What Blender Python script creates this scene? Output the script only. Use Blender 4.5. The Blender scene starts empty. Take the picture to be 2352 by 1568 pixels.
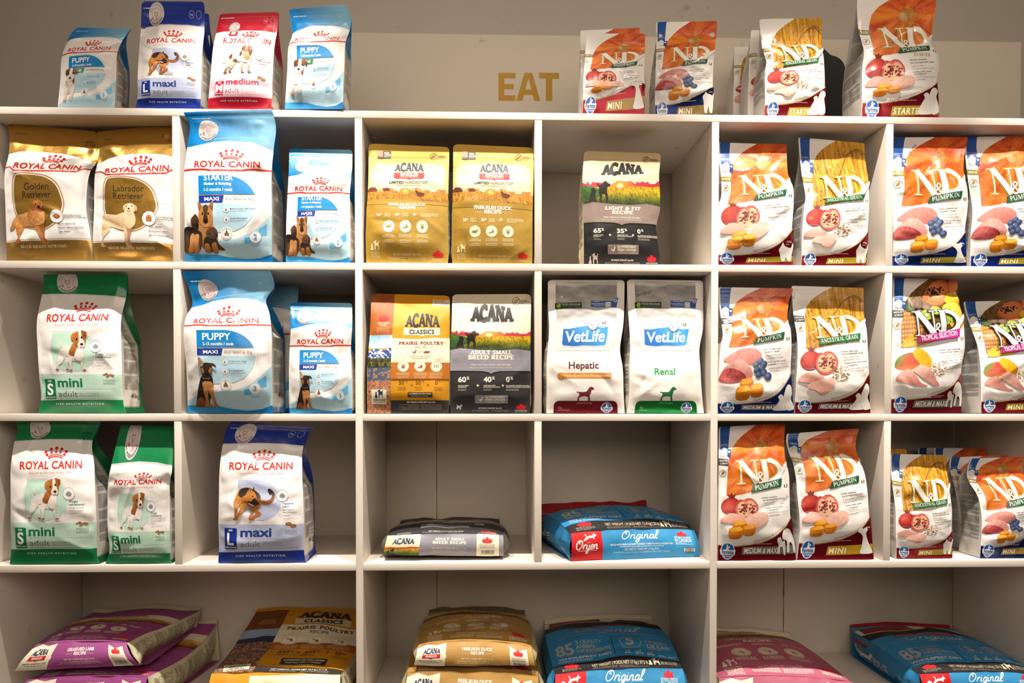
import bpy, math, random
import numpy as np
from mathutils import Matrix, Vector
from mathutils.geometry import delaunay_2d_cdt

D = bpy.data
SC = bpy.context.scene
COL = SC.collection

# ------------------------------------------------------------------ camera
IW, IH = 2352, 1568
FPX = 1700.0                       # focal length in pixels of the 2352 px frame
CX, CY = 1168.0, 963.7             # principal point (architectural shift lens)
CAMP = np.array([-0.1163, -1.7048, -0.0758])
YAW, PITCH, ROLL = -0.0282, -0.0159, -0.0003


def rot3(yaw, pitch, roll):
    cy, sy, cp, sp, cr, sr = math.cos(yaw), math.sin(yaw), math.cos(pitch), math.sin(pitch), math.cos(roll), math.sin(roll)
    rz = np.array([[cy, -sy, 0], [sy, cy, 0], [0, 0, 1]])
    rx = np.array([[1, 0, 0], [0, cp, -sp], [0, sp, cp]])
    ry = np.array([[cr, 0, sr], [0, 1, 0], [-sr, 0, cr]])
    return rz @ rx @ ry


RC = rot3(YAW, PITCH, ROLL)        # columns: right, forward, up
cam = D.cameras.new('camera')
cam.sensor_fit = 'HORIZONTAL'
cam.sensor_width = 36.0
cam.lens = 36.0 * FPX / IW
cam.shift_x = (IW / 2 - CX) / IW
cam.shift_y = (CY - IH / 2) / IW
cam.clip_start = 0.05
camo = D.objects.new('camera', cam)
COL.objects.link(camo)
m4 = Matrix.Identity(4)
for i in range(3):
    m4[i][0], m4[i][1], m4[i][2], m4[i][3] = RC[i, 0], RC[i, 2], -RC[i, 1], CAMP[i]
camo.matrix_world = m4
SC.camera = camo

# ------------------------------------------------------------------ light
SC.view_settings.view_transform = 'Standard'
SC.view_settings.look = 'None'
SC.view_settings.gamma = 1.0
SC.view_settings.use_curve_mapping = False
SC.view_settings.exposure = 0.0

wd = D.worlds.new('shop')
SC.world = wd
wd.use_nodes = True
wb = wd.node_tree.nodes['Background']
wb.inputs[0].default_value = (1.0, 0.80, 0.60, 1)
wb.inputs[1].default_value = 0.10

FLOOR_Z, CEIL_Z = -1.30, 1.52


def add_light(name, kind, loc, energy, color, aim=None, **kw):
    l = D.lights.new(name, kind)
    l.energy = energy
    l.color = color
    for k, v in kw.items():
        setattr(l, k, v)
    o = D.objects.new(name, l)
    COL.objects.link(o)
    o.location = loc
    if aim is not None:
        d = Vector(aim) - Vector(loc)
        o.rotation_euler = d.to_track_quat('-Z', 'Y').to_euler()
    return o


# track spotlights under the ceiling, half a metre in front of the shelving
for i, (sx, e) in enumerate(((-1.30, 100), (-0.64, 178), (-0.06, 150), (0.62, 190), (1.30, 165))):
    add_light('track_spot', 'SPOT', (sx, -0.50, CEIL_Z - 0.06), e, (1.0, 0.91, 0.80), (sx, 0.0, -0.16),
              spot_size=math.radians(50), spot_blend=1.0, shadow_soft_size=0.022)
    add_light('spot_spill', 'SPOT', (sx, -0.50, CEIL_Z - 0.06), 3.6 if i else 1.8, (1.0, 0.88, 0.72), (sx, 0.4, 0.60),
              spot_size=math.radians(120), spot_blend=1.0, shadow_soft_size=0.05)
# added fill lamp for the shop's soft bounced light, behind and above the camera
add_light('room_fill', 'AREA', (0.3, -2.6, 1.1), 48, (1.0, 0.84, 0.68), (0.0, 0.0, 0.1), shape='RECTANGLE', size=3.2, size_y=1.6)

# ------------------------------------------------------------------ helpers: points from the camera model
def px_on_y(px, py, Y):
    """world point where the camera ray of a photo pixel meets the vertical plane y = Y"""
    q = np.array([(px - CX) / FPX, 1.0, -(py - CY) / FPX])
    d = RC @ q
    t = (Y - CAMP[1]) / d[1]
    return CAMP + t * d


def px_on_yz(px, Y, Z):
    """world point at depth y = Y and height z = Z that lies in the photo column px"""
    k = (px - CX) / FPX
    a = RC[:, 0] - k * RC[:, 1]
    x = CAMP[0] - (a[1] * (Y - CAMP[1]) + a[2] * (Z - CAMP[2])) / a[0]
    return np.array([x, Y, Z])


# ------------------------------------------------------------------ helpers: colour and noise
def lin(c):
    if isinstance(c, str):
        c = c.lstrip('#')
        if len(c) == 3:
            c = ''.join(k * 2 for k in c)
        c = [int(c[i:i + 2], 16) / 255 for i in (0, 2, 4)]
        c = np.array(c)
        return np.where(c <= 0.04045, c / 12.92, ((c + 0.055) / 1.055) ** 2.4)
    return np.array(c, float)


class Noise:
    def __init__(s, seed):
        s.t = np.random.RandomState(seed).rand(64, 64) * 2 - 1

    def __call__(s, x, y):
        x = np.asarray(x, float); y = np.asarray(y, float)
        xi = np.floor(x).astype(int); yi = np.floor(y).astype(int)
        fx = x - xi; fy = y - yi
        fx = fx * fx * fx * (fx * (fx * 6 - 15) + 10); fy = fy * fy * fy * (fy * (fy * 6 - 15) + 10)
        t = s.t
        a = t[xi % 64, yi % 64]; b = t[(xi + 1) % 64, yi % 64]; c = t[xi % 64, (yi + 1) % 64]; d = t[(xi + 1) % 64, (yi + 1) % 64]
        return (a + (b - a) * fx) * (1 - fy) + (c + (d - c) * fx) * fy


NZ = [Noise(k) for k in range(12)]


def sstep(a, b, x):
    t = np.clip((np.asarray(x, float) - a) / (b - a), 0, 1)
    return t * t * (3 - 2 * t)


def mix(a, b, t):
    return a + (b - a) * np.asarray(t)[..., None]


def grad(c0, c1, p0, p1, noise=0.0, ns=0.6, aniso=1.0, seed=1):
    """colour function: gradient from c0 at p0 to c1 at p1, with mottling (fur, flesh, peel)"""
    c0, c1 = lin(c0), lin(c1)
    p0 = np.array(p0, float); d = np.array(p1, float) - p0; q = (d ** 2).sum()

    def f(x, y):
        t = np.clip(((x - p0[0]) * d[0] + (y - p0[1]) * d[1]) / q, 0, 1)
        c = mix(c0, c1, t)
        if noise:
            n = NZ[seed % 12](x * ns, y * ns * aniso) + 0.6 * NZ[(seed + 1) % 12](x * ns * 2.3, y * ns * 2.3 * aniso)
            c = c * (1 + noise * n)[..., None]
        return np.clip(c, 0, 1)
    return f


def radial(stops, c, r, noise=0.0, ns=0.6, seed=3, ry=None):
    """colour function: round gradient about c; stops = [(t, colour)...]"""
    ts = [s[0] for s in stops]; cs = np.array([lin(s[1]) for s in stops])

    def f(x, y):
        t = np.sqrt(((x - c[0]) / r) ** 2 + ((y - c[1]) / (ry or r)) ** 2)
        o = np.stack([np.interp(t, ts, cs[:, k]) for k in range(3)], -1)
        if noise:
            n = NZ[seed % 12](x * ns, y * ns) + 0.6 * NZ[(seed + 1) % 12](x * ns * 2.3, y * ns * 2.3)
            o = o * (1 + noise * n)[..., None]
        return np.clip(o, 0, 1)
    return f


def spline(pts, n=6, closed=True):
    p = np.array(pts, float)
    m = len(p); out = []
    for i in range(m if closed else m - 1):
        if closed:
            a, b, c, d = p[(i - 1) % m], p[i], p[(i + 1) % m], p[(i + 2) % m]
        else:
            a, b, c, d = p[max(i - 1, 0)], p[i], p[i + 1], p[min(i + 2, m - 1)]
        for k in range(n):
            t = k / n
            out.append(0.5 * ((2 * b) + (c - a) * t + (2 * a - 5 * b + 4 * c - d) * t * t + (-a + 3 * b - 3 * c + d) * t ** 3))
    if not closed:
        out.append(p[-1])
    return np.array(out)


def inside(poly, q):
    x, y = q[:, 0], q[:, 1]
    r = np.zeros(len(q), bool)
    a = poly; b = np.roll(poly, -1, 0)
    for (x0, y0), (x1, y1) in zip(a, b):
        if y0 == y1:
            continue
        k = (y0 > y) != (y1 > y)
        r ^= k & (x < (x1 - x0) * (y - y0) / (y1 - y0) + x0)
    return r


def subdiv(v, t, L):
    """split triangles until no edge is longer than L (cracks never open: every edge is split alike on both sides)"""
    for _ in range(7):
        e = np.concatenate([t[:, [0, 1]], t[:, [1, 2]], t[:, [2, 0]]])
        es = np.sort(e, 1)
        d = ((v[es[:, 0]] - v[es[:, 1]]) ** 2).sum(1)
        big = d > L * L
        if not big.any():
            break
        key = es[:, 0].astype(np.int64) * len(v) + es[:, 1]
        uk, inv = np.unique(key, return_inverse=True)
        ub = np.zeros(len(uk), bool); ub[inv[big]] = True
        idx = np.full(len(uk), -1); idx[ub] = len(v) + np.arange(ub.sum())
        k = uk[ub]
        v = np.concatenate([v, 0.5 * (v[k // len(v)] + v[k % len(v)])])
        n = len(t); m = idx[inv].reshape(3, n).T
        out = []
        a, b, c = t.T
        mab, mbc, mca = m.T
        cnt = (m >= 0).sum(1)
        s = cnt == 0; out.append(t[s])
        s = cnt == 3
        for q in ((a, mab, mca), (mab, b, mbc), (mca, mbc, c), (mab, mbc, mca)):
            out.append(np.stack([w[s] for w in q], 1))
        for r in range(3):
            A, B, C = t[:, r], t[:, (r + 1) % 3], t[:, (r + 2) % 3]
            mAB, mBC, mCA = m[:, r], m[:, (r + 1) % 3], m[:, (r + 2) % 3]
            s = (cnt == 1) & (mAB >= 0)
            for q in ((A, mAB, C), (mAB, B, C)):
                out.append(np.stack([w[s] for w in q], 1))
            s = (cnt == 2) & (mAB >= 0) & (mBC >= 0)
            for q in ((A, mAB, mBC), (mAB, B, mBC), (A, mBC, C)):
                out.append(np.stack([w[s] for w in q], 1))
        t = np.concatenate(out)
    return v, t


# ------------------------------------------------------------------ lettering
GL = {}
FC = D.curves.new('lettering', 'FONT')
FC.size = 1.0
FO = D.objects.new('lettering', FC)


def _glyph_mesh(s, b):
    FC.body = s
    FC.offset = b
    FC.resolution_u = 4
    me = FO.to_mesh()
    v = np.zeros(len(me.vertices) * 3); me.vertices.foreach_get('co', v)
    me.calc_loop_triangles()
    t = np.zeros(len(me.loop_triangles) * 3, np.int32); me.loop_triangles.foreach_get('vertices', t)
    FO.to_mesh_clear()
    return v.reshape(-1, 3)[:, :2], t.reshape(-1, 3)


CAPH = float(_glyph_mesh('H', 0)[0][:, 1].max())
IMAX = float(_glyph_mesh('I', 0)[0][:, 0].max())


def glyph(ch, b):
    k = (ch, b)
    if k not in GL:
        adv = float(_glyph_mesh(ch + 'I', 0)[0][:, 0].max()) - IMAX
        if ch == ' ':
            GL[k] = (np.zeros((0, 2)), np.zeros((0, 3), int), adv / CAPH)
        else:
            v, t = _glyph_mesh(ch, b)
            GL[k] = (v / CAPH, t, adv / CAPH)
    return GL[k]


def sans(s, b=0.0, tr=0.0):
    vs, ts, x, n = [], [], 0.0, 0
    for ch in s:
        v, t, adv = glyph(ch, b)
        if len(v):
            vs.append(v + [x, 0]); ts.append(t + n); n += len(v)
        x += adv + tr
    if not vs:
        return np.zeros((0, 2)), np.zeros((0, 3), int)
    return np.concatenate(vs), np.concatenate(ts)


def band(pts, w0, w1=None, closed=False):
    """a stroke of given width along a polyline -> triangles"""
    p = np.array(pts, float)
    n = len(p)
    if closed:
        d = np.roll(p, -1, 0) - np.roll(p, 1, 0)
    else:
        d = np.gradient(p, axis=0)
    d /= np.maximum(np.linalg.norm(d, axis=1), 1e-9)[:, None]
    nn = np.stack([-d[:, 1], d[:, 0]], 1)
    w = np.asarray(w0, float) if np.ndim(w0) else np.full(n, w0 if w1 is None else w0)
    if w1 is not None:
        w = np.linspace(w0, w1, n)
    w = w[:, None] / 2
    v = np.concatenate([p + nn * w, p - nn * w])
    k = np.arange(n if closed else n - 1); k2 = (k + 1) % n
    t = np.concatenate([np.stack([k, k2, k2 + n], 1), np.stack([k, k2 + n, k + n], 1)])
    return v, t


def _arc(cx, cy, rx, ry, a0, a1, n=14):
    a = np.radians(np.linspace(a0, a1, n))
    return np.stack([cx + rx * np.cos(a), cy + ry * np.sin(a)], 1)


# serif capitals drawn as strokes: (width, [(kind T thick / t thin, points)], serif feet)
SER = {
    'A': (.86, [('t', [(.08, 0), (.42, 1)]), ('T', [(.76, 0), (.42, 1)]), ('t', [(.2, .33), (.64, .33)])], [(.08, 0), (.77, 0)]),
    'B': (.72, [('T', [(.16, 0), (.16, 1)]), ('T', _arc(.3, .75, .26, .22, 90, -90)), ('T', _arc(.32, .26, .32, .23, 90, -90)), ('t', [(.16, .97), (.3, .97)]), ('t', [(.16, .51), (.32, .51)]), ('t', [(.16, .03), (.32, .03)])], [(.13, 0), (.13, 1)]),
    'C': (.80, [('T', _arc(.44, .5, .36, .47, 50, 310, 20)), ('t', [(.69, .72), (.69, .98)]), ('t', [(.69, .03), (.69, .24)])], []),
    'D': (.84, [('T', [(.16, 0), (.16, 1)]), ('T', _arc(.3, .5, .42, .46, 90, -90, 18)), ('t', [(.16, .97), (.32, .97)]), ('t', [(.16, .03), (.32, .03)])], [(.13, 0), (.13, 1)]),
    'E': (.68, [('T', [(.16, 0), (.16, 1)]), ('t', [(.16, .96), (.6, .96)]), ('t', [(.16, .5), (.48, .5)]), ('t', [(.16, .04), (.62, .04)]), ('t', [(.6, .02), (.6, .24)]), ('t', [(.58, .98), (.58, .78)])], [(.13, 0), (.13, 1)]),
    'F': (.64, [('T', [(.16, 0), (.16, 1)]), ('t', [(.16, .96), (.58, .96)]), ('t', [(.16, .5), (.46, .5)]), ('t', [(.57, .98), (.57, .78)])], [(.16, 0), (.13, 1)]),
    'G': (.86, [('T', _arc(.44, .5, .36, .47, 50, 300, 20)), ('T', [(.7, .0), (.7, .42)]), ('t', [(.69, .72), (.69, .98)])], [(.7, .43)]),
    'H': (.88, [('T', [(.16, 0), (.16, 1)]), ('T', [(.72, 0), (.72, 1)]), ('t', [(.16, .5), (.72, .5)])], [(.16, 0), (.16, 1), (.72, 0), (.72, 1)]),
    'I': (.38, [('T', [(.19, 0), (.19, 1)])], [(.19, 0), (.19, 1)]),
    'K': (.82, [('T', [(.16, 0), (.16, 1)]), ('t', [(.2, .42), (.66, 1)]), ('T', [(.32, .56), (.7, 0)])], [(.16, 0), (.16, 1), (.66, 1), (.7, 0)]),
    'L': (.66, [('T', [(.16, 0), (.16, 1)]), ('t', [(.16, .04), (.6, .04)]), ('t', [(.6, .02), (.6, .26)])], [(.16, 0), (.16, 1)]),
    'M': (1.06, [('t', [(.14, 0), (.16, 1)]), ('T', [(.2, 1), (.53, .05)]), ('t', [(.53, .05), (.86, 1)]), ('T', [(.9, 0), (.9, 1)])], [(.14, 0), (.14, 1), (.9, 0), (.92, 1)]),
    'N': (.92, [('t', [(.15, 0), (.15, 1)]), ('T', [(.17, 1), (.76, 0)]), ('t', [(.76, 0), (.76, 1)])], [(.15, 0), (.13, 1), (.76, 1)]),
    'O': (.86, [('T', _arc(.43, .5, .34, .46, 0, 360, 28))], []),
    'P': (.70, [('T', [(.16, 0), (.16, 1)]), ('T', _arc(.3, .72, .28, .25, 90, -90)), ('t', [(.16, .96), (.32, .96)]), ('t', [(.16, .47), (.32, .47)])], [(.16, 0), (.13, 1)]),
    'R': (.80, [('T', [(.16, 0), (.16, 1)]), ('T', _arc(.3, .73, .27, .24, 90, -90)), ('t', [(.16, .96), (.32, .96)]), ('t', [(.16, .48), (.32, .48)]), ('T', [(.34, .48), (.66, 0)])], [(.16, 0), (.13, 1), (.69, 0)]),
    'S': (.66, [('T', spline([(.54, .82), (.42, .96), (.22, .93), (.13, .76), (.24, .59), (.42, .46), (.53, .29), (.45, .09), (.25, .03), (.1, .18)], 4, False)), ('t', [(.54, .98), (.54, .74)]), ('t', [(.1, .02), (.1, .26)])], []),
    'T': (.76, [('T', [(.38, 0), (.38, 1)]), ('t', [(.06, .96), (.7, .96)]), ('t', [(.07, .98), (.07, .74)]), ('t', [(.69, .98), (.69, .74)])], [(.38, 0)]),
    'U': (.88, [('T', [(.16, 1), (.16, .34)]), ('t', [(.72, 1), (.72, .34)]), ('T', _arc(.44, .34, .28, .31, 180, 360))], [(.16, 1), (.72, 1)]),
    'Y': (.82, [('T', [(.1, 1), (.42, .46)]), ('t', [(.72, 1), (.42, .46)]), ('T', [(.42, .5), (.42, 0)])], [(.1, 1), (.72, 1), (.42, 0)]),
    '&': (.86, [('T', spline([(.78, .02), (.5, .3), (.22, .68), (.26, .92), (.46, .97), (.54, .8), (.4, .6), (.14, .4), (.1, .18), (.26, .02), (.5, .06), (.66, .26), (.74, .5)], 5, False))], [(.76, .5)]),
    ' ': (.4, [], []),
}


def serif(s, T=.17, t=.07, foot=.2, fh=.06, tr=.0, o=0.0):
    vs, ts, x, n = [], [], 0.0, 0

    def put(v, tt, x):
        nonlocal n
        vs.append(np.asarray(v) + [x, 0]); ts.append(tt + n); n += len(v)
    for ch in s:
        w, st, feet = SER[ch]
        for k, p in st:
            p = np.array(p, float)
            if o and len(p) == 2:
                d = (p[1] - p[0]) / np.linalg.norm(p[1] - p[0]) * o
                p = np.array([p[0] - d, p[1] + d])
            v, tt = band(p, (T if k == 'T' else t) + 2 * o)
            put(v, tt, x)
        for fx, fy in feet:
            s2 = foot + o
            y0, y1 = (fy - o, fy + fh + o) if fy < .6 else (fy - fh - o, fy + o)
            put(np.array([(fx - s2, y0), (fx + s2, y0), (fx + s2, y1), (fx - s2, y1)]), np.array([(0, 1, 2), (0, 2, 3)]), x)
        x += w + tr
    return np.concatenate(vs), np.concatenate(ts)


# ------------------------------------------------------------------ printed artwork, drawn as thin ink shapes that follow the film
FILM, MATTE, FOIL = 0, 1, 2


class Art:
    def __init__(s, H, base, mat=FILM, sp=1.9):
        s.H, s.mat, s.sp = H, mat, sp
        s.base = base
        s.pr = []
        s.bb = []
        s.ref(0, 0, 1, up=True)

    def ref(s, x0, y0, k, up=False, ky=None):
        """coordinates that follow are measured from (x0, y0) at k per unit; y down unless up"""
        s.x0, s.y0, s.k, s.up, s.ky = x0, y0, k, up, ky or k

    def P(s, pts):
        p = np.array(pts, float).reshape(-1, 2)
        x = (p[:, 0] - s.x0) / s.k
        y = (p[:, 1] - s.y0) / s.ky if s.up else (s.y0 - p[:, 1]) / s.ky
        return np.stack([x, y], 1)

    def put(s, v, t, col, mat=None, L=None):
        if not len(v):
            return
        v = np.clip(np.asarray(v, float), [0, 0], [100, s.H])
        v, t = subdiv(v, np.asarray(t, int), L or s.sp * 1.15)
        lo, hi = v.min(0), v.max(0)
        z = 1
        for (a, b, zz) in s.bb:
            if zz >= z and (lo < b).all() and (hi > a).all():
                z = zz + 1
        s.bb.append((lo, hi, z))
        # faces up
        A, B, C = v[t[:, 0]], v[t[:, 1]], v[t[:, 2]]
        ar = (B[:, 0] - A[:, 0]) * (C[:, 1] - A[:, 1]) - (B[:, 1] - A[:, 1]) * (C[:, 0] - A[:, 0])
        t = np.where((ar < 0)[:, None], t[:, ::-1], t)
        c = col(v[:, 0], v[:, 1]) if callable(col) else np.tile(lin(col), (len(v), 1))
        s.pr.append((v, t, c, z, s.mat if mat is None else mat))

    def fill(s, pts, col, mat=None, sp=None, local=False):
        """filled outline; local colour functions use design units"""
        p = s.P(pts)
        sp = sp or (s.sp if not callable(col) or np.ptp(p, axis=0).max() > 70 else 1.0)
        q = []
        for a, b in zip(p, np.roll(p, -1, 0)):
            n = max(1, int(np.ceil(np.linalg.norm(b - a) / sp)))
            q += [a + (b - a) * k / n for k in range(n)]
        q = np.array(q)
        lo, hi = q.min(0), q.max(0)
        g = np.zeros((0, 2))
        if callable(col) or (hi - lo).max() > sp * 1.6:
            gx, gy = np.meshgrid(np.arange(lo[0] + sp / 2, hi[0], sp), np.arange(lo[1] + sp / 2, hi[1], sp * .9))
            gx[1::2] += sp / 2
            g = np.stack([gx.ravel(), gy.ravel()], 1)
            if len(g):
                g = g[inside(q, g)]
        al = [Vector(w) for w in np.concatenate([q, g])]
        n = len(q)
        r = delaunay_2d_cdt(al, [], [list(range(n))], 1, 1e-4)
        v = np.array([tuple(w) for w in r[0]], float)
        t = []
        for f in r[2]:
            for k in range(1, len(f) - 1):
                t.append((f[0], f[k], f[k + 1]))
        if len(t):
            s.put(v, np.array(t), col, mat, L=max(sp * 1.4, 1.6))

    def blob(s, pts, col, mat=None, sp=None, n=5):
        s.fill(spline(pts, n), col, mat, sp)

    def rect(s, x0, y0, x1, y1, col, mat=None, r=0, sp=None):
        if r:
            a = np.array([x0, x1]); b = np.array([y0, y1])
            X0, X1, Y0, Y1 = a.min(), a.max(), b.min(), b.max()
            p = np.concatenate([_arc(X1 - r, Y1 - r, r, r, 0, 90, 5), _arc(X0 + r, Y1 - r, r, r, 90, 180, 5), _arc(X0 + r, Y0 + r, r, r, 180, 270, 5), _arc(X1 - r, Y0 + r, r, r, 270, 360, 5)])
        else:
            p = [(x0, y0), (x1, y0), (x1, y1), (x0, y1)]
        s.fill(p, col, mat, sp)

    def ell(s, x, y, rx, col, ry=None, mat=None, n=24, sp=None):
        s.fill(_arc(x, y, rx, ry or rx, 0, 360 - 360 / n, n), col, mat, sp)

    def ring(s, x, y, r, w, col, ry=None, n=32):
        s.line(_arc(x, y, r, ry or r, 0, 360 - 360 / n, n), w, col, closed=True)

    def line(s, pts, w, col, w1=None, closed=False, mat=None, smooth=0):
        p = spline(pts, smooth, closed) if smooth else pts
        p = s.P(p)
        v, t = band(p, np.asarray(w) / s.k, None if w1 is None else w1 / s.k, closed)
        s.put(v, t, col, mat)

    def text(s, txt, x, y, h, col, al='l', w=None, b=0.0, sh=0.0, tr=0.0, font='sans', warp=None, rot=0.0, mat=None, **kw):
        """h = height of the capitals, y = base line, w = total width to fill (all in the current units)"""
        v, t = sans(txt, b, tr) if font == 'sans' else serif(txt, tr=tr, **kw)
        if not len(v):
            return
        k = 1 / s.k; h_ = h / s.ky
        mn, mx = v[:, 0].min(), v[:, 0].max()
        sx = (w * k) / (mx - mn) if w else h_
        X = (v[:, 0] - mn) * sx; Y = v[:, 1] * h_
        W = (mx - mn) * sx
        X -= {'l': 0, 'c': W / 2, 'r': W}[al]
        X = X + sh * Y
        if rot:
            c_, s_ = math.cos(rot), math.sin(rot)
            X, Y = X * c_ - Y * s_, X * s_ + Y * c_
        if warp:
            X, Y = warp(X, Y, W)
        o = s.P([(x, y)])[0]
        s.put(np.stack([X + o[0], Y + o[1]], 1), t, col, mat)

    def greek(s, x0, y0, x1, lines, gap, h, col, al='l', seed=0, fill=.85):
        """fine print too small to read: rows of word-long dashes"""
        rr = random.Random(seed + int(x0) + int(y0))
        vs, ts, n = [], [], 0
        for i in range(lines):
            W = (x1 - x0) * (1 if rr.random() < fill else rr.uniform(.4, .9))
            xs = x0 if al == 'l' else (x0 + x1 - W) / 2 if al == 'c' else x1 - W
            e = xs + W; x = xs
            y = y0 + gap * i * (1 if not s.up else -1)
            while x < e:
                w = min(rr.uniform(.8, 3.4) * h, e - x)
                p = s.P([(x, y), (x + w, y), (x + w, y - h if not s.up else y + h), (x, y - h if not s.up else y + h)])
                vs.append(p); ts.append(np.array([(0, 1, 2), (0, 2, 3)]) + n); n += 4
                x += w + h * .7
        if vs:
            s.put(np.concatenate(vs), np.concatenate(ts), col)


# ------------------------------------------------------------------ materials
def mat_print(name, rough, metal=0.0, bump=0.15, bscale=55.0, coat=0.0, spec=0.5):
    m = D.materials.new(name); m.use_nodes = True
    nt = m.node_tree; b = nt.nodes['Principled BSDF']
    a = nt.nodes.new('ShaderNodeAttribute'); a.attribute_name = 'ink'
    nt.links.new(a.outputs['Color'], b.inputs['Base Color'])
    b.inputs['Roughness'].default_value = rough
    b.inputs['Metallic'].default_value = metal
    b.inputs['Specular IOR Level'].default_value = spec
    b.inputs['Coat Weight'].default_value = coat
    b.inputs['Coat Roughness'].default_value = .12
    tc = nt.nodes.new('ShaderNodeTexCoord')
    n = nt.nodes.new('ShaderNodeTexNoise'); n.inputs['Scale'].default_value = bscale; n.inputs['Detail'].default_value = 3
    nt.links.new(tc.outputs['Object'], n.inputs['Vector'])
    bp = nt.nodes.new('ShaderNodeBump'); bp.inputs['Strength'].default_value = bump; bp.inputs['Distance'].default_value = .004
    nt.links.new(n.outputs['Fac'], bp.inputs['Height'])
    nt.links.new(bp.outputs['Normal'], b.inputs['Normal'])
    return m


MATS = [mat_print('glossy_printed_film', .34, 0, .22, 45, .35), mat_print('matte_printed_film', .52, 0, .10, 160, 0, .35), mat_print('metallic_film', .30, .75, .35, 38, .2)]


# ------------------------------------------------------------------ meshes
def to_mesh(name, v, f, c, mi=None, normals=None, mats=None, smooth=True):
    me = D.meshes.new(name)
    v = np.ascontiguousarray(v, np.float32); f = np.ascontiguousarray(f, np.int32)
    me.vertices.add(len(v)); me.vertices.foreach_set('co', v.ravel())
    k = f.shape[1]
    me.loops.add(f.size); me.loops.foreach_set('vertex_index', f.ravel())
    me.polygons.add(len(f)); me.polygons.foreach_set('loop_start', np.arange(0, f.size, k, dtype=np.int32))
    if smooth:
        me.polygons.foreach_set('use_smooth', np.ones(len(f), bool))
    for m in mats or MATS:
        me.materials.append(m)
    if mi is not None:
        me.polygons.foreach_set('material_index', np.ascontiguousarray(mi, np.int32))
    if c is not None:
        at = me.color_attributes.new('ink', 'FLOAT_COLOR', 'POINT')
        at.data.foreach_set('color', np.concatenate([c, np.ones((len(c), 1))], 1).astype(np.float32).ravel())
    me.update()
    if normals is not None:
        me.normals_split_custom_set_from_vertices(normals.astype(np.float32).tolist())
    return me


def grid_faces(nu, nv):
    i, j = np.meshgrid(np.arange(nu - 1), np.arange(nv - 1), indexing='ij')
    a = (i * nv + j).ravel()
    q = np.stack([a, a + nv, a + nv + 1, a + 1], 1)
    return np.concatenate([q[:, [0, 1, 2]], q[:, [0, 2, 3]]])


LAYER = 0.00026


class Builder:
    """collects surface patches (with their printing) into one mesh"""
    def __init__(s):
        s.v, s.f, s.c, s.m, s.n, s.k = [], [], [], [], [], 0

    def add(s, v, f, c, m, n):
        s.v.append(v); s.f.append(f + s.k); s.n.append(n); s.k += len(v)
        s.c.append(np.tile(lin(c), (len(v), 1)) if not isinstance(c, np.ndarray) or c.ndim == 1 else c)
        s.m.append(np.full(len(f), m))

    def patch(s, fn, x0, x1, y0, y1, nx, ny, col, mat, flip=False):
        X, Y = np.meshgrid(np.linspace(x0, x1, nx), np.linspace(y0, y1, ny), indexing='ij')
        x, y = X.ravel(), Y.ravel()
        v, n = surf(fn, x, y, flip)
        f = grid_faces(nx, ny)
        if flip:
            f = f[:, ::-1]
        c = col(x, y) if callable(col) else col
        s.add(v, f, c, mat, n)

    def prints(s, fn, art, flip=False, keep=None):
        for v2, t, c, z, m in art.pr:
            if keep is not None:
                cy = v2[t][:, :, 1].mean(1)
                t = t[keep(cy)]
                if not len(t):
                    continue
                u, inv = np.unique(t, return_inverse=True)
                v2, c, t = v2[u], c[u], inv.reshape(-1, 3)
            v, n = surf(fn, v2[:, 0], v2[:, 1], flip)
            s.add(v + n * (LAYER * z), t[:, ::-1] if flip else t, c, m, n)

    def done(s, name, parent=None, origin=None):
        me = to_mesh(name, np.concatenate(s.v) - (0 if origin is None else origin), np.concatenate(s.f), np.concatenate(s.c), np.concatenate(s.m), np.concatenate(s.n))
        o = D.objects.new(name, me)
        COL.objects.link(o)
        if parent is not None:
            o.parent = parent
        return o


def surf(fn, x, y, flip=False):
    e = .05
    p = fn(x, y)
    a = fn(x + e, y) - fn(x - e, y)
    b = fn(x, y + e) - fn(x, y - e)
    n = np.cross(a, b)
    n /= np.maximum(np.linalg.norm(n, axis=1), 1e-12)[:, None]
    return p, (-n if flip else n)


def tag(o, label=None, cat=None, group=None, kind=None):
    for k, v in (('label', label), ('category', cat), ('group', group), ('kind', kind)):
        if v:
            o[k] = v
    return o


def empty(name, loc):
    o = D.objects.new(name, None)
    o.empty_display_size = .05
    COL.objects.link(o)
    o.location = loc
    return o


def hermite(ys, ps, y):
    """smooth curve through the points ps at the parameters ys"""
    ys = np.asarray(ys, float); ps = np.asarray(ps, float)
    m = np.gradient(ps, ys, axis=0) if len(ys) > 2 else np.repeat((ps[1:] - ps[:1]) / (ys[1] - ys[0]), 2, 0)
    i = np.clip(np.searchsorted(ys, y, side='right') - 1, 0, len(ys) - 2)
    h = (ys[i + 1] - ys[i]); t = (y - ys[i]) / h
    t_ = t[:, None]; h_ = h[:, None]
    a = 2 * t_ ** 3 - 3 * t_ ** 2 + 1; b = t_ ** 3 - 2 * t_ ** 2 + t_; c = -2 * t_ ** 3 + 3 * t_ ** 2; d = t_ ** 3 - t_ ** 2
    return a * ps[i] + b * h_ * m[i] + c * ps[i + 1] + d * h_ * m[i + 1]


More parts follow.
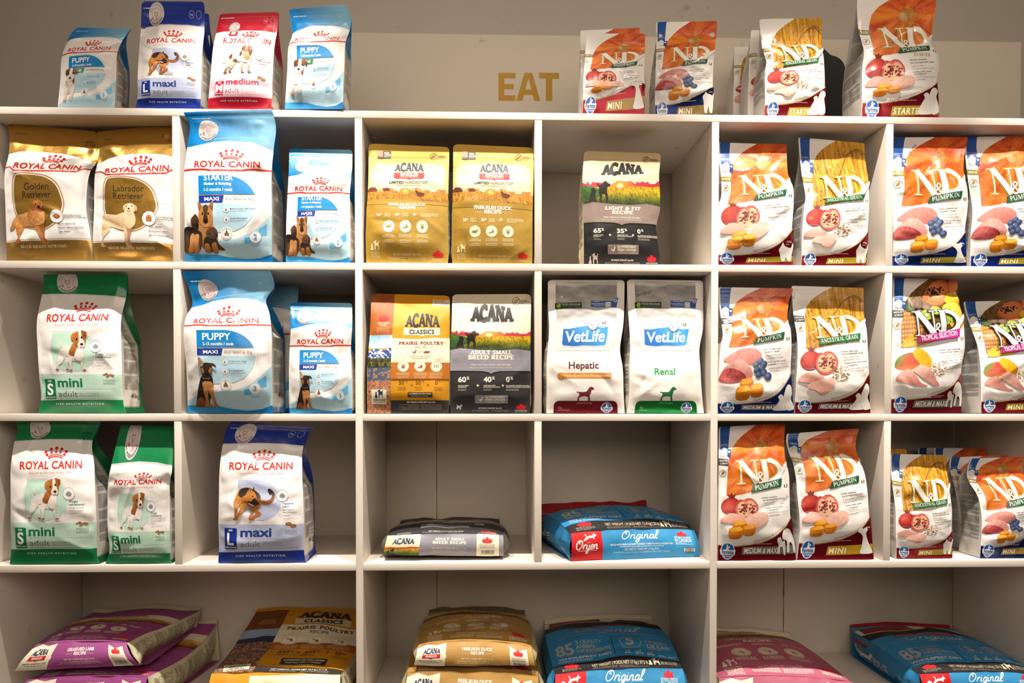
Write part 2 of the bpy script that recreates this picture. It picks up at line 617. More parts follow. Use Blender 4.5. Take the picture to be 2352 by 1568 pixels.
# ------------------------------------------------------------------ a standing pouch
def wrinkles(seed, w, h, amp, ncrease, ys):
    """heights (metres) of the film above its smooth shape; x, y in metres on the panel"""
    rr = random.Random(seed * 77 + 5)
    n1, n2 = Noise(seed * 3 + 100), Noise(seed * 3 + 101)
    cr = []
    for _ in range(ncrease):
        side = rr.choice((0, 0, 1))
        cx = rr.choice((rr.uniform(.02, .25), rr.uniform(.75, .98))) * w if not side else rr.uniform(.2, .8) * w
        cy = rr.uniform(.08, .98) * h
        an = rr.uniform(-.7, .7) + (math.pi / 2 if rr.random() < .25 else 0)
        cr.append((cx, cy, math.cos(an), math.sin(an), rr.uniform(.018, .055), rr.uniform(.0075, .013), rr.uniform(.7, 1.7) * rr.choice((-1, 1, 1))))

    def f(x, y):
        d = .9 * n1(x / .085 + 7, y / .075 + 3) + .45 * n2(x / .04, y / .034)
        # dents along the side seams
        ed = np.minimum(x, w - x)
        d = d + 1.3 * np.exp(-(ed / .017) ** 2) * n1(x / .2, y / .022 + 11) * sstep(0, .01, ed)
        # folds where the film is drawn in below the header
        d = d + .5 * np.exp(-((y - ys) / .03) ** 2) * n2(x / .030, y / .06 + 5)
        for cx, cy, c, s, L, sg, a in cr:
            al = (x - cx) * c + (y - cy) * s; ac = -(x - cx) * s + (y - cy) * c
            d = d + a * np.exp(-(al / L) ** 2) / (1 + (ac / sg) ** 2)
        return d * amp
    return f


def bag(label, art, rows, Y, shelf, depth, header, seed, lean=None, seal=.93, bulge=.012, amp=.0027, ncrease=14, side='#d8d3cb',
        sidetop=None, sideprint=True, sideback=None, top=None, topmat=None, group='pet food bags standing on the shelves', corner=.004, hidden=False, name='dog_food_bag', gus=1.0, basemat=None, weight=None, backcol=None):
    """rows: (y on the artwork, left px x, left px y, right px x, right px y) of the front outline in the photo, bottom first.
    Y: depth of the front behind the shelf's front edge (left, right); lean: [(artwork y, metres back)]"""
    H = art.H
    Yl, Yr = Y if isinstance(Y, tuple) else (Y, Y)
    ry = [r[0] for r in rows]
    if lean is None:
        ysh = ry[-2] if ry[-2] > .6 * H else .75 * H
        lean = [(0, 0), (.3 * H, -.004), (.55 * H, .002), (ysh, .16 * depth), (H, .44 * depth)]
    ly = [a for a, _ in lean]; lo = np.array([[b, 0, 0] for _, b in lean])

    def off(y):
        return hermite(ly, lo, np.atleast_1d(np.asarray(y, float)))[:, 0]
    Lp, Rp = [], []
    for i, (yy, xl, yl, xr, yr) in enumerate(rows):
        o = float(off(yy)[0])
        if i == 0:
            Lp.append(px_on_yz(xl, Yl + o, shelf + .0015)); Rp.append(px_on_yz(xr, Yr + o, shelf + .0015))
        else:
            Lp.append(px_on_y(xl, yl, Yl + o)); Rp.append(px_on_y(xr, yr, Yr + o))
    Lp, Rp = np.array(Lp), np.array(Rp)
    org = np.array([(Lp[0][0] + Rp[0][0]) / 2, (Lp[0][1] + Rp[0][1]) / 2 + depth / 2, shelf])
    ax = Rp[0] - Lp[0]; ax[2] = 0
    wid = np.linalg.norm(ax); ax /= wid
    bk = np.array([-ax[1], ax[0], 0.0])          # towards the wall
    if bk[1] < 0:
        bk = -bk
    fr = -bk
    hgt = np.linalg.norm((Lp[-1] + Rp[-1]) / 2 - (Lp[0] + Rp[0]) / 2)
    kx, kyy = wid / 100, hgt / H
    ysl = seal * H
    wr = wrinkles(seed, wid, hgt, amp, ncrease, header * kyy)

    def dep(y):
        return depth * (1 - .985 * sstep(.5 * H, ysl, y)) + .0016

    row = int(np.argmin([abs(shelf - b_) for b_ in BZ]))
    walls = UX if row < 4 else UX[::2]
    xlo = max([w_ for w_ in walls if w_ < org[0]] or [-9]) + TH / 2 + .0006
    xhi = min([w_ for w_ in walls if w_ > org[0]] or [9]) - TH / 2 - .0006
    zhi = BZ[row - 1] - TH - .0008 if row else 9
    if row == 0:
        xlo, xhi = -9, 9

    def cell(P):
        i = P[:, 1] > -.0005                       # the film is pressed flat where it meets the cubby
        P[:, 0] = np.where(P[:, 1] > -.03, np.clip(P[:, 0], xlo, xhi), P[:, 0])
        P[:, 2] = np.maximum(np.where(i, np.minimum(P[:, 2], zhi), P[:, 2]), shelf + .0004)
        P[:, 1] = np.minimum(P[:, 1], DEP - .001)
        return P

    def edges(y):
        return hermite(ry, Lp, y), hermite(ry, Rp, y)

    def inset(y):
        d = np.clip((y - (H - corner / kyy)) * kyy, 0, corner)
        return (corner - np.sqrt(np.maximum(corner ** 2 - d ** 2, 0))) / wid

    def F(x, y):
        x = np.asarray(x, float); y = np.asarray(y, float)
        yc = np.clip(y, 0, H)
        L, R = edges(yc)
        u = x / 100
        u = .5 + (u - .5) * (1 - 2 * inset(yc))
        P = L + (R - L) * u[:, None]
        t = np.clip(2 * u - 1, -1.0, 1.0)
        prof = 1 - t ** 4 * .75 - t ** 2 * .25
        B = bulge * sstep(0, .16 * H, yc) * (1 - sstep(.62 * H, .92 * H, yc))
        win = (1 - t ** 8) * (1 - .82 * sstep(ysl - .06 * H, ysl, yc)) * (.35 + .65 * sstep(0, .05 * H, yc))
        d = B * prof + wr(u * wid, yc * kyy) * win
        # the end seal's fine ribs
        d = d + .00010 * np.sin(yc * kyy / .0042 * 2 * math.pi) * sstep(ysl - 1, ysl + 1, yc)
        P = P + fr[None] * d[:, None]
        P[:, 2] += (y - yc) * kyy
        return cell(P)

    def G(x, y):                                   # back panel
        yc = np.clip(np.asarray(y, float), 0, H)
        L, R = edges(yc)
        u = .5 + (np.asarray(x) / 100 - .5) * (1 - 2 * inset(yc))
        P = L + (R - L) * u[:, None]
        t = np.clip(2 * u - 1, -1, 1)
        d = dep(yc) + .6 * bulge * (1 - t ** 4) * sstep(0, .2 * H, yc) * (1 - sstep(.6 * H, .9 * H, yc))
        P = P + bk[None] * d[:, None]
        P[:, 2] += (y - yc) * kyy
        return cell(P)

    def S(sgn):                                    # side gusset: x from 0 (front edge) to 100 (back edge)
        n3 = Noise(seed + 55 + sgn)

        def f(x, y):
            yc = np.clip(np.asarray(y, float), 0, ysl)
            L, R = edges(yc)
            E = L if sgn < 0 else R
            s_ = np.asarray(x) / 100
            dd = dep(yc)
            P = E + bk[None] * (dd * s_)[:, None]
            full = depth * .5
            inw = np.sqrt(np.maximum(full ** 2 - (np.minimum(dd, depth) * .5) ** 2, 0)) * .8 * gus
            fold = (1 - np.abs(2 * s_ - 1)) * (np.minimum(inw, wid * .3) + .003)
            bul = .004 * (1 - (2 * s_ - 1) ** 2) * sstep(0, .1 * H, yc) * (1 - sstep(.35 * H, .7 * H, yc)) * 1.6
            wv = .0022 * n3(s_ * dd / .02, yc * kyy / .03) * (1 - (2 * np.clip(s_, 0, 1) - 1) ** 2)
            P = P + ax[None] * (sgn * (bul - fold + wv))[:, None]
            P[:, 2] += (y - yc) * kyy
            return cell(P)
        return f

    root = empty(name, org)
    tag(root, label, 'pet food bag', group)
    ny = max(8, int(hgt * seal / .0028)); nx = max(8, int(wid / .0028))
    if hidden:
        ny, nx = ny // 2, nx // 2
    bm = art.mat if basemat is None else basemat
    b = Builder()
    b.patch(F, 0, 100, 0, ysl, nx, ny, art.base, bm)
    b.prints(F, art, keep=lambda cy: cy <= ysl)
    b.done('front_panel', root, org)
    b = Builder()
    bc = backcol or (art.base if not callable(art.base) else side)
    b.patch(G, 0, 100, 0, ysl, 24, 34, bc, bm, flip=True)

    def bot(x, y):
        L, R = Lp[:1], Rp[:1]
        return L + (R - L) * (x / 100)[:, None] + bk[None] * (y * (depth + .0016))[:, None] + np.array([[0, 0, .0003]])
    b.patch(bot, 0, 100, 0, 1, 6, 4, bc, bm, flip=True)
    b.done('back_panel', root, org)
    for sgn in (-1, 1):
        f = S(sgn)
        b = Builder()
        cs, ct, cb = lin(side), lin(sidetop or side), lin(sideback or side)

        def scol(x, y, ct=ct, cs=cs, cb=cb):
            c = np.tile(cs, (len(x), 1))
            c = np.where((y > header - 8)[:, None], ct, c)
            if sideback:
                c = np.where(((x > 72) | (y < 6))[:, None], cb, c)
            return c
        b.patch(f, 0, 100, 0, ysl, 15, max(10, ny // 2), scol, bm, flip=(sgn < 0))
        if sideprint and not hidden:
            a = Art(H, side); a.ref(0, 0, 1, up=True)
            x0, x1 = (8, 66) if sideback else (8, 92)
            if sgn < 0:
                x0, x1 = 100 - x1, 100 - x0
                x0, x1 = (8, 92) if not sideback else (8, 66)
            yy = header - 14
            k = 0
            while yy > 26:
                n = 7 + (seed + k) % 5
                n = min(n, int((yy - 20) / 1.6))
                if n < 2:
                    break
                a.greek(x0, yy, x1, n, 1.55, .75, '#77746f', seed=seed + k, fill=.9)
                yy -= n * 1.55 + 3; k += 1
            if weight:
                a.text(weight, 30, 18, 6, '#2a2a2a', w=46)
            # the side panel's print runs the same way on both sides
            b.prints((lambda x, y, f=f: f(x, y)) if sgn > 0 else (lambda x, y, f=f: f(100 - x, y)), a)
        b.done('side_gusset', root, org)
    # top seal: front and back skins closed into one thin strip
    b = Builder()
    b.patch(F, 0, 100, ysl, H, nx, max(5, int(hgt * (1 - seal) / .0016)), top if top is not None else art.base, topmat if topmat is not None else bm)
    b.prints(F, art, keep=lambda cy: cy > ysl)
    b.patch(G, 0, 100, ysl, H, nx // 2, 5, top if top is not None and not callable(top) else bc, topmat if topmat is not None else bm, flip=True)

    def rim(x, y):
        return F(x, np.full(len(x), H)) * (1 - y[:, None]) + G(x, np.full(len(x), H)) * y[:, None]
    b.patch(rim, 0, 100, 0, 1, nx // 2, 2, bc, bm)
    for e in (0, 100):
        def sd(x, y, e=e):
            q = np.full(len(x), e)
            return F(q, y) * (1 - x[:, None]) + G(q, y) * x[:, None]
        b.patch(sd, 0, 1, ysl, H, 2, 5, bc, bm, flip=(e == 0))
    b.done('top_seal', root, org)
    return root


# ------------------------------------------------------------------ artwork: white bags with a red crown
RED, GREY = '#cf2418', '#6f6f72'


def crown(A, cx, yb, w, col=RED):
    """crown of nine dots over two arcs; yb = bottom of the arcs, w = width over the dots"""
    k = w / 240.0
    for dx, dy, r in ((-105, -70, 16), (-55, -98, 16), (0, -108, 17), (55, -98, 16), (105, -70, 16), (-88, -42, 15), (-46, -62, 14), (0, -68, 14), (46, -62, 14), (88, -42, 15)):
        A.ell(cx + dx * k, yb + dy * k, r * k, col, n=14)
    for q in (0, 18):
        A.line([(cx + (x * (1 - q * .002)) * k, yb + (y + q - 22) * k) for x, y in ((-76, 0), (-40, -15), (0, -20), (40, -15), (76, 0))], 9 * k, col, smooth=4)


def rc_logo(A, x0, x1, yb, h, cx, cyb, cw, tag=True):
    A.text('ROYAL CANIN', x0, yb, h, RED, w=x1 - x0, b=.026, tr=.05)
    A.ring(x1 + h * .16, yb - h * .92, h * .07, h * .03, RED, n=12)
    crown(A, cx, cyb, cw)
    if tag:
        A.text('HEALTH NUTRITION SINCE 1968', (x0 + x1) / 2, yb + h * .62, h * .2, '#d9695f', 'c', w=(x1 - x0) * .7, tr=.25)


def redband(A, x0, x1, y, w, d0, d1, dip):
    """red rule across the bag that dips under the name, with reversed-out lettering"""
    A.line([(x0, y), (d0 - 30, y), (d0, y + dip * .3), (d0 + 45, y + dip), (d1 - 45, y + dip), (d1, y + dip * .3), (d1 + 30, y), (x1, y)], w, RED)
    A.text('HEALTH NUTRITION SINCE 1968', (d0 + d1) / 2, y + dip + w * .3, w * .55, '#f4e4e0', 'c', w=(d1 - d0) * .74, tr=.3)


def badge(A, cx, cy, r):
    A.ell(cx, cy, r, '#d8d2d2', n=36)
    A.ring(cx, cy, r * .97, r * .03, '#b9b0b0')
    A.ring(cx, cy, r * .56, r * .035, '#c9908c')

    def arc(txt, a0, a1, rad, col, b, flip):
        def wp(X, Y, W):
            t = X / W
            a = math.radians(a0) + t * math.radians(a1 - a0)
            q = rad / A.k + (Y if not flip else -Y)
            return q * np.cos(a), q * np.sin(a)
        A.text(txt, cx, cy, r * .17, col, w=r * 2, b=b, warp=wp, tr=.1)
    arc('BY VETERINARIANS', 205, 338, r * .9, '#4a4646', .02, True)
    arc('MOST RECOMMENDED', 165, 15, r * .68, '#a79c9c', 0, False)
    # stethoscope with a little crown
    A.line([(cx - r * .2, cy - r * .28), (cx - r * .2, cy), (cx, cy + r * .16), (cx + r * .2, cy), (cx + r * .2, cy - r * .28)], r * .045, '#c4706c', smooth=4)
    A.line([(cx, cy + r * .16), (cx + r * .02, cy + r * .4), (cx + r * .2, cy + r * .44), (cx + r * .3, cy + r * .2)], r * .04, '#c4706c', smooth=4)
    A.ell(cx - r * .42, cy + r * .3, r * .09, '#c8372f', n=12)
    for q in (-.1, 0, .1):
        A.ell(cx + q * r, cy - r * .12, r * .035, '#c4504a', n=8)


def kibbles(A, cx, cy, r, kind):
    cols = ('#8a5531', '#7a4526', '#96623a')
    if kind == 'small':
        sp = [(-1.5, .2), (-.6, -.3), (.3, .3), (1.2, .1), (1.9, .35), (-.2, .7)]
        for i, (a, b) in enumerate(sp):
            A.ell(cx + a * r, cy + b * r, r * .62, radial([(0, '#a06a40'), (1, cols[i % 3])], A.P([(cx + a * r, cy + b * r)])[0], r / A.k), ry=r * .42, n=12)
    else:
        for i, (a, b) in enumerate(((-.8, -.3), (.8, .4))):
            c = A.P([(cx + a * r, cy + b * r)])[0]
            A.ell(cx + a * r, cy + b * r, r, radial([(0, '#a8703f'), (.7, '#9a5f33'), (1, '#6d3d1c')], c, r / A.k, .15, 1.2), ry=r * .66, n=20)


def icon(A, cx, cy, r):
    A.ell(cx, cy, r, '#f2f2f2', n=20)
    A.ring(cx, cy, r, r * .08, '#b9bec2', n=20)
    A.blob([(cx - r * .5, cy + r * .1), (cx, cy - r * .4), (cx + r * .5, cy), (cx + r * .1, cy + r * .4)], '#8d9499', n=3)


def rc_adult(size, word, kg, dark, pale, line2, dog, kind, health, hcol, months, refp, geo):
    """geo: measured y of the band, pale field, boundary, and boxes, in the same pixels as refp"""
    A = Art(geo['H'], '#f1eeec')
    A.ref(*refp)
    x0, y0, k = refp
    X = lambda u: x0 + u * k
    W = 100 * k
    yb, yp, yh = geo['band'], geo['pale'], geo['bound']
    T = y0 - geo['H'] * k
    # header and base
    A.fill([(X(0), yh + 8), (X(22), yh - 2), (X(45), yh - 10), (X(75), yh - 6), (X(100), yh + 10), (X(100), T), (X(0), T)], grad(dark, dark, (0, 0), (0, 1), .05, .2))
    A.line([(X(0), yh + 14), (X(22), yh + 4), (X(45), yh - 4), (X(75), yh), (X(100), yh + 16)], 3, '#c9c6c4')
    A.rect(X(0), yp, X(100), yb, pale)
    A.fill([(X(0), yb + 6), (X(20), yb + 2), (X(50), yb - 2), (X(100), yb), (X(100), y0), (X(0), y0)], dark)
    A.text('SIZE HEALTH NUTRITION', X(49), yb + 5.8 * k, 2 * k, '#e9efec', 'c', w=57 * k, b=.02, tr=.45)
    # size box
    bx = geo['box']
    A.rect(bx[0], bx[1], bx[2], bx[3], dark, r=1.3 * k)
    bw = bx[2] - bx[0]; mx = (bx[0] + bx[2]) / 2; bh = bx[3] - bx[1]
    A.text('SIZE', mx, bx[1] + bh * .15, bh * .08, '#fff', 'c', b=.03)
    A.text(size, mx, bx[1] + bh * .78, bh * .53, '#fff', 'c', b=.028)
    A.text(kg, mx, bx[1] + bh * .94, bh * .06, '#fff', 'c', w=bw * .86, b=.03)
    wx, wy, wh, ww = geo['word']
    A.text(word, wx, wy, wh, hcol, w=ww, b=.026)
    A.line([(wx, wy + 2.3 * k), (X(93), wy + 2.3 * k)], .22 * k, '#8e9690')
    ax, ay, ah, aw = geo['adult']
    A.text('adult', ax, ay, ah, GREY, w=aw, b=-.004)
    A.text(months[0], ax + aw + 3 * k, ay - 3.4 * k, 1.5 * k, '#8b8f8c')
    A.text(months[1], ax + aw + 3 * k, ay - .6 * k, 1.5 * k, '#8b8f8c')
    A.line([(ax, ay + 2.4 * k), (X(93), ay + 2.4 * k)], .25 * k, '#7c827e')
    A.greek(X(80), yp + 7 * k, X(93), 5, 1.3 * k, .55 * k, '#9aa09b', 'r')
    # picture field behind the dog, with its thin outline
    f = np.array(geo['field'], float)
    A.fill(np.concatenate([f[:1], spline(f[1:], 6, False)]), pale)
    o = (f - f.mean(0)) * 1.05 + f.mean(0)
    A.line(np.concatenate([o[:1], spline(o[1:], 4, False)]), .2 * k, '#a9aeab')
    # ruler marks
    r = geo['ruler']
    A.line([(r[0], r[1]), (r[0], r[3])], .16 * k, '#9a9a9a'); A.line([(r[0], r[3]), (r[2], r[3])], .16 * k, '#9a9a9a'); A.line([(r[2], r[1] * .1 + r[3] * .9), (r[2], r[3] + 5 * k)], .16 * k, '#9a9a9a')
    dog(A)
    rc_logo(A, *geo['logo'])
    icon(A, *geo['icon'])
    hx, hy, hh = geo['health']
    for i, (t, c, b, q) in enumerate(zip(health, (hcol, hcol, hcol, '#777', '#777', '#999'), (.02, .02, 0, 0, 0, 0), (1, 1, .7, .8, .8, .5))):
        A.text(t, hx, hy + i * hh * 1.6, hh * q, c, b=b)
    A.ring(hx - 3 * k, hy + 3.6 * hh * 1.6, 2 * k, .3 * k, '#8a8a8a', n=16)
    kibbles(A, *geo['kib'], kind)
    if geo.get('badge'):
        badge(A, *geo['badge'])
    return A


def jack_russell(A):
    w0, w1, br, bl = '#e9e4df', '#cfc6bd', '#b4692c', '#5a3420'
    P = lambda a, b: (A.P([a])[0], A.P([b])[0])
    fur = lambda c0, c1, a, b, n=.06: grad(c0, c1, *P(a, b), n, .9, .5, 2)
    A.blob([(372, 738), (384, 735), (398, 770), (404, 796), (390, 792)], fur('#e8dfd6', '#d8b99a', (380, 740), (398, 790)))
    A.blob([(352, 850), (400, 800), (470, 780), (560, 790), (608, 830), (612, 900), (560, 935), (470, 925), (440, 880), (400, 930), (352, 930)], fur('#efeae5', '#d9d2ca', (460, 780), (470, 930)))
    for p in ([(352, 880), (400, 890), (392, 950), (352, 985), (345, 1030), (316, 1034), (322, 1000), (336, 960)],
              [(424, 900), (452, 900), (446, 960), (444, 1030), (426, 1034), (424, 970)],
              [(446, 900), (496, 890), (486, 960), (478, 1030), (490, 1042), (452, 1042), (455, 980)],
              [(570, 870), (614, 850), (608, 920), (598, 990), (628, 1032), (590, 1042), (580, 1000), (574, 940)]):
        A.blob(p, fur('#ece7e1', '#cdc5bc', (0, 880), (0, 1040)))
    for x, y in ((330, 1030), (435, 1030), (472, 1038), (612, 1036)):
        A.ell(x, y, 17, '#8c5a44', ry=6, n=10)
    # shoulder patch and chest
    A.blob([(504, 760), (560, 740), (590, 790), (585, 860), (540, 880), (480, 868), (466, 840), (485, 800)], fur('#c07a3c', '#8a4c20', (520, 750), (520, 870), .16))
    A.blob([(560, 790), (606, 780), (612, 860), (590, 930), (540, 925), (520, 880)], fur('#f0ebe6', '#ddd5cc', (570, 790), (560, 930)))
    # head
    A.blob([(500, 700), (530, 662), (590, 640), (640, 660), (636, 720), (620, 780), (590, 800), (545, 780), (515, 745)], fur('#ba7232', '#9c5a28', (560, 650), (570, 790), .14))
    A.blob([(570, 640), (596, 645), (604, 700), (626, 750), (618, 790), (580, 800), (556, 770), (572, 720)], fur('#efe9e3', '#dcd3c9', (590, 650), (590, 800)))
    A.blob([(490, 690), (520, 660), (546, 662), (520, 706), (500, 730)], fur('#c9803c', '#a2602a', (490, 680), (540, 720), .1))
    A.blob([(600, 640), (630, 645), (656, 655), (640, 700), (622, 690)], fur('#a9652c', '#7f451d', (610, 640), (640, 700), .1))
    for x, y in ((548, 716), (602, 700)):
        A.ell(x, y, 9, '#2a1a12', n=10)
    A.ell(597, 762, 16, '#2c2422', ry=12, n=12)
    A.blob([(578, 786), (600, 782), (612, 786), (600, 798), (582, 796)], '#e88a9a', n=3)


def german_shepherd_walking(A):
    P = lambda a, b: (A.P([a])[0], A.P([b])[0])
    fur = lambda c0, c1, a, b, n=.16: grad(c0, c1, *P(a, b), n, .9, .5, 4)
    T0, T1, BK = '#cf8b45', '#a9602a', '#2a2320'
    A.blob([(880, 840), (940, 850), (985, 830), (1000, 790), (985, 760), (962, 748), (968, 732), (990, 735), (1020, 765), (1028, 810), (1005, 860), (950, 884), (885, 870)], fur('#2c2420', T1, (1000, 740), (960, 880)))
    A.blob([(960, 740), (990, 735), (1005, 760), (985, 790), (968, 768)], '#2b2422')
    # hind legs
    A.blob([(800, 860), (880, 850), (890, 900), (850, 940), (885, 975), (880, 1000), (830, 1030), (790, 1046), (768, 1044), (775, 1030), (800, 1010), (835, 985), (800, 930)], fur(T0, T1, (840, 860), (830, 1040)))
    A.blob([(765, 890), (830, 900), (815, 960), (800, 1020), (828, 1040), (800, 1048), (768, 1046), (772, 1010), (790, 960), (770, 930)], fur('#c27f3d', '#a25d2a', (800, 890), (800, 1040)))
    # trunk
    A.blob([(640, 800), (670, 740), (730, 722), (800, 740), (860, 770), (890, 820), (880, 880), (820, 905), (740, 900), (680, 890), (645, 860)], fur(T0, T1, (700, 740), (760, 900)))
    A.blob([(662, 780), (690, 735), (760, 722), (830, 745), (875, 780), (890, 815), (850, 830), (800, 810), (740, 790), (700, 810), (676, 815)], fur(BK, '#4a382a', (740, 725), (760, 830), .3))
    # front legs
    A.blob([(616, 870), (650, 800), (700, 830), (690, 880), (660, 920), (655, 990), (668, 1020), (650, 1040), (628, 1000), (634, 930)], fur(T0, T1, (650, 830), (650, 1030)))
    A.blob([(690, 880), (745, 890), (720, 950), (680, 1000), (650, 1048), (612, 1046), (625, 1030), (650, 1000), (675, 950)], fur('#d08d48', '#b0682e', (710, 890), (640, 1040)))
    # head
    A.blob([(740, 790), (770, 745), (810, 745), (840, 780), (866, 850), (872, 872), (840, 886), (812, 880), (780, 860), (750, 850), (720, 840)], fur(T0, '#a8622c', (760, 760), (830, 880), .12))
    A.blob([(800, 850), (836, 820), (872, 868), (868, 882), (836, 890), (806, 876), (768, 862), (764, 850)], fur('#2c2321', '#3b2b24', (800, 850), (860, 880)))
    A.blob([(768, 872), (810, 880), (826, 890), (815, 905), (790, 895)], '#8e6f86', n=3)
    A.line([(772, 868), (790, 884), (812, 896)], 6, '#f0e6e0')
    A.fill([(748, 790), (784, 716), (800, 752), (790, 790)], fur('#8a4f28', '#c98450', (760, 720), (780, 790)))
    A.fill([(806, 752), (830, 704), (828, 760)], '#4a3226')
    A.ell(815, 805, 7, '#1f1512', n=8)


def spaniel_standing(A):
    P = lambda a, b: (A.P([a])[0], A.P([b])[0])
    fur = lambda c0, c1, a, b, n=.08: grad(c0, c1, *P(a, b), n, 1.0, .6, 5)
    W0, W1, B0, B1 = '#e9e2d8', '#c9bba8', '#8a4f2a', '#5f3219'
    A.blob([(1240, 890), (1290, 865), (1340, 870), (1350, 890), (1300, 905), (1260, 910)], fur('#efe9e2', '#d8c7b4', (1250, 880), (1340, 890)))
    for p in ([(1330, 880), (1420, 880), (1390, 940), (1340, 980), (1318, 1030), (1340, 1042), (1280, 1046), (1290, 1000), (1310, 950)],
              [(1370, 900), (1440, 900), (1420, 950), (1390, 990), (1375, 1020), (1400, 1034), (1350, 1036), (1352, 990), (1365, 950)],
              [(1500, 890), (1556, 880), (1552, 950), (1545, 1020), (1574, 1036), (1530, 1044), (1514, 980)],
              [(1600, 860), (1650, 850), (1640, 930), (1634, 1010), (1668, 1034), (1620, 1044), (1612, 980)]):
        A.blob(p, fur('#d9cbb9', '#6b4630', (0, 890), (0, 1040), .3))
    A.blob([(1330, 850), (1400, 790), (1500, 770), (1600, 750), (1650, 780), (1660, 850), (1620, 910), (1520, 900), (1430, 900), (1360, 905)], fur(W0, W1, (1480, 770), (1490, 905), .12))
    A.blob([(1348, 830), (1390, 800), (1386, 850), (1358, 860)], fur(B0, B1, (1350, 800), (1390, 860)), n=4)
    A.blob([(1400, 880), (1440, 865), (1470, 885), (1430, 905)], fur(B0, B1, (1400, 860), (1470, 900)), n=4)
    A.blob([(1500, 775), (1530, 770), (1520, 820), (1492, 820)], fur(B0, B1, (1500, 770), (1520, 820)), n=4)
    A.blob([(1530, 770), (1570, 735), (1640, 740), (1655, 800), (1620, 870), (1560, 850)], fur('#d8c2a4', '#b5834f', (1560, 740), (1600, 860), .3))
    A.blob([(1520, 740), (1535, 700), (1590, 688), (1640, 700), (1660, 740), (1630, 755), (1590, 770), (1550, 765)], fur(B0, '#a4713f', (1530, 700), (1640, 750), .15))
    A.blob([(1580, 690), (1600, 692), (1590, 740), (1575, 745)], fur('#e8dccd', '#d8c4ac', (1580, 690), (1590, 740)), n=3)
    A.blob([(1600, 705), (1640, 700), (1664, 735), (1645, 820), (1625, 790), (1610, 750)], fur('#8e5329', '#5b3018', (1610, 700), (1650, 800), .2))
    A.ell(1532, 738, 12, '#2b1c16', n=10)


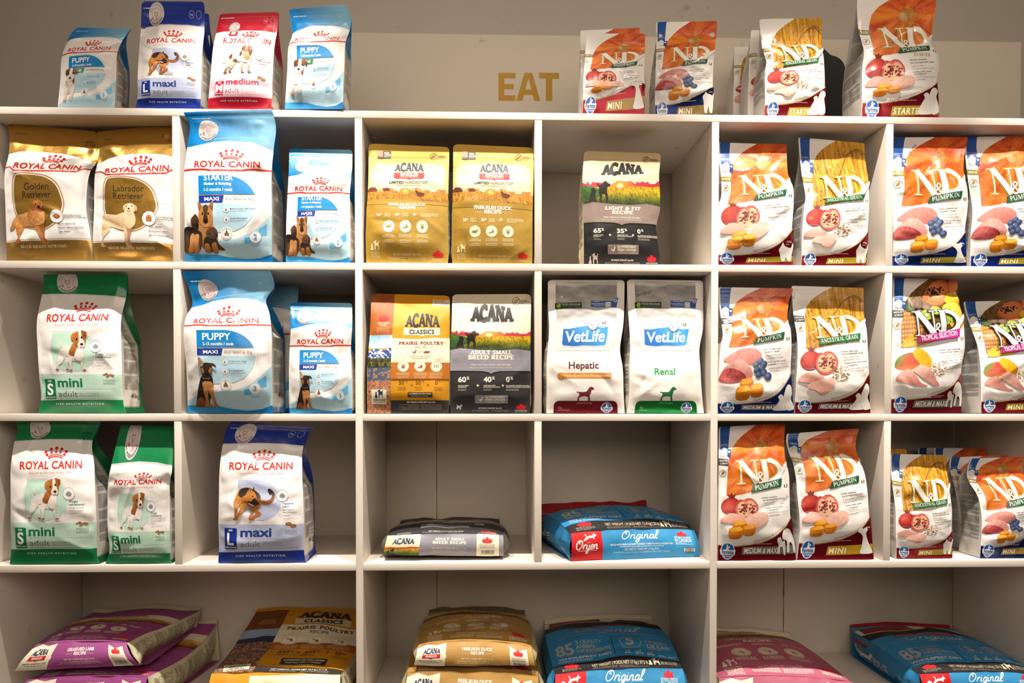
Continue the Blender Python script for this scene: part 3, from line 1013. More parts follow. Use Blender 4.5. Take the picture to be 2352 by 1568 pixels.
def rc_young(word, months, tagtxt, tagcol, weight, mother, dogs, stage, refp, H):
    A = Art(H, '#f1efec')
    A.ref(*refp)
    x0, y0, k = refp
    X = lambda u: x0 + u * k
    Yd = lambda d: y0 - d * k
    B0, B1, PALE, MID = '#0a7cc4', '#7fb9da', '#b5d9e9', '#5fb2e2'
    g = grad(B0, B1, (30, 0), (98, 6), .05, .1)
    hb = [(0, 127), (14, 129), (30, 133), (52, 135), (75, 134), (90, 130), (100, 126)]
    A.fill([(X(u), Yd(d)) for u, d in hb] + [(X(100), Yd(H)), (X(0), Yd(H))], g)
    A.line([(X(u), Yd(d + 2.2 + 2 * (u / 100))) for u, d in hb[2:]], .5 * k, '#9fd0e8', smooth=4)
    # lower pale field with the white swoosh and the blue wave at the foot
    A.fill([(X(0), Yd(0))] + [(X(u), Yd(d)) for u, d in ((0, 14), (20, 22), (38, 23.5), (60, 25), (78, 31), (90, 41), (100, 52))] + [(X(100), Yd(0))], PALE)
    for q in (0, 3, 6):
        A.line([(X(34), Yd(17 - q * .6)), (X(60), Yd(13 - q)), (X(82), Yd(13 - q * .7)), (X(100), Yd(21 - q))], .22 * k, '#d6edf5', smooth=5)
    A.fill([(X(0), Yd(0))] + [(X(u), Yd(d)) for u, d in ((0, 9), (15, 9), (38, 8.2), (55, 4.6), (72, 3.0), (88, 4.6), (100, 9))] + [(X(100), Yd(0))], grad('#3d9fd6', '#0479c0', (0, 8), (90, 2)))
    # inner field
    A.fill([(X(19), Yd(62.5)), (X(84), Yd(62.5))] + [(X(u), Yd(d)) for u, d in ((83, 55), (79, 46), (71, 38), (60, 33.5), (45, 32), (19, 32))], PALE)
    A.line([(X(19), Yd(95.5))] + [(X(u), Yd(d)) for u, d in ((58, 95), (72, 89), (82, 78), (87, 64), (85, 52))], .2 * k, '#b9c4c9')
    # blue title field
    A.fill([(X(18.3), Yd(93)), (X(50), Yd(93))] + list(map(tuple, spline([(X(52), Yd(93)), (X(63), Yd(90.4)), (X(72), Yd(85.4)), (X(78.5), Yd(78.6)), (X(82.3), Yd(72.4))], 5, False))) + [(X(18.3), Yd(72.4))], '#0a86cf')
    if mother:
        A.text('STARTER', X(25), Yd(87.5), 6.6 * k, '#fff', w=33 * k, b=.03)
        A.text('Mother & Babydog', X(25), Yd(82.3), 2.9 * k, '#fff', w=31 * k, b=.025)
        A.text(months, X(25), Yd(75.6), 3.5 * k, '#fff', w=32 * k, b=.02)
    else:
        A.text('PUPPY', X(25), Yd(81), 8 * k, '#fff', w=32 * k, b=.02)
        A.text(months, X(25), Yd(74.6), 3.6 * k, '#fff', w=35 * k, b=.02)
    A.fill([(X(18.3), Yd(71)), (X(47.5), Yd(71)), (X(45.5), Yd(63.2)), (X(18.3), Yd(63.2))], tagcol)
    A.text(tagtxt, X(25), Yd(65.2), 3.7 * k, '#fff', w=17 * k, b=.028)
    A.text(weight, X(49), Yd(65.9), 2.9 * k, '#6c7378', w=31.5 * k)
    for d, l1, l2 in ((55.6, 'Strong immune system' if not mother else "Mother & puppy's health support", 'Systeme immunitaire fort'), (45.2, 'Brain development' if not mother else 'Strong immune system', 'Developpement cerebral')):
        icon(A, X(49.5), Yd(d), 3 * k)
        A.text(l1, X(54), Yd(d + .4), 1.5 * k, '#5f6d74', b=.01)
        A.text(l2, X(54), Yd(d - 1.9), 1.3 * k, '#84929a')
    A.ell(X(49.8), Yd(31), 6.7 * k, '#edf1f2', n=28)
    A.ring(X(49.8), Yd(31), 5.3 * k, .5 * k, '#b8b4b0')
    for a, b in ((-1.3, -.9), (1.3, -.9), (0, 1.2)):
        A.ell(X(49.8 + a), Yd(31 + b), 1.45 * k, '#8c5f42', n=12)
    A.ell(X(49.8), Yd(34.4), .9 * k, '#6aa84f' if not mother else '#6fb5dc', n=8)
    # stage mark
    A.fill([(X(70.5), Yd(26)), (X(78), Yd(27.2)), (X(78), Yd(20.4)), (X(70.5), Yd(19.6))], MID)
    A.fill([(X(86), Yd(35)), (X(94.6), Yd(41)), (X(94.6), Yd(29.4)), (X(86), Yd(27.4))], MID)
    A.ell(X(82.6), Yd(27.2), 6.2 * k, '#eef2f3', n=28)
    A.ring(X(82.6), Yd(27.2), 6.2 * k, .35 * k, '#a9cfe2')
    A.text(stage, X(82.6), Yd(24.6), 5.2 * k, '#4aa6dc', 'c', b=.028)
    A.text('STAGE', X(82.6), Yd(17.6), 1.7 * k, '#5aa9d6', 'c', tr=.25, b=.01)
    for u in (49, 59.5, 70.5, 94):
        A.line([(X(u), Yd(24)), (X(u), Yd(11.5))], .14 * k, '#8fb9cb')
    redband(A, X(0), X(100), Yd(100), 2 * k, X(26), X(74), 1.2 * k)
    rc_logo(A, X(13), X(88), Yd(102.6), 6.9 * k, X(54), Yd(111), 28 * k, False)
    if mother is not None:
        badge(A, X(22), Yd(145), 11.4 * k)
    A.ring(X(83), Yd(H - 13), 4 * k, .25 * k, '#9fd0e6', n=22)
    A.text('4kg' if mother else '1kg', X(83), Yd(H - 14), 2.2 * k, '#cfe6f0', 'c')
    A.greek(X(6), Yd(H - 10), X(27), 1, 2 * k, 1.1 * k, '#cfe4ee')
    dogs(A)
    return A


def _furf(A, seed=6):
    P = lambda a, b: (A.P([a])[0], A.P([b])[0])
    return lambda c0, c1, a, b, n=.16: grad(c0, c1, *P(a, b), n, 1.0, .5, seed)


def shepherd_puppy(A):
    fur = _furf(A)
    BK, BK2, T0, T1 = '#1f1b1a', '#3a2c24', '#cf9055', '#9c5f30'
    A.blob([(300, 1170), (345, 1150), (410, 1170), (420, 1260), (400, 1330), (360, 1400), (380, 1430), (300, 1442), (214, 1446), (222, 1400), (250, 1310), (275, 1230)], fur(BK, BK2, (320, 1160), (280, 1440), .3))
    A.blob([(230, 1395), (275, 1355), (310, 1390), (330, 1440), (222, 1446)], fur('#9a6236', '#6d4224', (260, 1360), (260, 1440)))
    A.blob([(310, 1225), (360, 1210), (412, 1225), (412, 1290), (385, 1320), (330, 1300)], fur('#c88b52', '#a66a3a', (350, 1210), (370, 1310)))
    for p in ([(318, 1280), (362, 1290), (356, 1370), (350, 1430), (316, 1444), (312, 1420), (326, 1360)],
              [(380, 1280), (420, 1270), (425, 1350), (432, 1415), (456, 1440), (410, 1446), (398, 1400), (388, 1340)],
              [(310, 1420), (360, 1410), (388, 1432), (375, 1446), (305, 1445)]):
        A.blob(p, fur('#c98c54', '#a5683a', (0, 1280), (0, 1440)))
    for i in range(7):
        A.line([(312 + 12 * i, 1168 + (i % 3) * 8), (322 + 12 * i, 1185 + (i % 2) * 9)], 5, '#c9a27c')
    A.blob([(304, 1080), (320, 1045), (365, 1035), (405, 1045), (420, 1085), (412, 1130), (396, 1165), (360, 1172), (330, 1165), (310, 1130)], fur('#3a2a22', '#241d1b', (360, 1040), (360, 1170), .25))
    A.blob([(308, 1095), (335, 1085), (340, 1125), (322, 1140)], fur('#b9793f', '#8f5a30', (310, 1090), (335, 1135)), n=4)
    A.blob([(388, 1085), (415, 1095), (405, 1140), (385, 1125)], fur('#b9793f', '#8f5a30', (390, 1090), (405, 1135)), n=4)
    A.ell(340, 1092, 8, '#100c0b', n=8); A.ell(388, 1092, 8, '#100c0b', n=8)
    A.ell(368, 1142, 13, '#0d0a0a', ry=10, n=10)
    A.blob([(284, 1000), (294, 985), (318, 1010), (334, 1050), (310, 1072), (292, 1040)], fur('#8f5c40', '#c4937a', (290, 990), (320, 1060), .1))
    A.blob([(392, 1046), (425, 1040), (456, 1062), (458, 1086), (436, 1072), (412, 1066)], fur('#33261f', '#4a352a', (400, 1045), (450, 1080)))


def shepherd_family(A):
    fur = _furf(A, 8)
    BK, BK2, T0, T1 = '#231d1b', '#433126', '#c78446', '#8f5428'
    # mother
    A.blob([(240, 1120), (300, 1150), (370, 1120), (395, 1200), (390, 1340), (330, 1370), (270, 1330), (250, 1230)], fur('#c08a55', '#84522c', (310, 1130), (320, 1360)))
    A.fill(spline([(238, 950), (246, 945), (280, 985), (290, 1030), (262, 1060), (246, 1010)], 4), fur('#a4714c', '#5d3b28', (250, 950), (275, 1050)))
    A.fill(spline([(382, 942), (390, 950), (386, 1010), (370, 1050), (340, 1020), (350, 985)], 4), fur('#a4714c', '#5d3b28', (385, 950), (360, 1040)))
    A.blob([(248, 1050), (275, 1000), (315, 975), (350, 990), (382, 1050), (384, 1110), (360, 1160), (320, 1172), (280, 1160), (250, 1110)], fur('#b27840', '#c4864a', (316, 980), (316, 1160)))
    A.blob([(290, 1000), (316, 975), (345, 1000), (332, 1060), (342, 1120), (316, 1140), (292, 1120), (300, 1060)], fur('#5a3d29', '#2a1f1a', (316, 985), (316, 1130)))
    A.ell(288, 1055, 9, '#17100d', n=8); A.ell(345, 1055, 9, '#17100d', n=8)
    A.ell(315, 1122, 17, '#171010', ry=13, n=12)
    # left puppy
    A.blob([(100, 1180), (150, 1160), (230, 1190), (280, 1230), (270, 1330), (230, 1385), (110, 1390), (100, 1300)], fur(BK, '#5b3e28', (160, 1170), (180, 1380), .3))
    for p in ([(160, 1230), (200, 1225), (196, 1310), (190, 1380), (140, 1396), (140, 1370), (155, 1310)], [(205, 1240), (250, 1235), (245, 1320), (246, 1385), (205, 1390), (200, 1330)]):
        A.blob(p, fur('#cb9257', '#a0683a', (0, 1230), (0, 1390)))
    A.blob([(168, 1110), (185, 1080), (220, 1064), (245, 1090), (248, 1140), (238, 1190), (205, 1195), (180, 1170)], fur('#5f4129', '#2a201b', (200, 1070), (215, 1190), .3))
    A.ell(236, 1150, 12, '#110c0c', n=8)
    A.blob([(200, 1070), (215, 1058), (232, 1070), (226, 1090)], fur('#6a4a30', '#3c2a1f', (205, 1060), (225, 1090)), n=3)
    # right puppy
    A.blob([(300, 1270), (350, 1240), (410, 1260), (440, 1320), (486, 1360), (470, 1370), (420, 1365), (330, 1390), (300, 1340)], fur(BK, '#5a3c27', (350, 1250), (380, 1380), .3))
    A.blob([(310, 1310), (345, 1320), (350, 1390), (305, 1385), (300, 1350)], fur('#c98f54', '#a2693a', (0, 1310), (0, 1390)))
    A.blob([(370, 1310), (410, 1305), (425, 1385), (388, 1396), (368, 1350)], fur('#c98f54', '#a2693a', (0, 1310), (0, 1390)))
    A.blob([(318, 1210), (350, 1176), (395, 1172), (425, 1210), (424, 1250), (390, 1275), (340, 1262), (322, 1240)], fur('#6b482c', '#2f231c', (340, 1180), (400, 1270), .3))
    A.ell(418, 1240, 11, '#110c0c', n=8)
    A.ell(350, 1225, 7, '#120d0c', n=8); A.ell(222, 1120, 6, '#120d0c', n=8)


def terrier_puppy(A):
    """white and brown puppy facing the viewer, in the pixels of the small bag"""
    fur = _furf(A, 9)
    W0, W1, B0, B1 = '#ece6e0', '#cfc4ba', '#8a5632', '#5d371f'
    A.blob([(205, 1030), (265, 1020), (325, 1030), (335, 1110), (325, 1190), (290, 1210), (230, 1205), (190, 1150)], fur(W0, W1, (260, 1030), (260, 1200), .06))
    A.blob([(196, 1050), (225, 1060), (240, 1100), (210, 1110)], fur('#b49a80', '#d8cabb', (200, 1050), (235, 1100)), n=4)
    A.blob([(300, 1030), (326, 1020), (328, 1075), (308, 1090)], fur(B0, B1, (300, 1030), (325, 1080)), n=4)
    for p in ([(185, 1130), (228, 1140), (222, 1220), (218, 1290), (210, 1312), (176, 1316), (178, 1260)], [(272, 1140), (328, 1120), (318, 1220), (312, 1296), (262, 1302), (266, 1240)]):
        A.blob(p, fur('#eee8e2', '#cdbfb2', (0, 1140), (0, 1310), .05))
    A.blob([(205, 930), (235, 900), (285, 893), (325, 905), (340, 950), (332, 1010), (300, 1050), (262, 1066), (225, 1045), (208, 990)], fur(W0, '#d8cec4', (270, 900), (270, 1060), .05))
    A.blob([(210, 925), (240, 898), (262, 900), (252, 960), (232, 985), (212, 970)], fur(B0, B1, (230, 900), (230, 980)))
    A.blob([(300, 905), (330, 905), (340, 960), (330, 985), (306, 970)], fur(B0, B1, (310, 905), (330, 980)))
    A.blob([(196, 925), (215, 903), (235, 905), (225, 945), (212, 985), (200, 970)], fur('#7a4c2c', '#4f2f1b', (205, 905), (215, 980)))
    A.blob([(330, 905), (350, 915), (383, 938), (362, 985), (345, 960)], fur('#7a4c2c', '#4f2f1b', (340, 905), (360, 980)))
    A.ell(246, 968, 9, '#1a120e', n=8); A.ell(308, 965, 9, '#1a120e', n=8)
    A.ell(266, 1020, 17, '#2a2120', ry=14, n=12)
    A.ell(198, 1306, 14, '#b07a62', ry=8, n=8)


def rc_breed(words, dog, refp, H, kib, lines):
    A = Art(H, '#f0eeec')
    A.ref(*refp)
    x0, y0, k = refp
    X = lambda u: x0 + u * k
    Yd = lambda d: y0 - d * k
    G0, G1 = '#b98635', '#8a5d1e'
    A.fill([(X(0), Yd(120)), (X(14), Yd(124)), (X(34), Yd(126)), (X(60), Yd(125)), (X(84), Yd(121)), (X(100), Yd(114)), (X(100), Yd(H)), (X(0), Yd(H))], '#cfa24e', FOIL)
    A.rect(X(0), Yd(20), X(100), Yd(0), '#d2a655', FOIL)
    A.line([(X(0), Yd(21.4)), (X(100), Yd(21.4))], .35 * k, '#a87a3a')
    A.text('BREED HEALTH NUTRITION', X(46), Yd(13.4), 2.4 * k, '#efe6d4', 'c', w=53 * k, font='serif', T=.15, t=.08, foot=.12, fh=.05, tr=.18)
    D_ = [(17, 89), (24, 92), (40, 91.5), (55, 88), (67, 80), (73, 68), (74, 58), (68, 45), (55, 36), (42, 34), (30, 37), (20, 47), (15, 60), (14.5, 75)]
    D_ = np.array([(X(u), Yd(d)) for u, d in D_])
    c = D_.mean(0)
    for q, w in ((1.06, .9), (1.09, .25)):
        A.line((D_ - c) * q + c, w * k, '#a87a3a', closed=True, smooth=4)
    A.blob(D_, '#c89a45', FOIL)
    A.text('ADULT', X(43), Yd(86), 2.9 * k, '#5f4420', 'c', font='serif', T=.12, t=.06, foot=.1, fh=.04, tr=.06)
    for t, d in zip(words, (76.5, 68.5)):
        A.text(t, X(43), Yd(d), 6.6 * k, '#33261a', 'c', w=(30 if len(t) < 8 else 35) * k)
    A.text('Dogs over 15 months old - Chiens adultes', X(43), Yd(65), 1.2 * k, '#4a3820', 'c')
    A.ell(X(67), Yd(47), 8 * k, '#f1f0f0', n=30); A.ring(X(67), Yd(47), 8 * k, .3 * k, '#8e8e90')
    kib(A, X(67), Yd(47), k)
    A.line([(X(75), Yd(49.6)), (X(93), Yd(49.6))], .2 * k, '#b08a50'); A.line([(X(75), Yd(43.6)), (X(93), Yd(43.6))], .2 * k, '#b08a50')
    A.text('TAILOR-MADE KIBBLE', X(75), Yd(47.3), 1.4 * k, '#3c3c3e', b=.02); A.text('CROQUETTE SUR MESURE', X(75), Yd(45), 1.4 * k, '#3c3c3e', b=.02)
    for i, (a, b) in enumerate(lines):
        A.text(a, X(67), Yd(37 - i * 4.7), 1.35 * k, '#3c3c3e', b=.02); A.text(b, X(67), Yd(35.2 - i * 4.7), 1.1 * k, '#8d8d8f')
    redband(A, X(0), X(100), Yd(102), 1.9 * k, X(10.5), X(91), 5.4 * k)
    A.text('ROYAL CANIN', X(14), Yd(99.4), 7.6 * k, RED, w=75 * k, b=.026, tr=.05)
    crown(A, X(54), Yd(108.5), 28 * k)
    A.text('3 kg', X(84), Yd(136), 4.4 * k, '#4a3413', w=12 * k)
    A.ring(X(82), Yd(141), 1.2 * k, .25 * k, '#4a3413', n=12); A.greek(X(86), Yd(140.4), X(95), 1, 2 * k, 1.2 * k, '#4a3413')
    A.greek(X(86), Yd(131), X(95), 2, 2 * k, .7 * k, '#4a3413')
    A.greek(X(8), Yd(143), X(20), 1, 2 * k, .8 * k, '#5a4018')
    dog(A)
    return A


def golden_dog(A):
    fur = _furf(A, 3)
    G0, G1, G2 = '#d49a5a', '#b06a32', '#8a4c22'
    A.blob([(150, 1080), (190, 1040), (200, 1090), (180, 1140), (140, 1180), (100, 1176), (110, 1150), (135, 1120)], fur('#d9a066', '#b9743c', (170, 1050), (120, 1180), .25))
    A.blob([(190, 1130), (260, 1120), (270, 1170), (240, 1220), (225, 1270), (255, 1300), (240, 1308), (190, 1310), (185, 1290), (205, 1260), (190, 1210)], fur(G0, G1, (220, 1130), (220, 1300), .2))
    A.blob([(160, 1090), (200, 1030), (290, 1010), (380, 1000), (440, 1060), (450, 1120), (400, 1150), (300, 1150), (220, 1170), (180, 1150)], fur('#d6a062', '#c0803f', (300, 1010), (300, 1150), .22))
    A.blob([(380, 1120), (450, 1110), (450, 1200), (470, 1280), (505, 1300), (540, 1306), (525, 1318), (470, 1320), (440, 1270), (410, 1210)], fur('#c9884a', '#b06b33', (420, 1120), (480, 1310), .2))
    A.blob([(440, 1120), (500, 1100), (492, 1190), (490, 1260), (525, 1300), (480, 1300), (460, 1220)], fur('#a8662e', '#9a5a2a', (470, 1120), (480, 1290), .2))
    A.blob([(330, 1030), (380, 960), (450, 950), (500, 960), (520, 1030), (515, 1100), (470, 1130), (400, 1140), (350, 1090)], fur('#a8642f', '#d9a364', (400, 960), (470, 1130), .3))
    A.blob([(370, 940), (385, 905), (430, 886), (475, 890), (500, 920), (505, 960), (470, 1000), (430, 990), (390, 970)], fur('#b87238', '#9a5827', (420, 890), (440, 990), .22))
    A.blob([(370, 945), (382, 910), (405, 905), (410, 950), (395, 985), (378, 975)], fur('#a05c28', '#7d431b', (380, 910), (395, 980), .2))
    A.ell(462, 945, 15, '#2a1a14', ry=12, n=10)
    A.ell(432, 922, 6, '#20140f', n=8); A.ell(478, 918, 6, '#20140f', n=8)


def labrador_dog(A):
    fur = _furf(A, 5)
    C0, C1, C2 = '#e6cfae', '#cfae84', '#b08c62'
    A.blob([(1030, 1060), (1050, 1020), (1090, 1030), (1060, 1070), (1040, 1110)], fur(C0, C2, (1040, 1030), (1050, 1100)))
    A.blob([(1040, 1120), (1110, 1130), (1120, 1180), (1080, 1230), (1050, 1270), (1060, 1320), (1080, 1330), (1030, 1334), (1028, 1300), (1045, 1250), (1038, 1190)], fur(C0, C1, (1080, 1130), (1050, 1330), .1))
    A.blob([(1035, 1050), (1080, 1020), (1180, 1030), (1260, 1010), (1330, 1040), (1360, 1110), (1320, 1170), (1240, 1180), (1130, 1150), (1060, 1180), (1035, 1130)], fur('#e3cba8', '#cdaa80', (1180, 1020), (1180, 1180), .1))
    A.blob([(1260, 1150), (1320, 1150), (1305, 1230), (1300, 1290), (1335, 1325), (1330, 1338), (1290, 1338), (1280, 1300), (1275, 1230)], fur('#dcc19c', '#c9a67c', (1290, 1150), (1310, 1330), .08))
    A.blob([(1300, 1160), (1350, 1130), (1335, 1210), (1325, 1280), (1345, 1312), (1310, 1318), (1305, 1240)], fur('#a87a5a', '#b58a66', (1320, 1150), (1320, 1300), .1))
    A.blob([(1262, 1010), (1300, 990), (1350, 1000), (1375, 1060), (1370, 1130), (1320, 1170), (1270, 1120)], fur('#e9d6b8', '#d8b98e', (1310, 1000), (1320, 1160), .1))
    A.blob([(1256, 950), (1280, 925), (1320, 917), (1360, 930), (1378, 960), (1365, 1000), (1335, 1030), (1300, 1028), (1270, 1000)], fur('#ead8bb', '#d6b88f', (1315, 920), (1315, 1020), .06))
    A.blob([(1252, 945), (1270, 930), (1280, 960), (1270, 990), (1255, 980)], fur('#d9bc92', '#b9966a', (1255, 940), (1270, 990)), n=4)
    A.blob([(1360, 935), (1385, 945), (1396, 975), (1380, 1000), (1366, 970)], fur('#d9bc92', '#b9966a', (1370, 940), (1385, 990)), n=4)
    A.ell(1308, 970, 11, '#3a2b24', ry=9, n=10)
    A.line([(1290, 990), (1308, 1000), (1330, 990)], 5, '#6a4a3a')
    A.ell(1285, 945, 6, '#2a1c14', n=8); A.ell(1340, 945, 6, '#2a1c14', n=8)


def _kib_diamond(A, x, y, k):
    A.blob([(x - 4.2 * k, y), (x, y - 3 * k), (x + 4.6 * k, y + .3 * k), (x, y + 3 * k)], radial([(0, '#d08250'), (1, '#a4532a')], A.P([(x, y - k)])[0], 4.4, .1, 1))


def _kib_drum(A, x, y, k):
    A.rect(x - 3.2 * k, y - 2.6 * k, x + 3.2 * k, y + 3.2 * k, radial([(0, '#cf8550'), (1, '#a8602f')], A.P([(x, y + k)])[0], 4.5, .1, 1), r=1.5 * k)
    A.ell(x, y - 2.4 * k, 3.2 * k, '#d69a66', ry=1.6 * k, n=16); A.ell(x, y - 2.4 * k, .7 * k, '#4a2616', ry=.5 * k, n=8)


def arts_rc():
    R = {}
    R['mini'] = rc_adult('S', 'mini', 'UP TO 10 KG', '#0c7a47', '#bcdccb', '', jack_russell, 'small',
                         ('Weight', 'maintenance', 'Maintien du poids', 'Optimal health', 'support', 'Soutien optimal de la sante'), '#13784c', ('Dogs over 10 months old', 'Chiens a partir de 10 mois'),
                         (108, 1475, 8.5), dict(H=165, band=1340, pale=1080, bound=258, box=(170, 1130, 292, 1330), word=(318, 1208, 86, 258), adult=(322, 1308, 58, 198),
                         field=[(298, 652), (500, 652), (610, 670), (690, 730), (722, 840), (690, 950), (590, 1030), (480, 1056), (370, 1030), (300, 950), (272, 850), (285, 720)],
                         ruler=(290, 775, 640, 1036), logo=(226, 852, 550, 72, 588, 456, 240), icon=(732, 782, 58), health=(728, 868, 19), kib=(834, 1084, 24), badge=(348, 135, 108)))
    R['maxi'] = rc_adult('L', 'maxi', 'FROM 26 TO 44 KG', '#12308f', '#b9c2e0', '', german_shepherd_walking, 'big',
                         ('Digestive', 'health', 'Sante digestive', 'Optimal health', 'support', 'Soutien optimal de la sante'), '#27408f', ('Dogs over 15 months old', 'Chiens a partir de 15 mois'),
                         (447, 1475, 8.52), dict(H=164, band=1362, pale=1098, bound=290, box=(515, 1135, 646, 1335), word=(680, 1218, 84, 310), adult=(680, 1315, 54, 196),
                         field=[(655, 652), (880, 652), (990, 690), (1070, 780), (1092, 880), (1050, 980), (960, 1040), (860, 1060), (760, 1020), (690, 930), (655, 850), (652, 740)],
                         ruler=(590, 730, 945, 1050), logo=(560, 1208, 558, 72, 905, 472, 240), icon=(1102, 798, 58), health=(1105, 888, 19), kib=(1182, 1102, 28), badge=(655, 190, 105)))
    R['medium'] = rc_adult('M', 'medium', 'FROM 11 TO 25 KG', '#b3122c', '#eebcc6', '', spaniel_standing, 'big',
                           ('Muscle mass', 'support', 'Soutien de la', 'masse musculaire', 'Optimal health', 'support'), '#b02348', ('Dogs over 12 months old', 'Chiens a partir de 12 mois'),
                           (1075, 1498, 8.7), dict(H=153, band=1362, pale=1112, bound=425, box=(1165, 1145, 1290, 1335), word=(1318, 1200, 78, 450), adult=(1318, 1308, 54, 190),
                           field=[(1315, 690), (1500, 690), (1640, 700), (1720, 770), (1745, 860), (1700, 960), (1600, 1040), (1500, 1050), (1400, 990), (1330, 900), (1300, 820), (1305, 740)],
                           ruler=(1262, 780, 1668, 1046), logo=(1245, 1890, 645, 76, 1600, 562, 240), icon=(1755, 812, 60), health=(1760, 895, 20), kib=(1800, 1105, 30)))
    M = R['medium']; badge(M, 1335, 365, 76)
    M.rect(1290, 440, 1410, 520, '#b9142e'); M.rect(1316, 448, 1384, 500, '#ddd8d6')
    for n_, A_ in (('maxi', 1), ('medium', 1)):
        A = R[n_]; x0, y0, k = A.x0, A.y0, A.k
        X = lambda u: x0 + u * k
        t = y0 - A.H * k
        for u in (80, 91):
            A.ring(X(u), t + 13 * k, 4 * k, .3 * k, '#c9cfe6' if n_ == 'maxi' else '#e7b9c0', n=22)
        A.text('1kg', X(80), t + 14 * k, 2.3 * k, '#dfe3f0', 'c')
        A.greek(X(4), t + 8 * k, X(26), 1, 2 * k, 1.2 * k, '#d5d9e8')
    pm = (115, 1510, 8.65)
    R['puppymaxi'] = rc_young('PUPPY', '2-15 months / mois', 'MAXI', '#123a9c', 'ADULT WEIGHT 26 - 44 kg', False, shepherd_puppy, '3', pm, 164)

    def tp(A):
        o = (A.x0, A.y0, A.k)
        A.ref(90, 1450, 7.75)
        terrier_puppy(A)
        A.ref(*o)
    R['puppymini'] = rc_young('PUPPY', '2-10 months / mois', 'MINI', '#0b7a3e', 'ADULT WEIGHT UP TO 10 kg', None, tp, '3', pm, 160)
    R['starter'] = rc_young('STARTER', '1-2 months / mois', 'MAXI', '#123a9c', 'ADULT WEIGHT 26 - 44 kg', True, shepherd_family, '2', (97, 1480, 8.3), 168)
    R['golden'] = rc_breed(('Golden', 'Retriever'), golden_dog, (52, 1470, 8.9), 152, _kib_diamond, (('HEALTHY SKIN & COAT', 'SANTE DE LA PEAU ET DU PELAGE'), ('HEALTHY CARDIAC FUNCTION', 'FONCTION CARDIAQUE SAINE'), ('IDEAL WEIGHT', 'POIDS IDEAL')))
    R['labrador'] = rc_breed(('Labrador', 'Retriever'), labrador_dog, (925, 1470, 8.7), 152, _kib_drum, (('IDEAL WEIGHT', 'POIDS IDEAL'), ('BONE & JOINT HEALTH', 'SANTE DES OS ET DES ARTICULATIONS'), ('HEALTHY SKIN & COAT', 'SANTE DE LA PEAU ET DU PELAGE')))
    return R


# ------------------------------------------------------------------ artwork: matt bags with a maple leaf
INK, CREAM, LEAF = '#211f20', '#ece3c4', '#d8232a'


def maple(A, cx, yb, w, col=LEAF):
    q = [(0, -100), (-11, -78), (-28, -86), (-22, -52), (-46, -70), (-50, -56), (-78, -60), (-66, -38), (-82, -30), (-52, 0), (52, 0), (82, -30), (66, -38), (78, -60), (50, -56), (46, -70), (22, -52), (28, -86), (11, -78)]
    A.fill([(cx + x * w / 164, yb + y * w / 164) for x, y in q], col)


def slab(A, txt, x, y, h, col, al='c', w=None, **kw):
    A.text(txt, x, y, h, col, al, w, font='serif', T=.25, t=.17, foot=.2, fh=.15, tr=.07, **kw)


def acana_word(A, cx, yb, w, h, col=INK, halo=None):
    """slab-serif name, taller in the middle, on a straight foot"""
    def wp(X, Y, W):
        t = X / W * 2
        return X, Y * (1.28 - .42 * t * t)
    if halo:
        A.text('ACANA', cx, yb, h, halo, 'c', w * 1.02, font='serif', T=.28, t=.2, foot=.2, fh=.15, tr=.02, warp=wp, o=.04)
    A.text('ACANA', cx, yb, h, col, 'c', w, font='serif', T=.28, t=.2, foot=.2, fh=.15, tr=.02, warp=wp)


def dogs_sil(A, cx, yb, s, col):
    """big dog and small dog, standing and sitting (s = width)"""
    k = s / 100
    A.blob([(cx + x * k, yb + y * k) for x, y in ((-12, -86), (0, -92), (6, -100), (18, -100), (26, -90), (38, -88), (36, -78), (22, -74), (18, -60), (22, -30), (20, 0), (12, 0), (10, -30), (4, -42), (-8, -40), (-12, -20), (-10, 0), (-20, 0), (-22, -30), (-26, -55), (-24, -74), (-38, -92), (-36, -96), (-22, -84))], col, n=4)
    A.blob([(cx + x * k, yb + y * k) for x, y in ((-66, -66), (-58, -72), (-48, -70), (-44, -62), (-38, -58), (-44, -50), (-44, -30), (-38, 0), (-80, 0), (-80, -14), (-72, -40), (-66, -52))], col, n=4)


def dog_pair_icon(A, cx, yb, s, col):
    k = s / 100
    A.blob([(cx + x * k, yb + y * k) for x, y in ((-8, -80), (4, -88), (16, -86), (12, -74), (34, -66), (44, -84), (50, -82), (44, -58), (44, -30), (48, 0), (38, 0), (36, -26), (20, -36), (8, -30), (6, 0), (-4, 0), (-6, -40), (-10, -66), (-22, -70))], col, n=3)
    A.blob([(cx + x * k, yb + y * k) for x, y in ((-44, -56), (-34, -64), (-26, -56), (-30, -46), (-20, 0), (-52, 0), (-44, -30))], col, n=3)


def chicken_icon(A, cx, cy, r, col):
    A.blob([(cx + x * r, cy + y * r) for x, y in ((-1, -.35), (-.5, .05), (.1, 0), (.45, -.5), (.5, -.95), (.7, -1), (.85, -.8), (1.05, -.7), (.8, -.55), (.75, .1), (.4, .55), (-.2, .6), (-.6, .35))], col, n=3)
    A.line([(cx, cy + .5 * r), (cx - .05 * r, cy + 1 * r), (cx + .3 * r, cy + 1 * r)], .14 * r, col)


def stomach_icon(A, cx, cy, r, col):
    A.blob([(cx + x * r, cy + y * r) for x, y in ((.1, -.9), (.25, -.9), (.3, -.5), (.8, -.4), (.85, .1), (.5, .5), (0, .4), (-.3, .6), (-.9, .7), (-.9, .5), (-.4, .3), (.1, .1), (.25, -.2))], col, n=3)


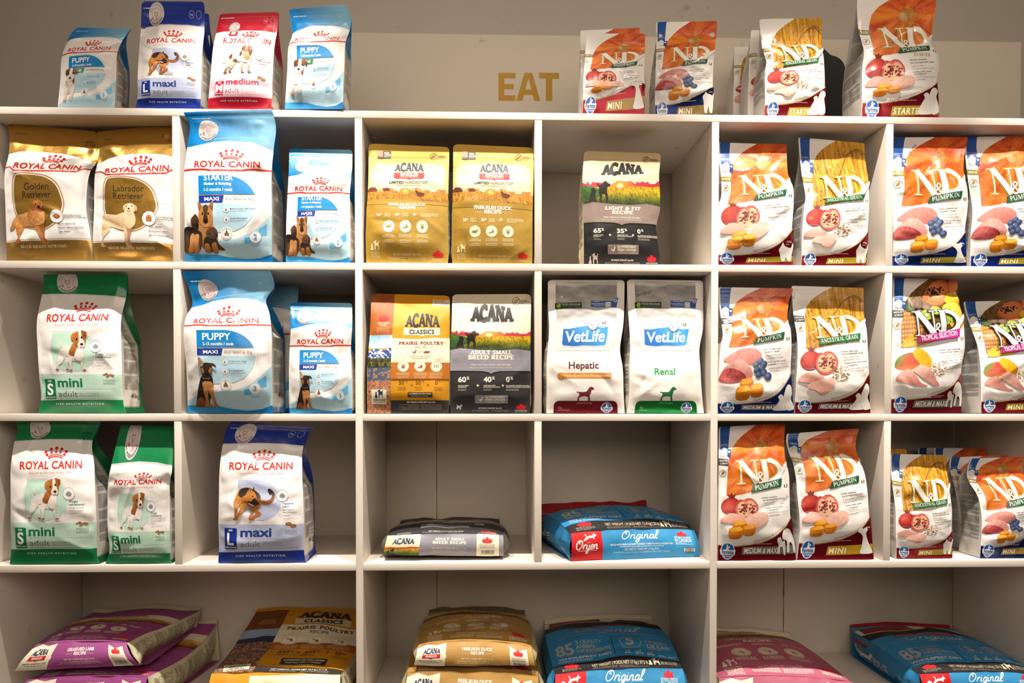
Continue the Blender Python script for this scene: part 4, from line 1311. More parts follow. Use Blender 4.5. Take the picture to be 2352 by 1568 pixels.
def shield_icon(A, cx, cy, r, col, bg):
    A.fill([(cx + x * r, cy + y * r) for x, y in ((-.7, -.6), (0, -.85), (.7, -.6), (.65, .2), (0, .9), (-.65, .2))], col)
    A.fill([(cx + x * r * .72, cy + y * r * .72) for x, y in ((-.7, -.6), (0, -.85), (.7, -.6), (.65, .2), (0, .9), (-.65, .2))], bg)
    A.blob([(cx + x * r, cy + y * r) for x, y in ((0, -.45), (.2, -.1), (.4, -.2), (.3, .2), (0, .45), (-.3, .2), (-.4, -.2), (-.2, -.1))], col, n=3)


def grain_free(A, x, y, r, col='#3d3427'):
    A.ring(x, y, r, r * .11, col)
    A.line([(x - r * .7, y + r * .7), (x + r * .7, y - r * .7)], r * .11, col)
    for a in range(5):
        A.ell(x + r * .42 * math.cos(a * 1.3 + .4), y + r * .42 * math.sin(a * 1.3 + .4), r * .13, col, n=7)
    A.line([(x, y - r), (x + r * .25, y - r * 1.25)], r * .1, col)
    A.text('NO GRAIN', x + r * 1.2, y - r * .15, r * .26, col, b=.03); A.text('INGREDIENTS', x + r * 1.2, y + r * .22, r * .26, col, b=.03)
    A.greek(x + r * 1.2, y + r * .55, x + r * 3.1, 1, 1, r * .12, col)


def zipper(A, X, Yd, y, col, ln):
    for q in range(3):
        A.line([(X(1), Yd(y - q * 1.3)), (X(99), Yd(y - q * 1.3 - 1.2))], ln, col)


def field_col(A, bands, streak=.5):
    """meadow: colours by height (design units), streaked like grass"""
    ys = [b[0] for b in bands]; cs = np.array([lin(b[1]) for b in bands])

    def f(x, y):
        q = y + 1.2 * NZ[2](x * .12, y * .1)
        c = np.stack([np.interp(q, ys, cs[:, k]) for k in range(3)], -1)
        n = NZ[4](x * 1.6 + y * .5, y * .42) + .7 * NZ[5](x * 3.3 + y, y * .8)
        return np.clip(c * (1 + streak * .6 * n)[..., None], 0, 1)
    return f


def top_hills(u0, u1, y, a, seed, n=26, k=.16):
    u = np.linspace(u0, u1, n)
    return list(zip(u, y + a * NZ[seed](u * k, u * 0 + seed) + .35 * a * NZ[seed + 1](u * k * 4, u * 0)))


def acana_duck():
    A = Art(146, grad('#d3ad52', '#e6cf92', (50, 118), (50, 100), .03, .1), MATTE)
    A.ref(18, 1475, 9.45)
    x0, y0, k = 18, 1475, 9.45
    X = lambda u: x0 + u * k
    Yd = lambda d: y0 - d * k
    OL = '#a8842c'
    A.fill([(X(5), Yd(84)), (X(95), Yd(84)), (X(96), Yd(116)), (X(88), Yd(121)), (X(12), Yd(122)), (X(4), Yd(116))], grad('#f0e5c0', '#e3cc8c', (50, 100), (50, 121)))
    A.rect(X(0), Yd(74), X(100), Yd(0), grad(OL, '#b08d38', (0, 30), (100, 30), .05, .15))
    A.fill([(X(u), Yd(d)) for u, d in [(0, 72)] + top_hills(0, 100, 86.5, 3.4, 1) + [(100, 72)]], field_col(A, [(71, '#8a5a1e'), (76, '#b8832f'), (82, '#c98a35'), (86, '#d99a5a'), (90, '#b86a4a')], .9), sp=1.5)
    for u, d, r in ((6, 87, 6), (24, 86.5, 4.2)):
        A.blob([(X(u - r), Yd(d - r * .4)), (X(u - r * .6), Yd(d + r * .35)), (X(u), Yd(d + r * .5)), (X(u + r * .7), Yd(d + r * .3)), (X(u + r), Yd(d - r * .4))], '#7a4030')
    A.ell(X(47), Yd(84), 7 * k, radial([(0, '#fff3c8'), (.25, '#ffc95a'), (.6, '#e8952f'), (1, '#c98a35')], (47, 84), 7), ry=4.6 * k, sp=1.0)
    for a in range(12):
        A.line([(X(47), Yd(85)), (X(47 + 7 * math.cos(a * .524)), Yd(85 + 5 * math.sin(a * .524)))], .35 * k, '#ffe2a0', .05 * k)
    A.blob([(X(u), Yd(d)) for u, d in ((59, 85), (61, 86), (63, 84), (67, 83), (71, 82), (70, 79), (66, 78), (62, 79), (61, 82))], '#6a3a1c', n=3)
    A.fill([(X(0), Yd(72)), (X(30), Yd(74.5)), (X(44), Yd(74)), (X(50), Yd(77)), (X(56), Yd(73.4)), (X(75), Yd(71)), (X(100), Yd(72)), (X(100), Yd(66)), (X(0), Yd(66))], OL)
    zipper(A, X, Yd, 132, '#c59f4a', .3 * k)
    A.rect(X(11), Yd(137.5), X(18), Yd(127.5), '#b08a74'); A.rect(X(18), Yd(137), X(28), Yd(128), '#3d372e')
    A.rect(X(11), Yd(130), X(18), Yd(127.5), '#4a3c30')
    A.text('NEW', X(19.5), Yd(133.6), 2 * k, '#e9dcb8', b=.04); A.text('LOOK!', X(19.5), Yd(131), 2 * k, '#e9dcb8', b=.04); A.greek(X(19.5), Yd(129.4), X(27), 1, 1, .6 * k, '#cfc09a')
    grain_free(A, X(81), Yd(131), 4.4 * k)
    acana_word(A, X(51), Yd(110), 37 * k, 9.4 * k, '#2c2a28', '#e9e2c8')
    A.fill([(X(32.5), Yd(108.2)), (X(70), Yd(108.2)), (X(70), Yd(101.5)), (X(68.5), Yd(100.2)), (X(54), Yd(100.2)), (X(51.3), Yd(98.8)), (X(48.5), Yd(100.2)), (X(34), Yd(100.2)), (X(32.5), Yd(101.5))], '#d42a28')
    A.text('SINGLES', X(51.3), Yd(103.6), 3.7 * k, '#f6ecd2', 'c', w=22 * k, b=.035)
    A.text('1 SOURCE OF ANIMAL PROTEIN', X(51.3), Yd(101.6), 1.1 * k, '#f3d9c4', 'c', w=23 * k, b=.02)
    A.text('LIMITED', X(27), Yd(94), 3 * k, '#2f2b26', w=18 * k, b=.035)
    A.text('INGREDIENT DIET', X(46.5), Yd(94), 3 * k, '#2f2b26', w=28.5 * k, b=.01)
    A.text('REGIME A INGREDIENTS LIMITES', X(51), Yd(91.2), 1.5 * k, '#4a463c', 'c', w=30 * k)
    for t, d, w in (('FREE-RUN DUCK', 64, 46.5), ('RECIPE', 59.4, 21)):
        A.text(t, X(50.4), Yd(d), 3.8 * k, '#fdf8e8', 'c', w=w * k, b=.035)
    A.line([(X(27.5), Yd(60.6)), (X(37), Yd(60.6))], .25 * k, '#f3e6bc'); A.line([(X(64), Yd(60)), (X(74), Yd(60))], .25 * k, '#f3e6bc')
    for u, t in ((13.5, '50'), (36, '50'), (58.5, '0')):
        A.text(t, X(u), Yd(50.2), 3 * k, '#fdf6e0', b=.035); A.text('%', X(u + (4.8 if t == '50' else 2.6)), Yd(51.6), 1.7 * k, '#fdf6e0', b=.03)
        A.greek(X(u + 9.4), Yd(53), X(u + (17 if t == '50' else 30)), 4, 1.3 * k, .6 * k, '#eedfb0')
    for u in (34, 56.5):
        A.line([(X(u), Yd(54)), (X(u), Yd(47.5))], .15 * k, '#e4d3a0')
    A.line([(X(13), Yd(56)), (X(88), Yd(55))], .12 * k, '#d9c58e'); A.line([(X(13), Yd(46.5)), (X(88), Yd(45.4))], .12 * k, '#d9c58e')
    for i, u in enumerate((28.5, 49, 69.5)):
        A.ell(X(u), Yd(38), 7 * k, '#f6edd0', n=30); A.ring(X(u), Yd(38), 6.1 * k, .14 * k, '#c8ab62')
        (lambda *a: A.blob([(X(u - 4 + x), Yd(38 + y)) for x, y in ((0, 0), (3, -1.6), (6, -1), (7.6, 1), (7.4, 2.6), (8.8, 2), (7, 3.2), (6, 1.2), (3, 1.2))], '#a07c2a', n=3), stomach_icon, lambda A, x, y, r, c: shield_icon(A, x, y, r, c, '#f6edd0'))[i](A, X(u), Yd(38), 3.4 * k, '#a07c2a')
        A.greek(X(u - 7.5), Yd(28.6), X(u + 7.5), 3, 1.25 * k, .6 * k, '#efe2b6', 'c', seed=i); A.greek(X(u - 7), Yd(23), X(u + 7), 3, 1.15 * k, .5 * k, '#efe2b6', 'c', seed=i + 9)
    dog_pair_icon(A, X(11.5), Yd(13.8), 10.5 * k, '#efe2b6')
    A.greek(X(6), Yd(12), X(17), 6, 1.35 * k, .5 * k, '#e6d49c', 'c')
    A.text('NET WT. | POIDS NET 2 kg | 4.4 lb', X(50), Yd(8.2), 1.9 * k, '#efe2b6', 'c', w=33 * k)
    A.greek(X(27), Yd(5.6), X(49), 3, 1.1 * k, .45 * k, '#d9c690'); A.greek(X(51), Yd(5.6), X(73), 3, 1.1 * k, .45 * k, '#d9c690')
    maple(A, X(88), Yd(6.2), 13.5 * k)
    A.greek(X(80), Yd(4.2), X(96), 2, 1.3 * k, .6 * k, '#e6d49c', 'c')
    return A


def meadow(A, X, Yd, k, b, t, dogs=True):
    """sunset meadow band between heights b and t of the artwork"""
    h = t - b
    A.fill([(X(u), Yd(d)) for u, d in [(0, b + .62 * h)] + [(u, d + (.06 * abs(u - 47) / 47 * h)) for u, d in top_hills(0, 100, t - .10 * h, .10 * h, 3, 44, .3)] + [(100, b + .62 * h)]],
           lambda x, y: mix(np.tile(lin('#ff9a3c'), (len(x), 1)), lin('#c93446'), sstep(2, 26, np.abs(x - 47))), sp=1.6)
    A.fill([(X(u), Yd(d)) for u, d in [(0, b)] + [(u, d + .06 * h * abs(u - 47) / 47) for u, d in top_hills(0, 100, b + .70 * h, .03 * h, 6)] + [(100, b)]],
           field_col(A, [(b, '#22301c'), (b + .2 * h, '#4a5a1c'), (b + .42 * h, '#9a9420'), (b + .6 * h, '#d8b020'), (b + .72 * h, '#d2a018'), (b + h, '#a8902a')], .8), sp=1.4)
    A.fill(spline([(X(0), Yd(b + .3 * h)), (X(0), Yd(b + .82 * h)), (X(8), Yd(b + .8 * h)), (X(20), Yd(b + .66 * h)), (X(24), Yd(b + .45 * h)), (X(12), Yd(b + .28 * h))], 4), field_col(A, [(b, '#1c3a20'), (b + .8 * h, '#4a7a34')], .6), sp=1.6)
    A.ell(X(47.5), Yd(b + .78 * h), 5 * k, radial([(0, '#fffbe0'), (.4, '#ffe9a0'), (1, '#f5b040')], (47.5, b + .78 * h), 5), ry=.11 * h * k, sp=.8)
    if dogs:
        dogs_sil(A, X(26), Yd(b + .08 * h), .9 * h * k, '#23211c')


def acana_heritage(kind):
    """Light & Fit and Adult Small Breed: cream head, meadow, coloured title band, dark foot"""
    lf = kind == 'light'
    A = Art(146, grad('#ece2c6', '#cdb384' if lf else '#d8ceb4', (50, 96), (50, 146)), MATTE)
    x0, y0, k = (548, 1490, 9.6) if lf else (1070, 1505, 9.6)
    A.ref(x0, y0, k)
    X = lambda u: x0 + u * k
    Yd = lambda d: y0 - d * k
    BAND = '#8d7c74' if lf else '#8e8c96'
    DK = '#201e20' if lf else '#302e30'
    A.rect(X(0), Yd(51), X(100), Yd(0), grad(DK, DK, (0, 0), (0, 1), .08, .2))
    meadow(A, X, Yd, k, 74, 100)
    A.fill([(X(0), Yd(75)), (X(12), Yd(77)), (X(35), Yd(74.8)), (X(60), Yd(74)), (X(82), Yd(76)), (X(100), Yd(74)), (X(100), Yd(51)), (X(62), Yd(50.6)), (X(54), Yd(49.2)), (X(51), Yd(47.4)), (X(48), Yd(49.2)), (X(40), Yd(50.6)), (X(0), Yd(51.5))], grad(BAND, BAND, (0, 0), (0, 1), .03, .2))
    zipper(A, X, Yd, 134 if lf else 131, '#cbb98f', .28 * k)
    grain_free(A, X(81), Yd(134 if lf else 137), 4.6 * k)
    acana_word(A, X(51), Yd(108.5 if lf else 113), 54 * k, 14.5 * k, '#151314', '#4a4746')
    for t, d, w in ((('LIGHT & FIT', 67.6, 46), ('RECIPE', 62.4, 28)) if lf else (('ADULT SMALL', 69.5, 52), ('BREED RECIPE', 63.8, 57))):
        slab(A, t, X(50.5), Yd(d), 4 * k if lf else 4.6 * k, '#ece8d6', w=w * k)
    A.text('Made with fresh chicken and raw hake', X(50.5), Yd(57 if lf else 57), 2 * k, '#e9e4d4', 'c', w=49 * k)
    A.text('Nourritures confectionnees avec du poulet frais et merlu cru', X(50.5), Yd(54), 1.3 * k, '#d9d4c6', 'c', w=52 * k)
    for u, t in ((12.5 if lf else 10, '65' if lf else '60'), (44 if lf else 41.5, '35' if lf else '40'), (72 if lf else 69.5, '0')):
        A.text(t, X(u), Yd(36.6 if lf else 38), 5.8 * k, '#efeadb', b=.035, w=(10 if len(t) == 2 else 4.6) * k)
        A.text('%', X(u + (10.6 if len(t) == 2 else 5.4)), Yd(39.4 if lf else 40.8), 3.4 * k, '#efeadb', b=.02)
        for i in range(2):
            A.text((('QUALITY ANIMAL', 'INGREDIENTS'), ('VEGETABLES, FRUIT,', 'BOTANICALS & NUTRIENTS'), ('NO ARTIFICIAL COLOURS, FLAVOURS OR', 'PRESERVATIVES ADDED IN OUR KITCHEN'))[(t == '0') * 2 + (t in ('35', '40'))][i], X(u), Yd(33 - i * 1.8), 1.15 * k, '#e4dfd0', b=.03)
        A.greek(X(u), Yd(29), X(u + (10 if t != '0' else 16)), 2, 1.4 * k, .55 * k, '#b9b2a4')
    for u in (34.5, 65.5):
        A.rect(X(u - 1.6), Yd(34.2), X(u + 1.6), Yd(33.2), '#efeadb'); A.rect(X(u - .5), Yd(35.3), X(u + .5), Yd(32.1), '#efeadb')
    A.rect(X(31), Yd(22), X(72), Yd(12), BAND, r=.9 * k)
    chicken_icon(A, X(38), Yd(17), 3 * k, '#ece8d6')
    for t, d, h in (('1st INGREDIENT', 18.6, 2.4), ('FRESH CHICKEN', 15.3, 2.4)):
        A.text(t, X(44), Yd(d), h * k, '#ece8d6', w=24.4 * k, b=.04)
    A.greek(X(44), Yd(13.2), X(68), 1, 1, .7 * k, '#d8d2c2')
    if lf:
        dog_pair_icon(A, X(12.5), Yd(2.6), 12 * k, '#b3a49b')
    else:
        A.blob([(X(u), Yd(d)) for u, d in ((8.4, 11), (9.6, 9.4), (12, 9.2), (13.4, 10.6), (14.6, 10.4), (15, 8.6), (13.8, 7.8), (13.4, 4.8), (12, 4.6), (11.6, 6.4), (10, 6.2), (9, 4.8), (8, 5.4), (8.4, 8))], '#b9b6bc', n=3)
    A.text('NET WEIGHT | POIDS NET 2 kg | 4.4 lb', X(50), Yd(5.4), 1.5 * k, '#e9e4d4', 'c', w=29 * k, b=.03)
    A.greek(X(27), Yd(3.4), X(49), 2, 1.2 * k, .45 * k, '#8d8a88'); A.greek(X(51), Yd(3.4), X(73), 2, 1.2 * k, .45 * k, '#8d8a88')
    maple(A, X(88.5), Yd(4.6), 13 * k)
    A.text('PROUDLY CRAFTED IN CANADA', X(88.5), Yd(2.8), 1 * k, '#d8d3c4', 'c', w=15 * k, b=.03); A.greek(X(81), Yd(1.4), X(96), 1, 1, .5 * k, '#a8a49a', 'c')
    return A


def prairie_strip(A, X, Yd, k, y0, y1):
    """river landscape strip on the left of the yellow bag"""
    w = 29
    A.rect(X(0), Yd(y1), X(w), Yd(y1 - 18), grad('#7db8dc', '#f2f0ea', (10, y1), (14, y1 - 20), .1, .25))
    A.fill([(X(u), Yd(d)) for u, d in [(0, y1 - 38)] + list(zip(np.linspace(0, w, 12), y1 - 21 + np.array([-2, 0, 2.5, 4, 2, 1, 2.5, .5, 0, 2.5, 4, 3]))) + [(w, y1 - 38)]],
           lambda x, y: np.clip(mix(np.tile(lin('#2d4f94'), (len(x), 1)), lin('#e8ecf4'), sstep(.0, .5, NZ[3](x * .5 + y * .3, y * .45) + .5 * NZ[6](x * 1.2, y))), 0, 1), sp=1.0)
    A.rect(X(0), Yd(y1 - 32), X(w), Yd(y1 - 43), lambda x, y: np.clip(mix(np.tile(lin('#26351d'), (len(x), 1)), lin('#8a7a3a'), sstep(-.2, .8, NZ[7](x * 1.4, y * .25))), 0, 1), sp=1.0)
    for i in range(15):
        u = 1 + i * 1.95
        A.fill([(X(u - .9), Yd(y1 - 36)), (X(u), Yd(y1 - 28 - 4 * ((i * 7) % 5) / 5 - (4 if i in (6, 7, 8, 10, 12) else 0))), (X(u + .9), Yd(y1 - 36))], '#25331f')
    A.rect(X(0), Yd(y1 - 43), X(w), Yd(y1 - 62), lambda x, y: np.clip(mix(np.tile(lin('#4a5874'), (len(x), 1)), lin('#b98a4c'), sstep(.1, .7, NZ[8](x * .35, y * .5) + .4 * NZ[2](x * 1.5, y * 1.5))), 0, 1), sp=1.0)
    A.rect(X(0), Yd(y1 - 60), X(w), Yd(y0), lambda x, y: np.clip(mix(np.tile(lin('#7a5244'), (len(x), 1)), lin('#c98a5a'), sstep(-.5, .6, NZ[1](x * 1.1, y * .9) + .8 * NZ[4](x * 2.4, y * 1.8)))
                                                                     + mix(np.zeros((len(x), 3)), lin('#8a4c14'), sstep(.35, .8, NZ[9](x * .5, y * .5)))
                                                                     + mix(np.zeros((len(x), 3)), lin('#5a5a6a'), sstep(.4, .9, NZ[0](x * 1.7, y * 1.7))), 0, 1), sp=.9)
    A.rect(X(5.5), Yd(y0 + 26), X(24), Yd(y0 + 10), '#e2dcc2')
    dog_pair_icon(A, X(15), Yd(y0 + 17), 10 * k, '#23305a')
    for i, t in enumerate(('COMPLETE PET FOOD FOR DOGS', 'ALL BREEDS | ALL LIFE STAGES')):
        A.text(t, X(14.8), Yd(y0 + 14.6 - i * 1.3), .95 * k, '#2b2b2b', 'c', w=16 * k, b=.03)
    A.greek(X(7), Yd(y0 + 11.8), X(23), 1, 1, .5 * k, '#555', 'c')


def acana_prairie():
    A = Art(146, '#cf8f14', MATTE)
    x0, y0, k = 78, 1505, 9.8
    A.ref(x0, y0, k)
    X = lambda u: x0 + u * k
    Yd = lambda d: y0 - d * k
    A.rect(X(0), Yd(96), X(29), Yd(146), grad('#8e4a18', '#a85a1e', (0, 146), (0, 96), .05, .2))
    prairie_strip(A, X, Yd, k, 0, 96)
    A.fill([(X(29), Yd(92)), (X(45), Yd(91)), (X(62), Yd(90.5)), (X(80), Yd(92)), (X(100), Yd(92)), (X(100), Yd(57)), (X(29), Yd(58))], '#efe6ca')
    A.rect(X(29), Yd(58.4), X(100), Yd(38), '#b86a1c')
    A.rect(X(29), Yd(14), X(100), Yd(0), '#3a3634')
    maple(A, X(17), Yd(112), 13 * k)
    for i, t in enumerate(('PROUDLY CRAFTED', 'IN CANADA')):
        A.text(t, X(17), Yd(109 - 2.6 * i), 1.9 * k, '#e0c8a2', 'c', w=(15, 9)[i] * k, b=.02)
    A.greek(X(9), Yd(104), X(25), 4, 1.5 * k, .6 * k, '#d0a878', 'c')
    A.rect(X(78), Yd(140), X(100), Yd(132), '#dcd0ae')
    A.text('ENHANCED RECIPE', X(80), Yd(137.2), 1.6 * k, '#a83a34', w=14 * k, b=.02); A.text('RECETTE AMELIOREE', X(80), Yd(134), 1.6 * k, '#a83a34', w=17 * k, b=.02)
    acana_word(A, X(66), Yd(106), 44 * k, 12.4 * k, INK)
    A.fill([(X(43), Yd(104.5)), (X(88), Yd(104.5)), (X(88), Yd(97)), (X(86), Yd(95.4)), (X(69), Yd(95.4)), (X(66), Yd(93.6)), (X(63), Yd(95.4)), (X(45), Yd(95.4)), (X(43), Yd(97))], '#d9cfae')
    slab(A, 'CLASSICS', X(65.5), Yd(97.4), 4.8 * k, INK, w=31 * k)
    slab(A, 'PRAIRIE POULTRY', X(65), Yd(83), 4 * k, '#8a4a16', w=55 * k)
    A.text('RECIPE', X(65), Yd(77.6), 3.2 * k, '#a4794e', 'c', w=14 * k)
    A.line([(X(38), Yd(80.5)), (X(57), Yd(78.6))], .22 * k, '#b09468'); A.line([(X(73), Yd(78.6)), (X(91), Yd(80.5))], .22 * k, '#b09468')
    chicken_icon(A, X(57), Yd(73), 3 * k, '#8a4a16'); A.blob([(X(u), Yd(d)) for u, d in ((68, 71.4), (71, 74), (74, 73.4), (76, 74.2), (76, 72), (73, 70.6))], '#8a4a16', n=3)
    for i in range(5):
        A.line([(X(62 + i * 1.2), Yd(71 + abs(i - 2))), (X(63 + i * 1.1), Yd(74.6))], .5 * k, '#8a4a16', .1 * k)
    A.text('MADE WITH FRESH CHICKEN', X(65), Yd(65.6), 1.5 * k, '#9a7a52', 'c', w=23 * k); A.greek(X(55), Yd(63.4), X(75), 1, 1, .7 * k, '#b89a74', 'c')
    for i, u in enumerate((44, 64.5, 84)):
        A.ell(X(u), Yd(53.5), 6.9 * k, '#f2ead2', n=30); A.ring(X(u), Yd(53.5), 6 * k, .16 * k, '#c79a58')
        (lambda A, x, y, r, c: shield_icon(A, x, y, r, c, '#f2ead2'), stomach_icon, lambda A, x, y, r, c: [A.line([(x + q * r, y - .7 * r), (x + q * r * .8, y + .5 * r)], .2 * r, c) for q in (-.7, .0, .7)])[i](A, X(u), Yd(53.5), 3.3 * k, '#8a4a16')
        A.greek(X(u - 8), Yd(45), X(u + 8), 3, 1.3 * k, .6 * k, '#e6c896', 'c', seed=i); A.greek(X(u - 7), Yd(40.4), X(u + 7), 2, 1.2 * k, .5 * k, '#e6c896', 'c', seed=i)
    for u, t in ((39, '50'), (59.5, '50'), (83, '0')):
        A.text(t, X(u), Yd(31.4), 4.6 * k, '#7a4512', b=.02); A.text('%', X(u + 8 - 3.6 * (t == '0')), Yd(33.8), 2.4 * k, '#7a4512')
        A.greek(X(u - 1), Yd(28.4), X(u + 9), 4, 1.2 * k, .5 * k, '#a8741c', 'c')
    for u in (54.5, 74.5):
        A.rect(X(u - 1.2), Yd(31.2), X(u + 1.2), Yd(30.6), '#7a4512'); A.rect(X(u - .3), Yd(32.1), X(u + .3), Yd(29.7), '#7a4512')
    A.rect(X(50), Yd(22.6), X(80), Yd(17.2), '#35312f', r=.8 * k)
    A.text('1st INGREDIENT HAS FRESH CHICKEN', X(65), Yd(20.4), 1.2 * k, '#e9e0c8', 'c', w=27 * k, b=.03); A.greek(X(54), Yd(18.4), X(76), 1, 1, .7 * k, '#cfc6ae', 'c')
    A.text('NET WEIGHT | POIDS NET 2 kg | 4.4 lb', X(66), Yd(11.2), 1.7 * k, '#e9e4d4', 'c', w=35 * k, b=.03)
    A.greek(X(39), Yd(9), X(64), 5, 1.3 * k, .55 * k, '#9a9690', 'r'); A.greek(X(65.5), Yd(9), X(91), 5, 1.3 * k, .55 * k, '#9a9690')
    return A


# ------------------------------------------------------------------ artwork: white veterinary bags
def farmina(A, X, Yd, cx, cy, r):
    A.ell(X(cx), Yd(cy), r * A.k, '#e6eaf0', n=32)
    A.ell(X(cx), Yd(cy), r * .9 * A.k, '#0d5cb4', n=32)
    A.fill([(X(cx - .32 * r), Yd(cy + .1 * r)), (X(cx - .14 * r), Yd(cy + .3 * r)), (X(cx - .12 * r), Yd(cy + .78 * r)), (X(cx + .06 * r), Yd(cy + .78 * r)), (X(cx + .08 * r), Yd(cy + .3 * r)), (X(cx + .3 * r), Yd(cy + .1 * r))], '#eef2f6')
    A.ell(X(cx + .24 * r), Yd(cy + .42 * r), .13 * r * A.k, '#eef2f6', n=8)
    A.fill([(X(cx - 1.12 * r), Yd(cy + .1 * r)), (X(cx + 1.12 * r), Yd(cy + .1 * r)), (X(cx + 1.04 * r), Yd(cy - .46 * r)), (X(cx - 1.04 * r), Yd(cy - .46 * r))], '#eceff3')
    A.text('Farmina', X(cx), Yd(cy - .36 * r), .42 * r * A.k, '#27508f', 'c', w=1.75 * r * A.k, font='sans', b=.03)
    A.text('PET FOODS', X(cx), Yd(cy - .72 * r), .17 * r * A.k, '#e6ecf4', 'c', b=.02)


def flag_it(A, X, Yd, u, d, w=5):
    for i, c in enumerate(('#1d7a48', '#f0efec', '#c22f34')):
        A.fill([(X(u + i * w / 3), Yd(d + .25 * i)), (X(u + (i + 1) * w / 3), Yd(d + .25 * i + .25)), (X(u + (i + 1) * w / 3 - .2), Yd(d - w * .62)), (X(u + i * w / 3 - .2), Yd(d - w * .62 - .25))], c)


def vetlife(word, col, foot, bar, date):
    A = Art(174, '#eae6e0', MATTE)
    x0, y0, k = (75, 1522, 8.15) if bar else (935, 1515, 8.0)
    A.ref(x0, y0, k)
    X = lambda u: x0 + u * k
    Yd = lambda d: y0 - d * k

    def hills(x, y):
        n = NZ[3](x * .05 + 3, y * .16 + x * .05) + .5 * NZ[4](x * .16 + y * .1, y * .35) + .25 * NZ[5](x * 1.2, y * .5)
        g = .36 + .10 * n - .12 * sstep(148, 160, y + 5 * NZ[6](x * .04, x * 0)) + .34 * sstep(166, 169, y + 2.4 * NZ[7](x * .05, x * 0))
        g = g + (.76 - g) * (1 - sstep(110, 127, y + 3 * NZ[8](x * .3, y * .3)))
        g = np.clip(g, .03, .8)
        return np.stack([g, g * .97, g * .94], -1)
    A.fill([(X(10), Yd(172)), (X(90), Yd(172)), (X(90), Yd(86))] + [(X(90 - 5 + 5 * math.cos(a)), Yd(86 - 5 * math.sin(a))) for a in (.4, .8, 1.2, 1.57)] + [(X(10 + 5 - 5 * math.cos(a)), Yd(86 - 5 * math.sin(a))) for a in (1.57, 1.2, .8, .4)] + [(X(10), Yd(86))], hills, sp=1.7)
    A.line([(X(10), Yd(112)), (X(10), Yd(86)), (X(15), Yd(81)), (X(85), Yd(81)), (X(90), Yd(86)), (X(90), Yd(112))], .25 * k, '#b9b4ae')
    A.fill([(X(9), Yd(144.5)), (X(44), Yd(145.6)), (X(44), Yd(137.4)), (X(9), Yd(136.2))], '#10341c')
    A.blob([(X(11), Yd(140.5)), (X(13), Yd(143.5)), (X(16.4), Yd(143.8)), (X(16), Yd(139.4)), (X(13), Yd(137.6))], '#8fb83a', n=3)
    A.text('FOOD FOR DOGS', X(18), Yd(141), 2.7 * k, '#d8dcd2', w=24 * k, b=.01); A.greek(X(18), Yd(138.8), X(42), 1, 1, .6 * k, '#8fa08f')
    A.fill([(X(56), Yd(147)), (X(85), Yd(146.6)), (X(86.5), Yd(150.5)), (X(92), Yd(150.5)), (X(89), Yd(137.4)), (X(56), Yd(138.6))], '#0f4fa0')
    A.text('FarminaGenius', X(57), Yd(142), 2.2 * k, '#e4eaf4', w=17 * k, b=.01); A.greek(X(60), Yd(145.4), X(74), 1, 1, .8 * k, '#b9cbe6'); A.greek(X(60), Yd(139.8), X(74), 1, 1, .9 * k, '#b9cbe6')
    A.rect(X(75), Yd(145.4), X(82), Yd(138), '#d5d3cf')
    A.ell(X(88), Yd(147), 2.4 * k, '#c9d3e4', n=14); A.ell(X(88), Yd(147), 1.3 * k, '#7a3a4a', n=10)
    rb = [(18.6, 106.4), (27, 106), (38, 107.6), (50, 108.6), (62, 107), (72, 105.4), (79, 106.4), (79, 89), (77.4, 87.2), (62, 86.4), (48, 87), (34, 86), (20.4, 87.2), (18.6, 89)]
    c = np.array(rb).mean(0)
    A.fill([(X((u - c[0]) * 1.03 + c[0]), Yd((d - c[1]) * 1.09 + c[1])) for u, d in rb], '#e8ecf0')
    A.fill([(X(u), Yd(d)) for u, d in rb], grad('#0d5fae', '#3f9ad6', (40, 87), (55, 108), .12, .08))
    A.text('VetLife', X(48.8), Yd(91), 11.5 * k, '#f2f2f2', 'c', w=54 * k, b=.022)
    A.blob([(X(u), Yd(d)) for u, d in ((56.5, 103), (52, 107), (50.6, 112), (55, 110.8), (58.4, 107))], '#eef2f4', n=4); A.line([(X(u), Yd(d)) for u, d in ((56.5, 103), (52, 107), (50.6, 112), (55, 110.8), (58.4, 107))], .45 * k, '#245a9c', closed=True, smooth=4)
    A.blob([(X(u), Yd(d)) for u, d in ((58, 102.6), (57.4, 108), (60.6, 113), (65, 115.4), (65.4, 110), (62.4, 104.6))], '#eef2f4', n=4); A.line([(X(u), Yd(d)) for u, d in ((58, 102.6), (57.4, 108), (60.6, 113), (65, 115.4), (65.4, 110), (62.4, 104.6))], .45 * k, '#245a9c', closed=True, smooth=4)
    flag_it(A, X, Yd, 70.6, 113.4, 4.4)
    A.text(word, X(48), Yd(57.5 if bar else 50.5), 8.4 * k, col, 'c', w=(39.5 if bar else 29) * k, b=.02)
    if bar:
        A.rect(X(15), Yd(52), X(83.4), Yd(44.8), '#d08524', r=.9 * k); A.ell(X(18.2), Yd(48), 4.6 * k, '#d08524', n=20)
        A.text('Hydrolyzed Fish Monoprotein', X(23), Yd(46.8), 3.6 * k, '#f6e9d2', w=59 * k)
        for a in (.4, 1.9, 3.3, 4.9):
            A.line([(X(18.2), Yd(48)), (X(18.2 + 2.4 * math.cos(a)), Yd(48 + 2.4 * math.sin(a)))], .3 * k, '#f3dcb6'); A.ell(X(18.2 + 2.4 * math.cos(a)), Yd(48 + 2.4 * math.sin(a)), .6 * k, '#f3dcb6', n=8)
    o = 38 if bar else 40
